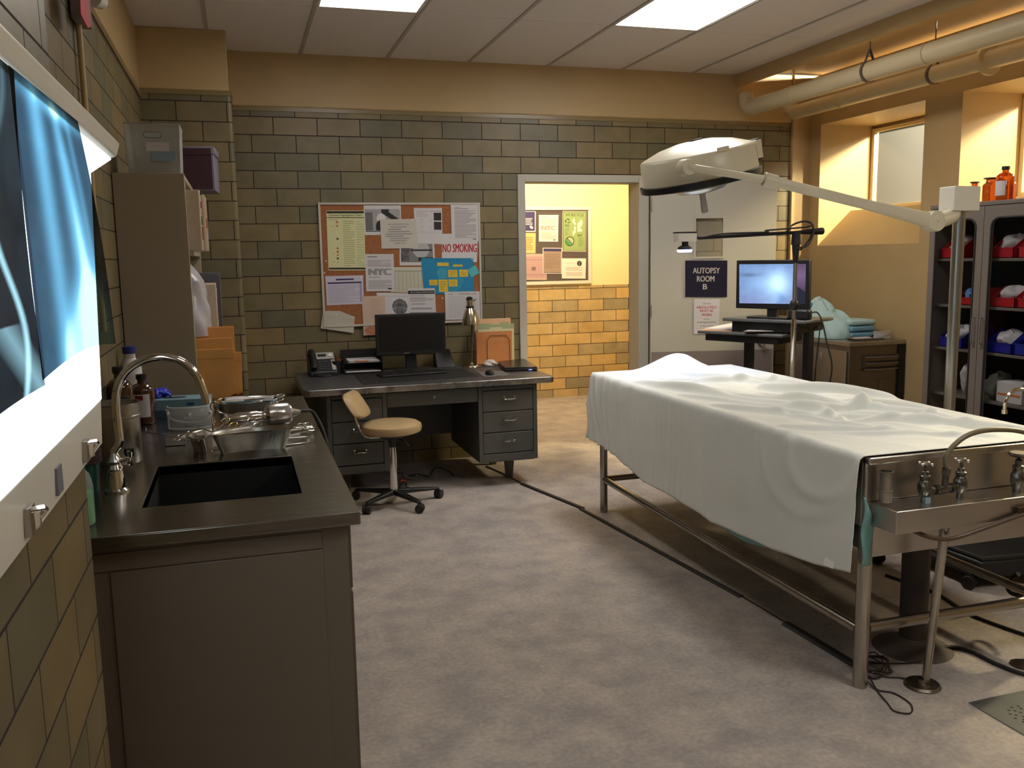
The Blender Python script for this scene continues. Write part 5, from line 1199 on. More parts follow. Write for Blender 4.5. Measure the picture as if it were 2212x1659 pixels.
def letter_items(n=24):
    return [('lines', 0.12, 0.06, 0.32, 0.08, 1, M_INK, 'letterhead'), ('lines', 0.12, 0.09, 0.62, 0.115, 1, M_INK, 'letterhead'), ('lines', 0.12, 0.14, 0.9, 0.90, n, M_GRAYINK, 'printed_lines'), ('rect', 0.78, 0.92, 0.9, 0.94, M_BLK, 'stamp')]
paper('letter', 'white typed letter at the top right corner of the cork board', on_board([(1573,118),(1886,118),(1890,530),(1588,532)], 3), OUT, M_PAPER, letter_items(), 'letter', GP)
paper('no_smoking_sign', 'white NO SMOKING sign in dark red capitals', on_board([(1478,440),(1878,440),(1868,758),(1474,752)], 2), OUT, M_PAPER,
      [T(0.5, 0.51, 0.95, 0.30, 'NO SMOKING', M_REDINK, 'sign_text', bold=0.0035)], 'sign', GP)
def ph2(u, v):
    g = 0.16+0.05*fbm(u*6, v*6)
    if ((u-0.63)/0.26)**2+((v-0.42)/0.42)**2 < 1: g = 0.42
    if 0.30 < u < 0.97 and (0.40 < v < 0.50): g = 0.02
    if u < 0.26: g = 0.04+0.1*hash2(int(u*20), int(v*12))
    if u > 0.55 and v > 0.82: g = 0.01
    return (g, g*0.97, g)
paper('case_photo', 'grey photo with a pale round shape, half hidden behind the beige notice', on_board([(1000,525),(1388,520),(1400,795),(1003,795)], 1), OUT, M_PAPER,
      [('pic', 0.04, 0.0, 0.95, 0.82, ph2, 50, 36, 'printed_photo'), ('rect', 0.04, 0.83, 0.6, 0.86, M_BLK, 'black_bar')], 'photo', GP)
def nyc_items(k=1.0): return [('lines', 0.08, 0.055, 0.50, 0.095, 1, M_INK, 'bold_heading'), ('lines', 0.52, 0.06, 0.92, 0.085, 1, M_LG, 'printed_lines'), ('lines', 0.08, 0.15, 0.9, 0.35, 7, M_GRAYINK, 'printed_lines'), T(0.5, 0.475, 0.76, 0.175, 'NYC', mat('nyc_grey', srgb(140, 138, 142), 0.8), 'logo', bold=0.009), ('lines', 0.1, 0.60, 0.5, 0.64, 1, M_GRAYINK, 'printed_lines'), ('lines', 0.08, 0.70, 0.9, 0.93, 8, M_GRAYINK, 'printed_lines'), ('rect', 0.76, 0.92, 0.9, 0.95, M_BLK, 'stamp')]
paper('city_notice', 'white notice with a large grey NYC on the cork board', on_board([(613,668),(933,668),(948,1083),(628,1087)], 3), OUT, M_PAPER, nyc_items(), 'notice', GP, pins=((0.96, 0.02),))
paper('schedule', 'cream schedule of faint columns between the NYC notice and the blue poster', on_board([(900,815),(1266,812),(1278,1100),(905,1095)], 1), OUT, mat('cream_paper', srgb(196, 192, 172), 0.85),
      [('rect', 0.1, 0.15, 0.99, 0.165, M_BLK, 'black_rule'), ('cols', 0.12, 0.2, 0.95, 0.98, 8, 0.035, mat('greybeige_print', srgb(172, 168, 150), 0.85), 'columns'), ('lines', 0.12, 0.2, 0.98, 0.97, 20, mat('greybeige_print2', srgb(184, 180, 162), 0.85), 'printed_lines')], 'schedule', GP)
nt = mat('poster_yellow', srgb(214, 182, 60), 0.8)
paper('blue_poster', 'blue poster with yellow text boxes on the right of the cork board', on_board([(1242,713),(1825,713),(1838,1112),(1275,1118)], 3), OUT, mat('poster_blue', srgb(30, 126, 168), 0.7),
      [('disc', 0.55, 0.58, 0.24, mat('poster_blue_light', srgb(44, 138, 170), 0.7), 'pale_disc'), ('disc', 0.38, 0.42, 0.10, mat('poster_blue_mid', srgb(58, 150, 178), 0.7), 'pale_disc'), ('lines', 0.28, 0.04, 0.78, 0.06, 1, mat('navy_ink', srgb(20, 70, 110), 0.7), 'poster_title')]
      + [('rect', a, b, c, d, nt, 'yellow_box') for a, b, c, d in ((0.30, 0.125, 0.52, 0.22), (0.60, 0.18, 0.79, 0.235), (0.50, 0.33, 0.68, 0.53), (0.72, 0.32, 0.89, 0.52), (0.12, 0.60, 0.28, 0.75), (0.30, 0.595, 0.48, 0.94), (0.50, 0.595, 0.67, 0.79))]
      + [('lines', a, b, c, d, 4, mat('ochre_ink', srgb(172, 146, 50), 0.8), 'printed_lines') for a, b, c, d in ((0.53, 0.36, 0.65, 0.5), (0.745, 0.35, 0.86, 0.49), (0.33, 0.63, 0.45, 0.9), (0.52, 0.63, 0.64, 0.77), (0.14, 0.62, 0.26, 0.73))], 'poster', GP, pins=((0.97, 0.03),))
paper('sticky_note', 'turquoise sticky note pinned at a slant over the blue poster edge', on_board([(1760,845),(1850,790),(1897,880),(1808,930)], 5), OUT, mat('turquoise_paper', srgb(84, 172, 178), 0.8), (), 'sticky note', GP)
vi = mat('violet_ink', srgb(60, 54, 96), 0.8); lv_ = mat('lavender_paper', srgb(196, 190, 204), 0.85)
paper('timetable', 'lavender timetable with a dark violet header at the left of the cork board', on_board([(170,916),(592,905),(603,1225),(187,1243)], 1), OUT, lv_,
      [('rect', 0.27, 0.10, 0.75, 0.155, vi, 'title_bar'), ('rect', 0.05, 0.215, 0.95, 0.27, vi, 'header_bar'), ('rect', 0.90, 0.27, 0.95, 0.93, mat('violet_light', srgb(150, 146, 178), 0.8), 'side_column'), ('lines', 0.05, 0.31, 0.9, 0.93, 12, mat('violet_ink2', srgb(170, 164, 184), 0.8), 'printed_lines')], 'timetable', GP, pins=((0.95, 0.06),))
def rib(u, v):
    a = math.hypot((u-0.55)/0.5, (v-0.90)/0.16); 
    if a < 1 and v > 0.72:
        q = fbm(u*12, v*26); return (0.36+0.2*q, 0.13+0.12*q, 0.08+0.06*q)
    g = 0.52+0.03*fbm(u*8, v*20); return (g*1.05, g*0.78, g*0.62)
paper('anatomy_sheet', 'peach printed sheet with a reddish drawing at its foot, left of the black monitor', on_board([(577,1140),(835,1135),(856,1565),(598,1580)], 3), OUT, mat('peach_paper', srgb(200, 168, 146), 0.85),
      [('pic', 0.01, 0.01, 0.99, 0.99, rib, 30, 60, 'printed_picture'), ('lines', 0.35, 0.06, 0.9, 0.6, 18, mat('peach_ink', srgb(188, 156, 136), 0.85), 'printed_lines')], 'sheet', GP)
def brain(u, v):
    x, y = (u-0.5)/0.46, (v-0.5)/0.48; r = math.hypot(x, y)
    if r > 1: return (0.62, 0.60, 0.64)
    q = fbm(abs(x)*7+2, y*7); g = 0.03+0.42*(q**2)*(0.5+0.7*r)
    return (g, g, g*1.03)
paper('brain_scan', 'white sheet with a dark brain scan behind the black monitor top', on_board([(745,1100),(1110,1105),(1118,1350),(752,1350)], 2), OUT, M_PAPER,
      [('pic', 0.44, 0.25, 0.95, 1.0, brain, 44, 44, 'printed_scan'), ('rect', 0.02, 0.14, 0.98, 0.15, M_GRAYINK, 'grey_rule')], 'scan print', GP)
paper('certificate_notice', 'white notice headed How to Request a Death Certificate above the desk monitor', on_board([(1088,1055),(1396,1050),(1410,1320),(1096,1323)], 4), OUT, M_PAPER,
      [('rect', 0.02, 0.09, 0.98, 0.23, M_BLK, 'black_header'), T(0.53, 0.16, 0.84, 0.065, 'How to Request a Death Certificate', M_WHITE), ('lines', 0.08, 0.28, 0.6, 0.33, 1, M_GRAYINK, 'printed_lines'), ('lines', 0.08, 0.36, 0.92, 0.56, 4, M_GRAYINK, 'printed_lines'), ('lines', 0.14, 0.60, 0.88, 0.70, 1, mat('smudge_print', srgb(150, 148, 150), 0.85), 'printed_lines'), ('lines', 0.12, 0.76, 0.86, 0.93, 1, MATS['smudge_print'], 'printed_lines')], 'notice', GP)
paper('phone_list', 'white phone list behind the nickel desk lamp', on_board([(1508,1090),(1898,1085),(1906,1398),(1518,1405)], 4), OUT, M_PAPER,
      [T(0.66, 0.085, 0.50, 0.05, 'PHONE LIST', M_INK), ('lines', 0.08, 0.07, 0.22, 0.12, 1, M_GRAYINK, 'printed_lines'), ('cols', 0.12, 0.15, 0.88, 0.95, 6, 0.006, M_LG, 'columns'), ('lines', 0.1, 0.16, 0.9, 0.93, 14, M_LG, 'printed_lines')], 'list', GP, pins=((0.93, 0.05),))
e5 = on_board([(145,1305),(330,1305),(500,1370),(485,1552),(118,1500)], 2)
t = thing('pinned_envelope', 'old off-white envelope pinned over the lower left corner of the cork board', 'envelope', (e5[0]+e5[3])/2, group=GP)
MB().add(e5+[p+Vector((0, 0.0015, 0)) for p in e5], [(0,1,2,3,4),(9,8,7,6,5)]+[(i,(i+1)%5,(i+1)%5+5,i+5) for i in range(5)]).build('envelope_body', mat('old_envelope', srgb(188, 182, 168), 0.85, var=0.04), t, smooth=0)
q = onY(*c4(300, 1345), 6.636); MB().cyl(q+Vector((0, 0.002, 0)), q-Vector((0, 0.005, 0)), 0.004, 0.004, 10).build('push_pin', M_WHITE, t)
g = MB()
for a, b, yy in ((150, 250, 1365), (150, 235, 1382), (255, 350, 1480), (260, 380, 1468), (370, 470, 1400)):
    p, q = onY(*c4(a, yy), 6.6395), onY(*c4(b, yy+2), 6.6395); g.add([p, q, q-Vector((0, 0, 0.003)), p-Vector((0, 0, 0.003))], [(0,1,2,3)])
g.build('faint_writing', mat('faint_pencil', srgb(164, 158, 146), 0.85), t, smooth=0)
for k, q in enumerate(((175, 745), (160, 878), (1480, 1162))):
    p = onY(*c4(*q), 6.645); o = MB().cyl(p+Vector((0, 0.0, 0)), p-Vector((0, 0.007, 0)), 0.004, 0.005, 10).build('push_pin', M_WHITE)
    tag(o, ['white push pin in bare cork left of the hazard chart', 'white push pin in bare cork just above the lavender timetable', 'white push pin in bare cork right of the death certificate notice'][k], 'push pin', 'loose push pins on the cork board')

# corridor board ---------------------------------------------------------------
def c8(x, y): return (1100+x/7.54, 420+y/7.54)
YC = YH-0.02
bt = thing('corridor_board', 'dark notice board with a white frame in the bright corridor', 'notice board', onY(1200, 530, YH))
a, b = onY(1090, 445.5, YC), onY(1277.5, 612.3, YC)
x0, x1, z1, z0 = a.x, b.x, onY(1277, 446.5, YC).z, b.z
MB().box(x0+0.01, YC+0.008, z0+0.01, x1-0.01, YH-0.002, z1-0.01).build('dark_panel', mat('dark_board', srgb(92, 80, 74), 0.85), bt, smooth=0)
w = 0.036
for bx in ((x0, z1-w, x1, z1), (x0, z0, x1, z0+w), (x0, z0+w, x0+w, z1-w), (x1-w, z0+w, x1, z1-w)):
    MB().box(bx[0], YC-0.008, bx[1], bx[2], YH-0.002, bx[3]).build('frame_rail', mat('corridor_frame', srgb(224, 214, 196), 0.4), bt, bevel=0.003)
def on_cb(pts, layer): return [onY(*c8(*p), YC+0.006-0.0015*layer) for p in pts]
GC = 'papers on the corridor board'
cw = mat('corridor_paper', srgb(232, 222, 206), 0.85); cg = mat('corridor_ink', srgb(176, 160, 140), 0.85)
paper('leaflet', 'dark purple leaflet cut by the door frame on the corridor board', on_cb([(60,270),(432,272),(430,610),(60,610)], 1), OUT, mat('cream_margin', srgb(220, 210, 200), 0.8),
      [('rect', 0.02, 0.03, 0.96, 0.95, mat('purple_print', srgb(70, 56, 100), 0.7), 'purple_field'), ('lines', 0.5, 0.32, 0.86, 0.68, 5, cw, 'printed_lines'), ('disc', 0.79, 0.76, 0.055, cw, 'white_pill'), ('disc', 0.84, 0.80, 0.05, cw, 'white_pill')], 'leaflet', GC)
paper('city_notice', 'white notice with a large NYC on the corridor board', on_cb([(483,335),(803,335),(795,770),(483,767)], 1), OUT, cw,
      [('lines', 0.08, 0.07, 0.55, 0.10, 1, M_INK, 'bold_heading'), ('lines', 0.12, 0.15, 0.9, 0.36, 7, cg, 'printed_lines'), T(0.5, 0.485, 0.70, 0.17, 'NYC', mat('nyc_tan', srgb(176, 160, 140), 0.8), 'logo', bold=0.009), ('lines', 0.12, 0.62, 0.9, 0.92, 9, cg, 'printed_lines'), ('rect', 0.74, 0.92, 0.88, 0.95, M_BLK, 'stamp')], 'notice', GC)
gr = mat('recycle_green', srgb(150, 168, 108), 0.8); gi = mat('recycle_ink', srgb(60, 66, 40), 0.8); wh_ = mat('recycle_white', srgb(230, 226, 190), 0.8)
rp = [0.0]
arrows = []
for k in range(3):
    a = 2*PI*k/3+PI/2
paper('recycling_poster', 'green WE RECYCLE poster on the corridor board', on_cb([(870,268),(1258,272),(1250,932),(864,926)], 1), OUT, mat('cream_margin2', srgb(218, 212, 180), 0.8),
      [('rect', 0.02, 0.012, 0.98, 0.985, gi, 'dark_border'), ('rect', 0.04, 0.022, 0.96, 0.975, gr, 'green_field'), T(0.5, 0.095, 0.77, 0.075, 'WE RECYCLE', gi, 'heading', bold=0.003), T(0.185, 0.365, 0.19, 0.062, 'YES', gi, 'heading', bold=0.003), T(0.725, 0.60, 0.18, 0.055, 'NO!', gi, 'heading', bold=0.003),
       ('poly', [(0.16, 0.19), (0.25, 0.19), (0.29, 0.225), (0.25, 0.235), (0.22, 0.21), (0.18, 0.21)], gi, 'recycling_arrow'), ('poly', [(0.10, 0.25), (0.14, 0.215), (0.17, 0.235), (0.145, 0.265), (0.15, 0.295), (0.12, 0.29)], gi, 'recycling_arrow'), ('poly', [(0.30, 0.25), (0.32, 0.28), (0.26, 0.30), (0.20, 0.30), (0.20, 0.285), (0.26, 0.28)], gi, 'recycling_arrow'),
       ('lines', 0.10, 0.42, 0.28, 0.61, 9, mat('recycle_ink2', srgb(116, 130, 84), 0.8), 'printed_lines'), ('lines', 0.68, 0.65, 0.90, 0.89, 12, MATS['recycle_ink2'], 'printed_lines'),
       ('poly', [(0.42, 0.2), (0.5, 0.18), (0.52, 0.24), (0.50, 0.27), (0.56, 0.30), (0.55, 0.34), (0.48, 0.34), (0.46, 0.30), (0.41, 0.28)], wh_, 'white_shapes'), ('poly', [(0.48, 0.38), (0.56, 0.38), (0.56, 0.54), (0.50, 0.55), (0.46, 0.62), (0.42, 0.58), (0.43, 0.50), (0.49, 0.48)], wh_, 'white_shapes'),
       ('poly', [(0.62, 0.32), (0.67, 0.26), (0.70, 0.30), (0.74, 0.22), (0.80, 0.20), (0.84, 0.28), (0.82, 0.36), (0.75, 0.38), (0.76, 0.43), (0.84, 0.46), (0.82, 0.50), (0.62, 0.51)], wh_, 'white_shapes'),
       ('disc', 0.31, 0.75, 0.15, mat('recycle_pale', srgb(176, 184, 140), 0.8), 'pale_disc'), ('poly', [(0.18, 0.70), (0.40, 0.83), (0.30, 0.865), (0.20, 0.82), (0.15, 0.77)], mat('recycle_bright', srgb(70, 150, 90), 0.8), 'green_half'), ('ring', 0.31, 0.75, 0.19, 0.03, gi, 'prohibition_ring'), ('poly', [(0.18, 0.685), (0.205, 0.67), (0.44, 0.815), (0.42, 0.83)], gi, 'prohibition_bar')], 'poster', GC)
paper('yellow_notice', 'yellow notice cut by the door frame on the corridor board', on_cb([(60,625),(432,628),(428,958),(60,955)], 1), OUT, mat('yellow_paper', srgb(224, 190, 120), 0.8), [('lines', 0.5, 0.18, 0.88, 0.86, 8, mat('yellow_ink', srgb(160, 130, 76), 0.8), 'printed_lines')], 'notice', GC)
paper('floor_plan', 'pinkish floor plan sheet at the lower left of the corridor board', on_cb([(60,965),(612,968),(612,1392),(60,1392)], 1), OUT, mat('pink_paper', srgb(196, 168, 156), 0.8),
      [('rect', 0.0, 0.1, 1, 0.93, mat('pink_print', srgb(186, 150, 144), 0.8), 'plan_field'), ('rect', 0.3, 0.22, 0.98, 0.235, mat('plan_ink', srgb(130, 104, 104), 0.8), 'plan_line'), ('rect', 0.3, 0.80, 0.98, 0.812, MATS['plan_ink'], 'plan_line'), ('rect', 0.55, 0.5, 0.67, 0.64, MATS['plan_ink'], 'plan_block')], 'plan', GC)
paper('memo', 'tan memo with a dark blue header in the lower middle of the corridor board', on_cb([(545,868),(862,871),(856,1295),(547,1290)], 3), OUT, mat('memo_margin', srgb(214, 196, 186), 0.8),
      [('rect', 0.04, 0.03, 0.96, 0.97, mat('memo_tan', srgb(160, 134, 116), 0.8), 'tan_field'), ('rect', 0.04, 0.03, 0.96, 0.135, mat('memo_blue', srgb(64, 56, 96), 0.8), 'blue_header'), ('lines', 0.1, 0.22, 0.9, 0.80, 14, mat('memo_ink', srgb(128, 108, 94), 0.8), 'printed_lines'), ('rect', 0.04, 0.95, 0.96, 0.97, MATS['memo_blue'], 'blue_footer')], 'memo', GC)
paper('missing_person_flyer', 'white flyer with a round dark seal at the lower right of the corridor board', on_cb([(850,1040),(1252,1042),(1243,1372),(858,1368)], 2), OUT, cw,
      [('disc', 0.73, 0.25, 0.10, mat('seal_ink', srgb(70, 58, 50), 0.7), 'round_seal'), ('rect', 0.725, 0.17, 0.735, 0.33, cw, 'seal_mark'), T(0.36, 0.25, 0.42, 0.08, 'MISSING', mat('pale_ink', srgb(206, 186, 172), 0.8), 'heading'), ('lines', 0.17, 0.43, 0.85, 0.62, 5, cg, 'printed_lines'), ('lines', 0.17, 0.68, 0.85, 0.88, 4, cg, 'printed_lines')], 'flyer', GC)
# signs on the door leaf ----------------------------------------------------------
pts = [lp(0.282, 1.505, 0.005), lp(0.629, 1.500, 0.005), lp(0.631, 1.204, 0.005), lp(0.285, 1.211, 0.005)]
gt = mat('sign_grey', srgb(178, 172, 168), 0.6)
paper('room_sign', 'dark navy AUTOPSY ROOM B sign on the open door', pts, ln, mat('navy_sign', srgb(26, 24, 46), 0.35),
      [T(0.5, 0.275, 0.64, 0.155, 'AUTOPSY', gt, 'sign_text', bold=0.0025), T(0.485, 0.50, 0.41, 0.155, 'ROOM', gt, 'sign_text', bold=0.0025), T(0.47, 0.715, 0.095, 0.15, 'B', gt, 'sign_text', bold=0.0025)], 'sign', th=0.004)
pts = [lp(0.358, 1.192, 0.003), lp(0.570, 1.188, 0.003), lp(0.568, 0.900, 0.003), lp(0.358, 0.905, 0.003)]
rd = mat('faded_red', srgb(176, 60, 64), 0.8); gk = mat('faded_black', srgb(110, 104, 108), 0.8)
paper('glove_sign', 'white paper sign about gloves taped below the room sign', pts, ln, M_PAPER,
      [T(0.5, 0.12, 0.30, 0.06, 'Gloves', gk, 'sign_text'), T(0.5, 0.235, 0.80, 0.075, 'ABSOLUTELY', rd, 'sign_text', bold=0.002), T(0.5, 0.335, 0.52, 0.07, 'MUST BE', rd, 'sign_text', bold=0.002), T(0.5, 0.445, 0.38, 0.07, 'WORN', rd, 'sign_text', bold=0.002), T(0.5, 0.565, 0.22, 0.05, 'when', gk, 'sign_text'), T(0.5, 0.66, 0.73, 0.065, 'entering/working', gk, 'sign_text'), T(0.5, 0.76, 0.50, 0.05, 'in this room', gk, 'sign_text')], 'sign')
# ================================================================== AUTOPSY TABLE
TX0, TX1, TY0, TY1 = 2.035, 2.935, 2.50, 4.90
t = thing('autopsy_table', 'stainless steel autopsy table with taps on its near end shelf', 'autopsy table', (2.485, 3.7, 0))
M_TBL = mat('table_steel', (0.53, 0.50, 0.455), 0.33, 1.0, var=0.08, scale=3, rvar=0.05)
MB().box(TX0-0.005, TY0+0.015, 0.60, TX1+0.005, TY1, 0.835).build('table_body', M_TBL, t, bevel=0.004)
# end panel with rolled rim
g = MB(); g.box(TX0-0.008, TY0-0.006, 0.69, TX1+0.008, TY0+0.015, 0.852); g.box(TX0-0.008, TY0-0.022, 0.825, TX1+0.008, TY0+0.02, 0.852); g.build('end_splash', M_TBL, t, bevel=0.006)
MB().box(TX0+0.03, TY0+0.0, 0.487, TX1-0.03, TY0+0.02, 0.60).build('lower_apron', M_TBL, t, bevel=0.003)
MB().box(TX0+0.03, TY0+0.02, 0.50, TX0+0.04, TY1-0.3, 0.60).box(TX1-0.04, TY0+0.02, 0.50, TX1-0.03, TY1-0.3, 0.60).build('side_apron', M_TBL, t, smooth=0)
# tap shelf
g = MB(); g.box(TX0+0.012, 2.362, 0.612, TX1-0.01, TY0-0.004, 0.692); g.build('tap_shelf', M_TBL, t, bevel=0.004)
for x, y in ((2.058, 2.522), (2.912, 2.522), (2.058, 4.88), (2.912, 4.88)):
    MB().cyl((x, y, 0.0), (x, y, 0.69), 0.0255 if y < 3 else 0.023, n=24).build('leg', M_TUBE, t)
zr = 0.207
MB().tube([(2.058, 2.545, zr), (2.058, 4.86, zr)], 0.019, 18).build('side_rail', M_TUBE, t)
MB().tube([(2.912, 2.545, zr), (2.912, 4.86, zr)], 0.019, 18).build('side_rail', M_TUBE, t)
MB().tube([(2.08, 2.522, zr+0.012), (2.89, 2.522, zr+0.012)], 0.021, 18).build('cross_rail', M_TUBE, t)
MB().tube([(2.08, 4.88, zr), (2.89, 4.88, zr)], 0.019, 18).build('cross_rail', M_TUBE, t)
# slim support pole with disc foot
pt = Vector((2.285, 2.400, 0.612))
MB().cyl((2.272, 2.44, 0.018), pt, 0.0135, 0.016, 18).build('support_pole', M_TUBE, t)
MB().lathe([(0.062, 0), (0.063, 0.004), (0.056, 0.012), (0.02, 0.016), (0.018, 0.03), (0, 0.03)], (2.268, 2.45, 0), n=32).build('pole_foot', mat('worn_foot', (0.2, 0.17, 0.14), 0.35, 1.0, var=0.4, scale=30), t)
# drain column
MB().cyl((2.46, 2.72, 0.0), (2.475, 2.74, 0.60), 0.052, 0.052, 28).build('drain_column', mat('drain_pipe', srgb(66, 60, 56), 0.45, 0.3), t)
MB().lathe([(0.0, 0.0), (0.15, 0.0), (0.13, 0.008), (0.06, 0.035), (0.054, 0.05)], (2.46, 2.72, 0.0), n=30).build('drain_flange', mat('drain_flange', srgb(84, 74, 66), 0.7), t)
# hose bib pipe under the shelf
MB().tube([(2.15, 2.40, 0.605), (2.20, 2.37, 0.585), (2.28, 2.36, 0.575), (2.40, 2.35, 0.60), (2.60, 2.345, 0.64), (2.9, 2.34, 0.675)], 0.0075, 10, smooth=5).build('drain_hose', mat('brown_hose', srgb(88, 70, 54), 0.4), t)
MB().box(2.545, 2.345, 0.640, 2.60, 2.364, 0.662).build('bracket', mat('bronze', (0.12, 0.08, 0.05), 0.4, 1.0), t, bevel=0.003)
# holder tube on the splash
hp = Vector((2.078, 2.455, 0.70))
MB().lathe([(0.020, 0), (0.021, 0.004), (0.021, 0.10), (0.0245, 0.102), (0.0245, 0.107), (0.019, 0.107), (0.019, 0.01), (0, 0.01)], hp, n=24).build('holder_tube', M_STEEL, t)
MB().lathe([(0.022, 0.036), (0.024, 0.037), (0.024, 0.042), (0.022, 0.043)], hp, n=24).build('holder_ring', M_STEEL, t)
M_BR = mat('tarnished_brass', (0.20, 0.20, 0.18), 0.32, 1.0, var=0.45, scale=60, rvar=0.15)
def valve(x, s=1.0, z0=0.692, wheel=True):
    c = Vector((x, 2.425, z0))
    MB().lathe([(0.012, 0), (0.012, 0.02), (0.017, 0.025), (0.024, 0.045), (0.024, 0.062), (0.017, 0.078), (0.014, 0.082), (0.018, 0.084), (0.018, 0.094), (0.012, 0.097), (0.011, 0.108), (0.006, 0.110), (0.005, 0.13), (0, 0.13)], c, n=20).build('valve_body', M_BR, t)
    w = MB(); h = c+Vector((0, 0, 0.130)); w.cyl(h, h+Vector((0, 0, 0.012)), 0.007, 0.007, 12)
    for k in range(4):
        a = k*PI/2+0.35; d = Vector((math.cos(a), math.sin(a), 0)); w.tube([h+Vector((0, 0, 0.006)), h+d*0.012+Vector((0, 0, 0.006)), h+d*0.022+Vector((0, 0, 0.006))], 0.0042, 8); w.sphere(h+d*0.022+Vector((0, 0, 0.006)), 0.006, 10)
    w.build('valve_handle', M_CHROME, t)
valve(2.213); valve(2.365)
MB().tube([(2.225, 2.42, 0.735), (2.355, 2.42, 0.735)], 0.0115, 14).build('mixer_pipe', M_BR, t)
MB().cyl((2.292, 2.42, 0.735), (2.296, 2.42, 0.79), 0.011, 0.011, 16).cyl((2.296, 2.42, 0.785), (2.298, 2.42, 0.808), 0.0145, 0.0145, 8).cyl((2.252, 2.42, 0.735), (2.268, 2.42, 0.735), 0.0165, 0.0165, 8).cyl((2.318, 2.42, 0.735), (2.334, 2.42, 0.735), 0.0165, 0.0165, 8).build('mixer_tee', M_BR, t)
MB().box(2.2, 2.404, 0.6925, 2.222, 2.414, 0.713).build('blue_tape', mat('pale_tape', srgb(150, 180, 186), 0.6), t)
hz = [Vector((2.298, 2.42, 0.80)), Vector((2.300, 2.428, 0.84)), Vector((2.322, 2.43, 0.872)), Vector((2.37, 2.43, 0.905)), Vector((2.431, 2.43, 0.922)), Vector((2.512, 2.43, 0.924)), Vector((2.62, 2.43, 0.91)), Vector((2.74, 2.43, 0.87)), Vector((2.80, 2.43, 0.83)), Vector((2.83, 2.42, 0.72))]
MB().tube(hz, 0.0092, 14, smooth=8).build('rinse_hose', mat('rubber_hose', srgb(112, 102, 80), 0.35), t)
c = Vector((2.617, 2.425, 0.692))
MB().lathe([(0.014, 0), (0.016, 0.02), (0.024, 0.035), (0.024, 0.06), (0.017, 0.075), (0.019, 0.08), (0.019, 0.095), (0.012, 0.098), (0.012, 0.115), (0.007, 0.12), (0, 0.14)], c, n=20).build('valve_body', M_BR, t)
MB().lathe([(0.008, 0), (0.034, 0.001), (0.038, 0.007), (0.034, 0.014), (0.008, 0.014)], c+Vector((0.006, 0, 0.128)), n=28).build('hand_wheel', mat('dark_wheel', (0.07, 0.055, 0.045), 0.45, 0.8), t)
# small goose neck tap at the far side of the table (right edge of the view)
pz = [onY(x, y, 3.1) for x, y in ((2170, 885), (2172, 868), (2182, 850), (2200, 841), (2222, 846), (2240, 866))]
pz += [pz[-1]-Vector((0, 0, 0.12))]
gt_ = thing('table_tap', 'small chrome gooseneck tap at the far side of the table, cut by the right edge', 'faucet', (pz[-1].x, 3.1, 0.852))
MB().tube(pz+[Vector((pz[-1].x, 3.1, 0.75))], 0.0085, 12, smooth=6).build('spout', M_CHROME, gt_)
MB().cyl(pz[0], pz[0]-Vector((0.0, 0, 0.018)), 0.0125, 0.0125, 16).build('aerator', M_CHROME, gt_)

# ------------------------------------------------------------------ SHEET
def bump(x, y, cx, cy, sx, sy, rot=0.0):
    c, s = math.cos(rot), math.sin(rot); dx, dy = x-cx, y-cy; a = (dx*c+dy*s)/sx; b = (-dx*s+dy*c)/sy
    return math.exp(-(a*a+b*b))
def fold(x, y, x0, y0, x1, y1, w, L=1.0):
    dx, dy = x1-x0, y1-y0; l = math.hypot(dx, dy); dx /= l; dy /= l
    t_ = ((x-x0)*dx+(y-y0)*dy)/l; d = (x-x0)*(-dy)+(y-y0)*dx
    d += 0.02*math.sin(t_*5.0)
    e = max(0, min(1, t_))*max(0, min(1, 1-t_))*4 if 0 < t_ < 1 else 0
    return (e**0.5)*math.exp(-(d/w)**2)
def ridge2(x): return (1-abs(2*vnoise(x, 9.1)-1))**2
FOLDS = [(2.06, 4.45, 2.44, 3.25, 0.022, 0.026), (2.09, 4.25, 2.62, 3.22, 0.016, 0.024), (2.07, 3.95, 2.56, 3.02, 0.015, 0.022), (2.06, 3.62, 2.50, 2.92, 0.016, 0.024), (2.05, 3.08, 2.42, 2.70, 0.014, 0.020),
         (2.30, 3.42, 2.86, 3.10, 0.026, 0.040), (2.52, 3.95, 2.90, 3.38, 0.024, 0.036), (2.42, 3.80, 2.60, 3.12, 0.014, 0.026), (2.50, 2.98, 2.88, 2.60, 0.020, 0.026), (2.12, 2.92, 2.66, 2.55, 0.013, 0.016),
         (2.28, 4.30, 2.82, 3.98, 0.020, 0.020), (2.60, 3.36, 2.70, 2.74, 0.018, 0.026), (2.22, 3.40, 2.34, 2.76, 0.016, 0.018), (2.38, 4.55, 2.60, 3.95, 0.026, 0.018), (2.44, 3.30, 2.30, 2.98, 0.014, 0.026),
         (2.70, 4.20, 2.78, 3.62, 0.018, 0.022), (2.20, 4.52, 2.48, 4.10, 0.014, 0.014), (2.34, 3.05, 2.78, 2.86, 0.014, 0.020)]
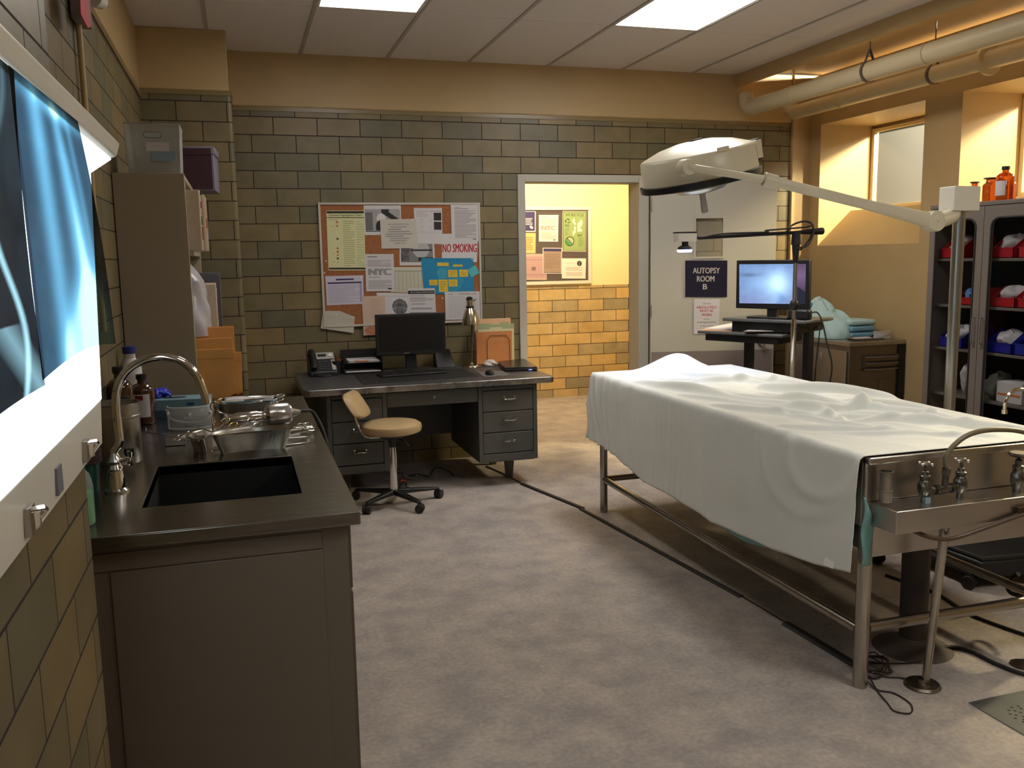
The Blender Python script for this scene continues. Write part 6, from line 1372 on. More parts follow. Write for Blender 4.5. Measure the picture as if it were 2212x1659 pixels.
def zt_(x, y):
    z = 0.858
    z += 0.105*bump(x, y, 2.45, 4.72, 0.19, 0.15) + 0.030*bump(x, y, 2.50, 4.25, 0.22, 0.38)
    z += 0.026*bump(x, y, 2.66, 3.50, 0.17, 0.34) + 0.022*bump(x, y, 2.62, 2.92, 0.20, 0.22)
    for x0, y0, x1, y1, w, h in FOLDS: z += 1.45*h*(fold(x, y, x0, y0, x1, y1, w*0.85)-0.30*fold(x, y, x0-0.05, y0, x1-0.05, y1, w*1.3))
    z -= 0.024*bump(x, y, 2.44, 3.22, 0.09, 0.13)+0.016*bump(x, y, 2.28, 3.62, 0.10, 0.22)
    wx, wy = x*7+2*vnoise(x*3, y*2), y*4+2*vnoise(y*2.3, x*3)
    z += 0.010*(ridge2(wx*0.9+0.6*wy)-0.3)+0.004*(fbm(x*11, y*8)-0.5)
    e = min((x-2.02)/0.05, (y-2.50)/0.05, (2.95-x)/0.05, (4.92-y)/0.05); e = max(0, min(1, e))
    return 0.858+(max(z, 0.853)-0.858)*(e**0.7)
hemp = [(4.94, 0.468), (4.77, 0.463), (4.57, 0.448), (4.146, 0.392), (3.738, 0.370), (3.24, 0.366), (2.964, 0.381), (2.67, 0.421), (2.487, 0.458)]
def hem(y):
    if y >= hemp[0][0]: return hemp[0][1]
    for a, b in zip(hemp, hemp[1:]):
        if b[0] <= y <= a[0]: q = (y-b[0])/(a[0]-b[0]); return b[1]+(a[1]-b[1])*q
    return hemp[-1][1]
def ridge(x):
    return (1-abs(2*vnoise(x, 3.7)-1))**2
def side(yv, s):   # s 0 at the table edge, 1 at the hem; left side
    far = max(0, min(1, (yv-3.6)/1.2))
    yy = yv+0.10*s*(0.4+far)+0.02*math.sin(5*yv+3*s)
    pleat = 0.020*(0.25+far)*ridge(yy*(9+3*far)+1.3)*(0.45+0.55*math.exp(-2.5*s*(1-far)))+0.010*far*ridge(yy*23)
    gath = 0.008*ridge(yv*19+2*s)*math.exp(-s*9)
    big = 0.030*ridge(yv*1.7+0.25*s+0.4)*s+0.016*(fbm(yv*3.1, s*2.4)-0.4)*min(1, s*3)
    swoop = 0.012*math.exp(-((math.hypot((yv-2.70)/1.0, (s-0.02)/1.9)-0.21)/0.028)**2)*(1 if s > 0.02 else 0)
    swoop += 0.007*math.exp(-((math.hypot((yv-2.78)/1.0, (s+0.02)/1.9)-0.33)/0.03)**2)*min(1, s*5)
    crease = 0.003*math.exp(-((s-0.72)/0.012)**2)*(yv < 3.6)
    edge = 0.012*(1-math.exp(-s*14))
    x = 2.016-edge-0.012*s-pleat*min(1, 0.25+s*3)-gath-big-swoop-crease
    return x, 0.858-(0.858-hem(yv))*(s**1.0)-0.006*(1-math.exp(-s*20))
NS, NT, NY = 48, 150, 400
def sheet_fn(u, v):
    yv = 2.488+(4.935-2.488)*v; k = u*(NS+NT+NS)
    if k <= NS:
        s = 1-k/NS; x, z = side(yv, s); return (x, yv-0.012*s*math.sin(yv*6), z)
    if k <= NS+NT:
        q = (k-NS)/NT; x = 2.018+(2.952-2.018)*q; return (x, yv, zt_(x, yv))
    s = (k-NS-NT)/NS; x, z = side(yv, s); return (4.970-x, yv, z)
t = thing('table_sheet', 'large off-white sheet draped over the autopsy table', 'sheet', (2.485, 3.7, 0.36))
M_CLOTH = mat('off_white_cotton', srgb(228, 231, 225), 0.85, sheen=0.25, bump=0.25, bscale=260, var=0.02, scale=6)
NU = NS*2+NT+1
P_ = np.array([[sheet_fn(i/(NU-1), j/(NY-1)) for i in range(NU)] for j in range(NY)])
for it_ in range(6):      # cloth relaxes: soften the height field and the hanging sides
    for ax_ in (0, 2):
        Q = P_[:, :, ax_].copy(); Q[1:-1, 1:-1] = (P_[1:-1, 1:-1, ax_]*2+P_[:-2, 1:-1, ax_]+P_[2:, 1:-1, ax_]+P_[1:-1, :-2, ax_]+P_[1:-1, 2:, ax_])/6.0
        Q[0, 1:-1] = P_[0, 1:-1, ax_]; P_[:, :, ax_] = Q
sm = MB().add([tuple(p) for p in P_.reshape(-1, 3)], [(j*NU+i, j*NU+i+1, (j+1)*NU+i+1, (j+1)*NU+i) for j in range(NY-1) for i in range(NU-1)])
sm.build('cloth', M_CLOTH, t, smooth=180, solid=0.0025)
# far end drop
def farend(u, v):
    x = 2.006+(2.964-2.006)*u; s = v; return (x, 4.936+0.02*s+0.01*math.sin(x*30)*s, (zt_(min(2.95, max(2.02, x)), 4.93))*(1-s)+0.468*s)
MB().grid(farend, 60, 20).build('cloth_end', M_CLOTH, t, smooth=180, solid=0.002)
q = onX(1791, 1207, 1.952)
MB().obox(q-Vector((0, 0, 0.016)), (0, 1, 0.05), (0.3, 0, 1), (1, 0, -0.3), 0.052, 0.024, 0.001).build('care_label', mat('label_white', (0.9, 0.9, 0.9), 0.6), t)
# teal under-sheet showing below the hem and at the near corner
def teal(u, v):
    yv = 2.60+(3.62-2.60)*u; lo = {0: 0.47}
    hb = hem(yv)-0.045*math.sin(PI*max(0, min(1, (yv-2.95)/0.67)))**0.8*(1 if yv > 2.95 else 0)+0.02*(1 if yv < 2.95 else 0)+(0.03*(yv < 2.7))
    z = 0.80*(1-v)+hb*v
    return (2.024, yv, z)
t = thing('teal_drape', 'pale teal under-drape peeping out below the white sheet hem', 'drape', (2.03, 3.0, 0.4))
M_TEAL = mat('teal_cloth', srgb(128, 178, 176), 0.85, bump=0.2, bscale=200)
MB().grid(teal, 60, 16).build('cloth', M_TEAL, t, smooth=180, solid=0.001)
def tealc(u, v):
    z = 0.715-0.245*v; w = 0.006+0.048*math.sin(PI*min(1, v*1.15))**2*(0.4+0.6*v)+0.030*v
    return (2.012+w*u, 2.484-0.006*math.sin(PI*u)-0.008*math.sin(v*9), z)
MB().grid(tealc, 12, 24).build('corner_flap', M_TEAL, t, smooth=180, solid=0.001)

# ================================================================== SURGICAL LAMP ON STAND
PB = Vector((3.31, 3.49, 0))
t = thing('surgical_lamp', 'white overhead surgical lamp on a long arm and grey floor stand', 'surgical lamp', PB)
M_LW = mat('lamp_enamel', srgb(214, 206, 182), 0.32)
M_POLE = mat('pole_grey', (0.32, 0.32, 0.31), 0.3, 0.9)
MB().cyl(PB+Vector((0, 0, 0.12)), PB+Vector((0, 0, 1.74)), 0.0245, 0.029, 28).build('pole', M_POLE, t)
q0 = PB+Vector((-0.005, 0, 1.733))
MB().box(q0.x-0.075, q0.y-0.05, q0.z, q0.x+0.075, q0.y+0.05, q0.z+0.115).build('pole_head', M_WHITE, t, bevel=0.004)
EL = onY(2016, 478, 3.46); J = onY(1655, 388, 3.62); PV = onY(1487, 361, 3.735)
g = MB(); g.tube([q0+Vector((-0.04, 0, 0.01)), q0+Vector((-0.05, -0.01, -0.02)), EL+Vector((0.03, 0.0, 0.0))], 0.036, 20, smooth=5); g.build('elbow', M_LW, t)
g = MB(); g.cyl(EL+Vector((0, -0.03, 0)), EL+Vector((0, 0.03, 0)), 0.048, 0.048, 30); g.build('elbow_joint', M_LW, t, bevel=0.004)
MB().cyl(EL+Vector((-0.008, -0.034, -0.0)), EL+Vector((-0.008, -0.030, 0.0)), 0.008, 0.008, 6).build('joint_bolt', M_BLACK, t)
ad = (J-EL).normalized()
MB().tube([EL, EL+ad*0.10, EL+ad*0.28, EL.lerp(J, 0.55), EL.lerp(J, 0.8), J], lambda s: 0.040-0.016*min(1, s*2.2), 20, smooth=4).build('spring_arm', M_LW, t)
MB().cyl(J-ad*0.05, J+ad*0.012, 0.032, 0.032, 24).build('arm_collar', M_LW, t, bevel=0.003)
MB().tube([J, PV], 0.017, 18).build('yoke_arm', M_LW, t)
MB().cyl(PV+Vector((0, -0.012, 0)), PV+Vector((0, 0.05, 0)), 0.036, 0.040, 26).build('yoke_hub', M_LW, t, bevel=0.003)
# lamp head
HC_ = Vector((2.215, 4.02, 1.925)); ang = math.radians(12.5); up = Vector((-math.sin(ang), -0.07, math.cos(ang))).normalized()
MB().lathe([(0.286, -0.005), (0.286, 0.02), (0.278, 0.118), (0.270, 0.128), (0.262, 0.131), (0.18, 0.162), (0.09, 0.180), (0.0, 0.186)], HC_, tuple(up), n=64).build('lamp_shell', M_LW, t)
MB().lathe([(0.285, -0.026), (0.297, -0.022), (0.299, 0.006), (0.287, 0.010), (0.265, 0.0), (0.262, -0.024)], HC_, tuple(up), n=64).build('rim_gasket', M_BLACK, t)
MB().lathe([(0.275, -0.004), (0.20, 0.02), (0.10, 0.0)], HC_, tuple(up), n=48).build('reflector', mat('dark_reflector', (0.05, 0.05, 0.055), 0.2), t)
MB().lathe([(0.135, 0.0), (0.130, -0.045), (0.112, -0.062), (0.06, -0.072), (0.03, -0.076), (0.0, -0.076)], HC_, tuple(up), n=40).build('lens_hub', mat('silver_hub', (0.55, 0.54, 0.52), 0.3, 0.9), t)
MB().lathe([(0.020, -0.05), (0.018, -0.08), (0.015, -0.085), (0.017, -0.165), (0.013, -0.172), (0.0, -0.172)], HC_, tuple(up), n=20).build('sterile_handle', mat('handle_grey', srgb(170, 166, 160), 0.4), t)
rx = Vector((math.cos(ang), 0, math.sin(ang)))
c = HC_+rx*0.285+up*0.075
MB().obox(c+Vector((0.004, -0.04, 0)), rx, (0, 1, 0), up, 0.024, 0.12, 0.105).build('vent_frame', M_BLACK, t, bevel=0.004)
MB().obox(c+Vector((0.002, -0.062, 0)), rx, (0, 1, 0), up, 0.034, 0.085, 0.09).build('vent_cover', M_LW, t, bevel=0.004)
MB().obox(HC_+up*0.182+rx*0.0, rx, (0, 1, 0), up, 0.06, 0.05, 0.014).build('top_cap', M_BLACK, t, bevel=0.003)
MB().obox(HC_+up*0.115-rx*0.02+Vector((0, -0.285, 0)), rx, (0, 1, 0), up, 0.055, 0.02, 0.018).build('stop_block', M_LW, t, bevel=0.002)
# rolling base
g = MB(); ro = [(3.16, 3.10), (3.80, 3.02), (3.90, 3.42), (3.72, 3.64), (3.32, 3.62), (3.14, 3.46)]
g.prism(ro, (0, 0, 0.055), (1, 0, 0), (0, 1, 0), (0, 0, 0.085)); g.build('base_block', M_BLACK, t, bevel=0.015)
g = MB(); ri = [(3.53+(x-3.53)*0.96, 3.36+(y-3.36)*0.96) for x, y in ro]; g.tube([(x, y, 0.148) for x, y in ri], 0.012, 8, closed=True); g.build('base_rim', M_RUBBER, t)
for (x, y, lx, ly) in ((3.147, 3.145, 3.22, 3.20), (2.985, 3.56, 3.2, 3.5), (3.86, 3.0, 3.75, 3.1), (3.80, 3.72, 3.7, 3.6)):
    a = Vector((lx, ly, 0.10)); b = Vector((x, y, 0.085))
    MB().tube([a, (a+b)/2+Vector((0, 0, 0.012)), b], 0.016, 12, smooth=3).build('base_leg', mat('base_leg', (0.09, 0.085, 0.08), 0.35, 0.6), t)
    g = MB(); c = Vector((x, y, 0.031)); hd = Vector((0.85, 0.5, 0)).normalized()
    g.cyl(c-hd*0.020, c-hd*0.005, 0.031, n=24).cyl(c+hd*0.005, c+hd*0.020, 0.031, n=24).cyl(c-hd*0.006, c+hd*0.006, 0.022, n=12).cyl(c+Vector((0, 0, 0.02)), c+Vector((0, 0, 0.06)), 0.009, n=10)
    g.build('caster', M_RUBBER, t, bevel=0.003)
hk = [onX(x, y, 2.94) for x, y in ((2200, 1240), (2184, 1250), (2176, 1264), (2184, 1280), (2206, 1286), (2230, 1282))]
o = MB().tube(hk, 0.010, 12, smooth=6).build('hanging_hook', M_RUBBER); tag(o, 'black curved hook hanging on the far side rail of the table, at the right edge', 'hook')

# ================================================================== CAMERA BOOM ON CHROME STAND
SB = Vector((3.245, 4.70, 0))
t = thing('camera_boom', 'black camera boom on a chrome stand with a glowing ring light', 'camera stand', SB)
MB().cyl(SB+Vector((0, 0, 0.02)), SB+Vector((0, 0, 1.15)), 0.016, 0.016, 20).build('lower_pole', M_CHROME, t)
MB().cyl(SB+Vector((0, 0, 1.15)), SB+Vector((0, 0, 1.55)), 0.0125, 0.0125, 20).build('upper_pole', M_POLE, t)
MB().lathe([(0.016, -0.03), (0.024, -0.02), (0.03, 0.0), (0.024, 0.02), (0.016, 0.03)], SB+Vector((0, 0, 1.235)), n=10).build('height_clamp', M_BLACK, t)
MB().cyl(SB+Vector((0, 0, 1.49)), SB+Vector((0, 0, 1.60)), 0.015, 0.024, 18).cyl(SB+Vector((0, 0, 1.60)), SB+Vector((0, 0, 1.672)), 0.030, 0.026, 18).build('boom_clamp', M_BLACK, t)
MB().lathe([(0.19, 0), (0.19, 0.012), (0.17, 0.02), (0.02, 0.03), (0, 0.03)], SB, n=36).build('stand_base', M_BLACK, t)
BR = onY(1778, 499, 4.70); BL = onY(1508, 514, 4.70)
bd = (BL-BR).normalized()
MB().tube([BR, BR+bd*0.03, BR+bd*0.24], lambda s: 0.010+0.012*math.sin(PI*min(1, s+0.12)), 14, smooth=4).build('boom_grip', M_BLACK, t)
MB().tube([BR+bd*0.2, BL], 0.0105, 12).build('boom_arm', M_BLACK, t)
MB().tube([BL-bd*0.02, BL-bd*0.15+Vector((0, -0.012, 0.016)), BL-bd*0.45+Vector((0, -0.012, 0.012)), BR+bd*0.40+Vector((0, -0.01, 0.022)), onY(1745, 490, 4.68), onY(1752, 483, 4.68), onY(1758, 500, 4.68), onY(1745, 530, 4.68), onY(1722, 535, 4.68)], 0.005, 8, smooth=6).build('boom_cable', M_RUBBER, t)
MB().tube([onY(1700, 500, 4.69), onY(1712, 486, 4.69), onY(1738, 478, 4.69), onY(1756, 486, 4.69), onY(1752, 510, 4.69), onY(1740, 528, 4.69), onY(1728, 540, 4.69)], 0.006, 8, smooth=6).build('looped_cable', M_RUBBER, t)
c0, c1 = onY(1460, 504, 4.70), onY(1500, 522, 4.70)
MB().box(c0.x, 4.67, c1.z, c1.x, 4.735, c0.z).build('camera_body', M_WHITE, t, bevel=0.003)
MB().box(c0.x-0.001, 4.669, c0.z, c1.x+0.001, 4.736, c0.z+0.008).build('camera_top', M_BLACK, t, bevel=0.002)
lc = onY(1480, 522, 4.70); le = onY(1479, 543, 4.70)
MB().cyl(lc, lc-Vector((0, 0, 0.028)), 0.019, 0.019, 18).build('lens_barrel', M_BLACK, t)
le = Vector((lc.x-0.003, 4.70, lc.z-0.052))
MB().lathe([(0.022, 0.03), (0.040, 0.018), (0.042, 0.006), (0.036, 0.0)], le, n=32).build('ring_housing', M_BLACK, t)
MB().lathe([(0.0, -0.009), (0.036, -0.009), (0.043, -0.004), (0.043, 0.006), (0.0, 0.006)], le, n=32).build('ring_light', mat('ring_led', (0.9, 0.92, 1), 0.4, emit=(0.40, 0.46, 1.0), estr=9), t)
sp = D.lights.new('ring_light_beam', 'SPOT'); sp.energy = 15; sp.color = (0.40, 0.55, 1.0); sp.spot_size = math.radians(105); sp.spot_blend = 0.9; sp.shadow_soft_size = 0.03
so = D.objects.new('ring_light_beam', sp); COL.objects.link(so); so.location = le-Vector((0, 0, 0.03)); so.rotation_euler = (0.0, 0.0, 0)

# ================================================================== COMPUTER CART AND MONITOR
az = Vector((0.493, -0.870, 0)); an = Vector((-0.870, -0.493, 0)); zz = Vector((0, 0, 1))   # az along the front, an toward the sitter
A = onZ(1560, 690, 1.095)
t = thing('computer_cart', 'black two-level computer cart with the camera monitor on top', 'cart', (A.x+0.1, A.y-0.3, 0))
M_CG = mat('cart_grey_top', srgb(96, 98, 98), 0.35); M_CB = M_BLACK
Bp = onZ(1742, 697, 1.095); wv = Bp-A; WL = wv.length; az = wv.normalized(); an = Vector((az.y, -az.x, 0))
if an.x > 0: an = -an
ctr = (A+Bp)/2-an*0.21
MB().obox(ctr, az, an, zz, WL, 0.42, 0.022).build('top_shelf', M_CG, t, bevel=0.006)
MB().obox(ctr-Vector((0, 0, 0.045)), az, an, zz, WL-0.12, 0.36, 0.065).build('top_frame', M_CB, t, bevel=0.004)
A2 = onZ(1506, 717, 1.00); B2 = onZ(1690, 727, 1.00); w2 = (B2-A2).length; a2 = (B2-A2).normalized()
c2 = (A2+B2)/2-an*0.22
MB().obox(c2, a2, an, zz, w2, 0.44, 0.02).build('keyboard_shelf', M_CG, t, bevel=0.006)
MB().obox(c2-Vector((0, 0, 0.035)), a2, an, zz, w2-0.10, 0.38, 0.05).build('keyboard_frame', M_CB, t, bevel=0.004)
for s in (-1, 1):
    for d_, hgt in ((0.0, 0.96),):
        pp = ctr+az*(s*(WL/2-0.09))-an*(0.02)
        MB().obox(Vector((pp.x, pp.y, 0.545)), az, an, zz, 0.045, 0.075, 0.99).build('post', M_CB, t, bevel=0.003)
        MB().obox(Vector((pp.x, pp.y, 0.075))+an*0.03, az, an, zz, 0.05, 0.52, 0.04).build('foot_bar', M_CB, t, bevel=0.005)
        for q in (-0.22, 0.25):
            cc_ = Vector((pp.x, pp.y, 0.028))+an*q; MB().cyl(cc_-az*0.015, cc_+az*0.015, 0.028, 0.028, 20).cyl(cc_, cc_+Vector((0, 0, 0.03)), 0.008, 0.008, 8).build('caster', M_RUBBER, t)
MB().obox(Vector((ctr.x, ctr.y, 0.30)), az, an, zz, WL-0.2, 0.02, 0.30).build('back_brace', M_CB, t, bevel=0.003)
# monitor, turned toward the table
mt = mat  # alias
def pix_on_vertical(px, py, P0, nrm):
    d = Vector(_ray(px, py)); o = Vector((0, 0, HC)); k = (P0-o).dot(nrm)/d.dot(nrm); return o+d*k
MP = ctr+an*0.10
mc_ = [pix_on_vertical(x, y, MP, an) for x, y in ((1590, 562), (1750, 561), (1745, 672), (1590, 664))]
mw = ((mc_[1]-mc_[0]).length+(mc_[2]-mc_[3]).length)/2
ux = (mc_[1]-mc_[0]); ux.z = 0; ux.normalize()
zt2 = (mc_[0].z+mc_[1].z)/2; zb2 = (mc_[2].z+mc_[3].z)/2; mcen = (mc_[0]+mc_[1]+mc_[2]+mc_[3])/4
t = thing('camera_monitor', 'black widescreen monitor showing a blurry blue-white camera picture', 'monitor', (mcen.x, mcen.y, 1.106))
MB().obox(Vector((mcen.x, mcen.y, (zt2+zb2)/2))-an*0.02, ux, an, zz, mw, 0.04, zt2-zb2).build('housing', M_BLACK, t, bevel=0.005)
sc_c = [pix_on_vertical(x, y, MP+an*0.0015, an) for x, y in ((1597, 571), (1741, 570), (1739, 657), (1597, 655))]
def scr(u, v):
    r0 = np.array([0.10, 0.16, 0.36]); 
    b = math.exp(-(((u-0.60)/0.22)**2+((v-0.50)/0.42)**2)); b2 = math.exp(-(((u-0.36)/0.30)**2+((v-0.55)/0.35)**2)); n_ = fbm(u*5+3, v*4)
    c = r0+np.array([0.28, 0.46, 0.62])*(0.35*n_+0.62*b+0.34*b2)
    c += np.array([0.25, 0.32, 0.25])*b**3
    c *= 1-0.45*math.exp(-(((u-0.15)/0.16)**2+((v-0.27)/0.05)**2))
    c += np.array([0.10, 0.04, 0.02])*max(0, v-0.6)*1.5*(1-b)
    c -= np.array([0.12, 0.13, 0.12])*math.exp(-(((u-0.60-0.06*math.sin(v*9))/0.07)**2+((v-0.85)/0.18)**2))
    if u > 0.85:
        q = min(1, (u-0.85)/0.03); c = c*(1-q)+q*(np.array([0.16, 0.10, 0.20])*(1-abs((v-0.28)*1.6)) if (v < 0.52+(u-0.85)*1.2) else np.array([0.012, 0.014, 0.03]))
    return tuple(max(0.002, float(x)) for x in c)
pic_mesh('screen', t, sc_c, scr, 90, 60, attr_mat('camera_screen', 'screen', 1.25))
fb = Vector((mcen.x, mcen.y, 1.1065))-an*0.03
MB().obox(Vector((fb.x, fb.y, (1.11+zb2)/2+0.02)), ux, an, zz, 0.07, 0.04, zb2-1.11+0.06).build('stand_neck', M_BLACK, t, bevel=0.004)
MB().obox(fb+Vector((0, 0, 0.006)), ux, an, zz, 0.30, 0.19, 0.012).build('stand_base', M_BLACK, t, bevel=0.004)
cbx = pix_on_vertical(1722, 672, MP+an*0.02, an)
t = thing('black_box', 'small black device with cables on the right of the cart top', 'device', (cbx.x, cbx.y, 1.1065))
MB().obox(Vector((cbx.x, cbx.y, 1.1065+0.035))+ux*0.02, ux, an, zz, 0.15, 0.07, 0.07).build('device_body', M_BLACK, t, bevel=0.015)
cab = [Vector((cbx.x, cbx.y, 1.15))+ux*0.09]+[pix_on_vertical(x, y, MP-an*0.05, an) for x, y in ((1765, 675), (1776, 695), (1786, 740), (1797, 790), (1790, 840))]
MB().tube(cab, 0.0055, 8, smooth=6).build('device_cable', M_RUBBER, t)
cab = [ctr+az*(WL/2-0.05)-Vector((0, 0, 0.06))]+[pix_on_vertical(x, y, MP-an*0.02, an) for x, y in ((1770, 705), (1768, 740), (1762, 790), (1758, 835))]
MB().tube(cab, 0.004, 8, smooth=6).build('device_cable', M_RUBBER, t)
# papers / folder / clipboard on the keyboard shelf
fpz = 1.0105
def quadz(pts, z): return [onZ(x, y, z) for x, y in pts]
def slabz(pts, z, h): p = quadz(pts, z); return MB().add([Vector((q.x, q.y, z)) for q in p]+[Vector((q.x, q.y, z+h)) for q in p], [(0,1,2,3),(7,6,5,4),(0,4,5,1),(1,5,6,2),(2,6,7,3),(3,7,4,0)])
t = thing('open_folder', 'cream folder with white papers lying on the lower cart shelf', 'folder', quadz([(1560, 712)], fpz)[0])
slabz([(1512, 714), (1580, 716), (1640, 703), (1590, 698)], fpz, 0.004).build('folder_cover', M_F4, t)
slabz([(1522, 711), (1582, 714), (1636, 703), (1592, 697)], fpz+0.0045, 0.006).build('papers', M_PAPER, t)
t = thing('clipboard', 'clipboard with a white form right of the open folder', 'clipboard', quadz([(1650, 712)], fpz)[0])
slabz([(1602, 718), (1672, 717), (1708, 706), (1650, 702)], fpz+0.011, 0.004).build('board', mat('clipboard_brown', srgb(90, 66, 46), 0.6), t)
slabz([(1606, 716), (1670, 715.5), (1702, 706), (1652, 702.5)], fpz+0.0155, 0.002).build('form', M_PAPER, t)
MB().obox(onZ(1672, 704.5, fpz+0.022), ux, an, zz, 0.07, 0.02, 0.01).build('metal_clip', M_STEEL, t, bevel=0.002)

# ================================================================== LOW STEEL CABINET BY THE WINDOW WALL
M_STEELD = mat('dark_cabinet_steel', (0.20, 0.17, 0.14), 0.35, 0.9, var=0.05, scale=3)
t = thing('steel_cabinet', 'low stainless steel cabinet with louvred end by the window wall', 'cabinet', (4.45, 5.78, 0))
BX0, BX1, BY0, BY1 = 4.20, 4.685, 5.40, 6.16
MB().box(BX0+0.01, BY0+0.01, 0.06, BX1, BY1-0.005, 0.87).build('body', M_STEELD, t, bevel=0.003)
MB().box(BX0-0.006, BY0-0.006, 0.87, BX1, BY1, 0.90).build('top', M_STEEL, t, bevel=0.004)
for a, b in ((BY0+0.03, 5.775), (5.785, BY1-0.02)):
    d = MB().box(BX0-0.004, a, 0.08, BX0+0.01, b, 0.835).build('door', M_STEEL, t, bevel=0.003)
    hy = b-0.06 if a < 5.6 else a+0.05
    MB().box(BX0-0.009, hy-0.014, 0.74, BX0-0.004, hy+0.014, 0.80).build('handle_plate', M_CHROME, d, bevel=0.002)
    MB().tube([(BX0-0.009, hy, 0.785), (BX0-0.022, hy, 0.78), (BX0-0.022, hy, 0.755)], 0.005, 8).build('latch', M_CHROME, d)
MB().box(BX0+0.12, BY0+0.0, 0.72, BX1-0.05, BY0+0.0095, 0.80).build('louvre_plate', M_STEELD, t)
g = MB()
for k in range(3):
    z = 0.80-k*0.045; g.add([(BX0+0.13, BY0-0.002, z), (BX1-0.06, BY0-0.002, z), (BX1-0.06, BY0-0.016, z-0.018), (BX0+0.13, BY0-0.016, z-0.018), (BX0+0.13, BY0+0.0, z-0.022), (BX1-0.06, BY0+0.0, z-0.022)], [(0,1,2,3),(3,2,5,4),(0,3,4),(1,5,2)])
g.build('louvres', M_STEELD, t, solid=0.001)
for nm, bx in (('side_panel', (BX0+0.18, 0.10, BX0+0.27, 0.62)), ('side_panel', (BX0+0.275, 0.10, BX0+0.37, 0.62))): MB().box(bx[0], BY0+0.004, bx[1], bx[2], BY0+0.0096, bx[3]).build(nm, M_STEELD, t, bevel=0.002)
MB().box(BX1-0.05, BY0-0.004, 0.02, BX1, BY0+0.02, 0.868).build('dark_edge', M_BLACK, t)
for x in (BX0+0.03, BX1-0.03):
    for y in (BY0+0.03, BY1-0.04): MB().cyl((x, y, 0), (x, y, 0.06), 0.02, n=14).build('foot', M_BLACK, t)
# blue disposable pads / sheets in a clear bag on it
bg = onZ(1812, 726, 0.90)
t = thing('drape_bag', 'clear bag of crumpled pale blue disposable drapes on the steel cabinet', 'bag', (4.40, 5.85, 0.90))
M_PB = mat('drape_blue', srgb(178, 206, 204), 0.7, bump=0.5, bscale=12); M_PB2 = mat('drape_blue_stack', srgb(112, 160, 184), 0.75)
def bagshape(u, v):
    a = 2*PI*u; h = 0.20+0.05*math.sin(2*a+1)+0.03*math.sin(3*a); r = (1-0.55*v**2)*(1+0.08*math.sin(6*a+8*v)+0.05*math.sin(11*a-7*v))
    return (4.36+0.145*r*math.cos(a), 5.90+0.17*r*math.sin(a), 0.903+h*v*1.05)
def heap(c, s_, seed, n=46, m=22, fr=7):
    def fn(u, v):
        a = 2*PI*u; b = PI*0.5*v; k = 1+0.34*(fbm(3+fr*0.35*math.cos(a)+seed, 3+fr*0.35*math.sin(a)+v*2.2)-0.45)+0.16*ridge2(a*2.2+seed+3*v)
        return (c[0]+s_[0]*k*math.cos(b)*math.cos(a), c[1]+s_[1]*k*math.cos(b)*math.sin(a), c[2]+s_[2]*math.sin(b)*(0.75+0.5*fbm(u*9+seed, 2)))
    return MB().grid(fn, n, m, closeu=True)
heap((4.36, 5.97, 0.903), (0.13, 0.15, 0.27), 3).build('crumpled_drapes', M_PB, t, smooth=40)
heap((4.37, 5.80, 0.903), (0.14, 0.14, 0.20), 8).build('crumpled_drapes', M_PB, t, smooth=40)
for k in range(3): MB().box(4.40, 5.64, 0.903+k*0.048, 4.62, 5.84, 0.903+k*0.048+0.042).build('folded_pads', M_PB2 if k != 2 else M_PB, t, bevel=0.014)
MB().obox((4.27, 5.99, 1.135), (1, 0.3, 0.2), (0, 1, 0), (0, 0, 1), 0.07, 0.05, 0.05).build('bright_blue_fold', mat('bright_blue_fold', srgb(80, 160, 200), 0.7), t, bevel=0.015)
tp = thing('small_tray', 'shallow metal tray at the front of the steel cabinet top', 'tray', (4.45, 5.55, 0.9005), rz=0.0)
tray_mesh(MB(), 0.12, 0.06, 0.01, 0.014, rim=0.006).build('tray_body', M_STEEL, tp, local=True)
MB().box(-0.08, -0.035, 0.004, 0.04, 0.035, 0.018).build('packet', M_PAPER, tp, local=True, bevel=0.003)
gp_ = Vector((4.60, 5.52, 0.9005))
t = thing('spare_goggles', 'second pair of clear goggles at the right end of the steel cabinet', 'goggles', gp_)
def gog2(u, v): a = PI*u+PI; return (gp_.x+0.075*math.cos(a), gp_.y+0.03+0.05*math.sin(a), gp_.z+0.002+0.055*v)
MB().grid(gog2, 24, 6).build('lens', M_CLEARP, t, solid=0.002)
MB().tube([gog2(k/14, 1.0) for k in range(15)], 0.004, 8).tube([gog2(k/14, 0.0) for k in range(15)], 0.003, 8).build('frame_rim', MATS['clear_rim'], t)
MB().tube([gog2(0, 0.5), (gp_.x-0.05, gp_.y+0.08, gp_.z+0.01), (gp_.x+0.05, gp_.y+0.08, gp_.z+0.01), gog2(1, 0.5)], 0.007, 8, smooth=4).build('strap', M_BLACK, t)

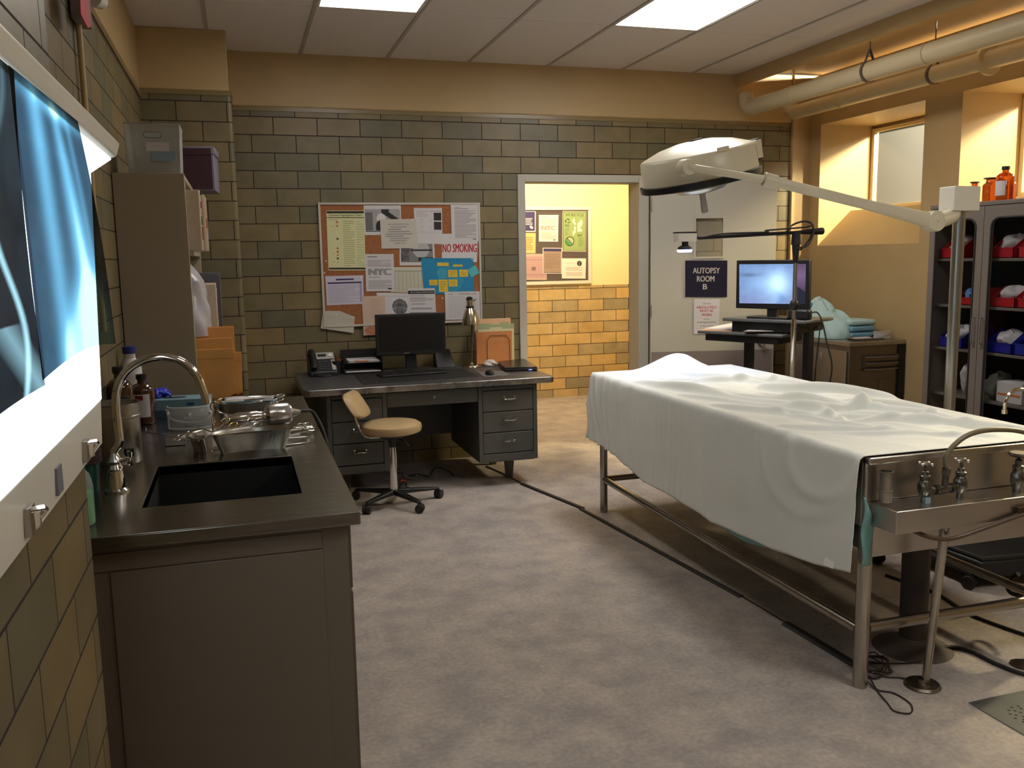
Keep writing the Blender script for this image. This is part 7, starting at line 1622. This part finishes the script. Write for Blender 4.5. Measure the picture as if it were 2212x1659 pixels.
# ================================================================== TALL GLAZED CABINET
t = thing('medical_cabinet', 'tall dark grey metal cabinet with two glazed doors', 'cabinet', (4.43, 4.2, 0))
M_CAB = mat('cabinet_grey_enamel', srgb(112, 104, 98), 0.38, var=0.03, scale=3)
KX0, KX1, KY0, KY1, KZ = 4.215, 4.68, 3.745, 4.665, 1.83
g = MB(); th = 0.016
g.box(KX0, KY0, 0.05, KX1, KY0+th, KZ-0.02).box(KX0, KY1-th, 0.05, KX1, KY1, KZ-0.02).box(KX1-0.006, KY0+th, 0.05, KX1, KY1-th, KZ-0.02).box(KX0, KY0+th, 0.05, KX1-0.006, KY1-th, 0.075)
g.build('carcass', M_CAB, t, smooth=0)
MB().box(KX0-0.018, KY0-0.004, KZ-0.025, KX1+0.0, KY1+0.004, KZ).build('top_panel', M_CAB, t, bevel=0.004)
MB().box(KX1-0.012, KY0+th, 0.08, KX1-0.006, KY1-th, KZ-0.03).build('dark_back', mat('cabinet_inside', srgb(24, 22, 22), 0.7), t, smooth=0)
zsh = (0.40, 0.655, 0.945, 1.215, 1.50)
for z in zsh: MB().box(KX0+0.03, KY0+th, z-0.018, KX1-0.014, KY1-th, z).build('shelf_board', M_CAB, t, bevel=0.002)
M_GL = mat('cabinet_glass', (0.0, 0.0, 0.0), 0.03, alpha=0.12, spec=0.5)
def glazed(y0, y1, hy):
    """door leaf with a rounded window"""
    d = MB(); z0, z1 = 0.06, KZ-0.028; a0, a1, b0, b1 = y0+0.055, y1-0.055, z0+0.07, z1-0.07
    outer = [(y0, z0), (y1, z0), (y1, z1), (y0, z1)]
    inn = [((a0+a1)/2+p, (b0+b1)/2+q) for p, q in rr_loop((a1-a0)/2, (b1-b0)/2, 0.055, 8)]
    n = len(inn); cyy, czz = (y0+y1)/2, (z0+z1)/2
    per = [(y1 if p > cyy else y0, z1 if q > czz else z0) for p, q in inn]
    vs = []; fs = []
    for X in (KX0-0.018, KX0-0.001): vs += [(X, p, q) for p, q in inn]+[(X, p, q) for p, q in per]
    for i in range(n):
        j = (i+1) % n; same = per[i] == per[j]
        fs += [(i, j, n+i), (2*n+i, 3*n+i, 2*n+j)] if same else [(i, j, n+j, n+i), (2*n+i, 3*n+i, 3*n+j, 2*n+j), (n+i, n+j, 3*n+j, 3*n+i)]
        fs.append((i, 2*n+i, 2*n+j, j))
    d.add(vs, fs)
    o = d.build('door', M_CAB, t, smooth=0)
    gk = MB(); pts = [(KX0-0.019, p, q) for p, q in inn]; gk.tube(pts, 0.006, 8, closed=True); gk.build('gasket', M_RUBBER, o)
    MB().box(KX0-0.012, a0-0.01, b0-0.01, KX0-0.008, a1+0.01, b1+0.01).build('glass_pane', M_GL, o, smooth=0)
    MB().tube([(KX0-0.018, hy, 1.15), (KX0-0.036, hy, 1.145), (KX0-0.036, hy, 1.0), (KX0-0.018, hy, 0.995)], 0.0045, 8).build('door_handle', M_STEEL, o)
    MB().cyl((KX0-0.018, hy, 0.975), (KX0-0.024, hy, 0.975), 0.008, n=14).build('lock', M_STEEL, o)
ym = (KY0+KY1)/2+0.03
glazed(ym+0.002, KY1-0.002, ym+0.03); glazed(KY0+0.002, ym-0.002, ym-0.03)
for y in (KY0+0.02, KY1-0.045):
    for x in (KX0+0.01, KX1-0.05): MB().box(x, y, 0, x+0.03, y+0.025, 0.05).build('foot', M_CAB, t)
M_RB = mat('red_bin', srgb(170, 22, 32), 0.45); M_BB = mat('blue_bin', srgb(24, 34, 150), 0.45)
def parts_bin(label, yc, z, m_, w=0.16, h=0.12, content=True, cm=None, grp=None):
    t = thing('parts_bin', label, 'bin', (KX0+0.035, yc, z+0.0008), group=grp)
    d = 0.26; hw = w/2
    def pl(y): return [(0.0+0.0, y, 0), (d, y, 0), (d, y, h), (0.10, y, h), (0.0, y, h*0.45), ]
    g = MB(); th = 0.004
    for s in (-hw, hw-th):
        p = pl(s)[:]; q = [(a, b+th, c) for a, b, c in p]; g.add(p+q, [(0,1,2,3,4),(9,8,7,6,5)]+[(i,(i+1)%5,(i+1)%5+5,i+5) for i in range(5)])
    g.box(0, -hw, 0, d, hw, th).box(d-th, -hw, 0, d, hw, h).box(0, -hw, 0, th, hw, h*0.45).box(-0.004, -hw, h*0.42, 0.006, hw, h*0.47)
    g.build('bin_body', m_, t, local=True, smooth=0)
    if content: crumple((0.10, 0, 0.02), (0.09, hw*0.85, h*0.85), int(yc*1000), 0.22).build('white_packets', cm or M_PAPER, t, local=True)
    return t
GB = 'parts bins in the glazed cabinet'
parts_bin('red bin with white packets on the top shelf behind the lamp pole', 4.53, 1.50, M_RB, 0.17, 0.13, grp=GB)
parts_bin('red bin on the top shelf just right of the door seam', 4.14, 1.50, M_RB, 0.15, 0.13, grp=GB)
parts_bin('red bin on the top shelf at the right edge of the photo', 3.95, 1.50, M_RB, 0.16, 0.13, grp=GB)
parts_bin('red bin with a blue packet on the second shelf behind the left door', 4.40, 1.215, M_RB, 0.15, 0.10, cm=mat('blue_packet', srgb(80, 140, 200), 0.6), grp=GB)
parts_bin('red bin with white gauze on the second shelf right of the door seam', 4.12, 1.215, M_RB, 0.17, 0.12, grp=GB)
parts_bin('red bin on the second shelf at the right edge of the photo', 3.93, 1.215, M_RB, 0.17, 0.12, grp=GB)
parts_bin('blue bin with white packets on the third shelf behind the lamp pole', 4.50, 0.945, M_BB, 0.18, 0.13, grp=GB)
parts_bin('blue bin with crinkled packets on the third shelf right of the door seam', 4.13, 0.945, M_BB, 0.18, 0.13, grp=GB)
parts_bin('blue bin at the right edge of the photo on the third shelf', 3.92, 0.945, M_BB, 0.20, 0.14, grp=GB)
t = thing('glove_carton', 'white carton with an orange stripe on the fourth cabinet shelf', 'carton', (KX0+0.13, 4.05, 0.6565))
MB().box(KX0+0.05, 3.96, 0.6565, KX0+0.2, 4.14, 0.78).build('carton', M_PAPER, t, bevel=0.003); MB().box(KX0+0.0485, 3.97, 0.70, KX0+0.05, 4.13, 0.712).build('orange_stripe', mat('orange_stripe', srgb(200, 110, 40), 0.7), t)
o = crumple((KX0+0.15, 4.22, 0.656), (0.09, 0.07, 0.15), 77, 0.2).build('supply_bag', mat('cloudy_bag', srgb(150, 150, 140), 0.4, alpha=0.8)); tag(o, 'cloudy plastic bag of supplies left of the orange-striped carton', 'bag')
o = crumple((KX0+0.14, 4.42, 0.656), (0.07, 0.05, 0.19), 78, 0.2).build('supply_bag', M_PAPER); tag(o, 'white packet standing on the fourth shelf behind the left door', 'packet')

# bottles on top of it
GJ = 'amber bottles on top of the glazed cabinet'
bottle('amber_jar', (4.47, 4.60, KZ), 0.030, 0.145, M_AMBER, 'small amber jar with a wide stopper behind the white lamp box', wide=True, group=GJ, cat='jar')
bottle('amber_jar', (4.43, 4.43, KZ), 0.048, 0.155, M_AMBER, 'wide amber apothecary jar with a flared dark stopper', wide=True, group=GJ, cat='jar')
bottle('amber_bottle', (4.47, 4.33, KZ), 0.036, 0.155, M_AMBER, 'amber bottle with a white label, half hidden behind the tallest bottle', group=GJ, lab=(0.15, 0.45, -3.9, -2.2, M_PAPER, None))
bottle('amber_bottle', (4.33, 4.23, KZ), 0.050, 0.20, M_AMBER, 'tallest amber bottle with a white label on top of the glazed cabinet', group=GJ, lab=(0.16, 0.58, -3.7, -2.3, M_PAPER, None))
bottle('amber_bottle', (4.42, 4.12, KZ), 0.040, 0.19, M_AMBER, 'slim amber bottle behind and right of the tallest bottle', group=GJ, lab=(0.1, 0.45, -3.7, -2.4, M_PAPER, None))
bottle('amber_bottle', (4.34, 3.99, KZ), 0.050, 0.18, M_AMBER, 'amber bottle cut by the right edge of the photo', group=GJ, lab=(0.16, 0.5, -3.7, -2.3, M_PAPER, None))

# ================================================================== PIPES UNDER THE SOFFIT
M_PIPE = mat('pipe_paint', srgb(196, 180, 146), 0.4, var=0.03, scale=3)
def pipe(label, p0, p1, r, elbow=True):
    p0, p1 = Vector(p0), Vector(p1); d = (p1-p0).normalized()
    t = thing('overhead_pipe', label, 'pipe', p0, group='insulated pipes below the soffit')
    pts = [p0+Vector((-0.10, 0.10, 0.0)), p0+Vector((-0.04, 0.03, 0)), p0+Vector((0, -0.08, 0)), p1]
    pts = [p0+Vector((0, 0.0, 0.12)), p0+Vector((0, -0.015, 0.05)), p0+Vector((0, -0.07, 0)), p0+d*0.14, p1]
    MB().tube(spline([Vector(q) for q in pts[:4]], 6)+[p1], r, 24).build('pipe_run', M_PIPE, t)
    for y in (5.9, 4.55, 3.4):
        q = p0+d*((p0.y-y)/abs(d.y)); MB().cyl(q-d*0.012, q+d*0.012, r+0.004, r+0.004, 24).build('joint_band', M_PIPE, t)
    return t, d
p1a = Vector((4.02, 6.56, 2.71)); 
tA, dA = pipe('larger cream insulated pipe nearest the room under the soffit', (4.02, 6.56, 2.715), (4.02, -1.5, 2.715), 0.062)
tB, dB = pipe('second cream pipe running behind the larger one', (4.43, 6.56, 2.69), (4.43, -1.5, 2.69), 0.056)
MB().lathe([(0.062, -0.012), (0.092, -0.012), (0.094, 0.0), (0.092, 0.012), (0.062, 0.012)], (4.43, 4.50, 2.69), (0, 1, 0), n=36).build('pipe_flange', M_PIPE, tB)
M_STRAP = mat('hanger_strap', srgb(96, 84, 74), 0.6)
def hanger(tt, x, y, zc, r):
    t = tt; g = MB()
    g.tube([(x, y, 2.905+0.12), (x, y, zc+r+0.075)], 0.004, 8); g.build('hanger_rod', M_STRAP, t)
    g = MB(); n = 26; pts = []
    for k in range(n+1):
        a = PI/2-0.55-(2*PI-1.1)*k/n; pts.append(Vector((x+(r+0.006)*math.cos(a), y, zc+(r+0.006)*math.sin(a))))
    pts = [Vector((x, y, zc+r+0.08))]+pts+[Vector((x, y, zc+r+0.08))]
    for a, b in zip(pts, pts[1:]):
        d = (b-a).normalized(); nn_ = Vector((0, 1, 0)); g.obox((a+b)/2, d, nn_, d.cross(nn_), (b-a).length*1.05, 0.022, 0.003)
    g.tube([(x-0.03, y, zc+r+0.035), (x+0.03, y, zc+r+0.035)], 0.003, 6)
    g.build('hanger_strap', M_STRAP, t)
hanger(tA, 4.02, 5.07, 2.715, 0.062); hanger(tB, 4.43, 4.95, 2.69, 0.056)

# ================================================================== FLOOR: CABLE COVER, CABLES, DRAIN PLATES
def cover(label, a, b, w, h):
    a, b = Vector((*a, 0.0)), Vector((*b, 0.0)); d = (b-a).normalized(); s = d.cross(Vector((0, 0, 1)))
    t = MB().prism([(-w/2, 0), (w/2, 0), (w/2*0.5, h), (-w/2*0.5, h)], a, s, (0, 0, 1), b-a).build('cable_cover', mat('black_cable_cover', (0.014, 0.012, 0.011), 0.6)); tag(t, label, 'cable cover', 'black cable covers along the table')
cover('short black floor cable cover starting by the desk leg', (1.795, 5.70), (1.963, 4.99), 0.04, 0.010)
cover('long black floor cable cover running beside the table', (1.95, 4.985), (2.110, 3.40), 0.035, 0.008)
cover('black floor cable cover ending at the near table leg', (2.128, 3.08), (2.150, 2.66), 0.05, 0.009)
o = MB().tube([(2.11, 3.42, 0.004), (2.122, 3.25, 0.004), (2.13, 3.06, 0.004)], 0.003, 6, smooth=4).build('floor_cable', M_RUBBER); tag(o, 'thin black cable joining the two nearer cable covers', 'cable')
o = MB().tube([(1.70, 6.3, 0.005), (1.76, 5.98, 0.005), (1.79, 5.72, 0.006)], 0.004, 6, smooth=4).build('floor_cable', M_RUBBER); tag(o, 'thin cable running from under the desk to the cable cover', 'cable')
o = MB().tube([(2.51, 2.66, 0.008), (2.60, 2.655, 0.008), (2.635, 2.60, 0.008), (2.64, 2.49, 0.008), (2.67, 2.39, 0.008), (2.80, 2.28, 0.008), (3.0, 2.2, 0.008)], 0.008, 10, smooth=8).build('floor_cable', M_RUBBER); tag(o, 'thick black cable curving to the right edge from the drain column', 'cable')
o = MB().tube([(2.90, 3.4, 0.006), (2.952, 3.159, 0.006), (2.927, 2.978, 0.006), (2.912, 2.871, 0.006), (2.957, 2.662, 0.006), (3.05, 2.4, 0.006)], 0.007, 8, smooth=6).build('floor_cable', M_RUBBER); tag(o, 'black cable on the floor under the far side rail', 'cable')
rr = random.Random(11); pts = []
for i in range(26):
    a = i*1.35; pts.append(Vector((2.17+0.06*math.cos(a)+rr.uniform(-.015, .015), 2.60+0.055*math.sin(a)+rr.uniform(-.015, .015), 0.006+0.05*rr.random())))
pts += [Vector((2.28, 2.62, 0.006)), Vector((2.38, 2.60, 0.006)), Vector((2.46, 2.63, 0.006))]
t = thing('cord_tangle', 'tangle of thin brown cord looped around the near table leg', 'cord', (2.17, 2.58, 0))
MB().tube(pts, 0.0028, 6, smooth=5).build('cord', mat('brown_cord', (0.025, 0.012, 0.010), 0.5), t)
lo = [Vector((2.13, 2.56, 0.006)), Vector((2.085, 2.46, 0.004)), Vector((2.06, 2.38, 0.004)), Vector((2.045, 2.33, 0.004)), Vector((2.085, 2.30, 0.004)), Vector((2.13, 2.35, 0.004)), Vector((2.13, 2.43, 0.004)), Vector((2.09, 2.47, 0.006)), Vector((2.10, 2.54, 0.01)), Vector((2.13, 2.60, 0.03))]
MB().tube(lo, 0.0026, 6, smooth=6).build('cord_loop', MATS['brown_cord'], t)
MB().tube([Vector((2.15, 2.56, 0.02)), Vector((2.19, 2.54, 0.004)), Vector((2.23, 2.52, 0.004)), Vector((2.25, 2.49, 0.004))], 0.0026, 6, smooth=5).build('cord_tail', MATS['brown_cord'], t)
# steel drain plate at lower right
P = [onZ(2092, 1519, 0), onZ(2212, 1490, 0), onZ(2212, 1596, 0)]
dx = (P[1]-P[0]).normalized(); 
t = thing('floor_drain_plate', 'square galvanised floor drain plate at the lower right edge', 'drain plate', P[0]+Vector((0.15, -0.15, 0)))
ex = Vector((1, 0.02, 0)).normalized(); ey = Vector((0.02, -1, 0)).normalized()
MB().prism([(0, 0), (0.38, 0), (0.38, 0.42), (0, 0.42)], P[0]+Vector((0, 0, 0.0005)), ex, ey, (0, 0, 0.003)).build('plate', mat('galvanised', (0.30, 0.32, 0.33), 0.35, 0.9, var=0.12, scale=9), t)
cd = onZ(2225, 1545, 0.0037); g = MB()
for ring, n in ((0.062, 14), (0.045, 9), (0.028, 6)):
    for k in range(n):
        a = 2*PI*k/n; c = cd+Vector((ring*math.cos(a), ring*math.sin(a), 0)); u_ = Vector((math.cos(a), math.sin(a), 0)); w_ = Vector((-math.sin(a), math.cos(a), 0))
        g.add([c+u_*(0.006*math.cos(b))+w_*(0.0042*math.sin(b)) for b in [2*PI*i/10 for i in range(10)]], [tuple(range(10))])
g.build('drain_holes', M_BLACKM, t, smooth=0)
c = onZ(2112, 1521, 0.0035); MB().lathe([(0.005, 0), (0.004, 0.0015), (0, 0.002)], c, n=12).build('screw', M_CHROME, t)
c = onZ(2212, 1437, 0); o = MB().lathe([(0.042, 0), (0.045, 0.006), (0.03, 0.012), (0, 0.012)], c+Vector((-0.005, 0, 0)), n=28).build('floor_disc', MATS['worn_foot']); tag(o, 'round dark metal floor cap at the right edge of the photo', 'floor cap')
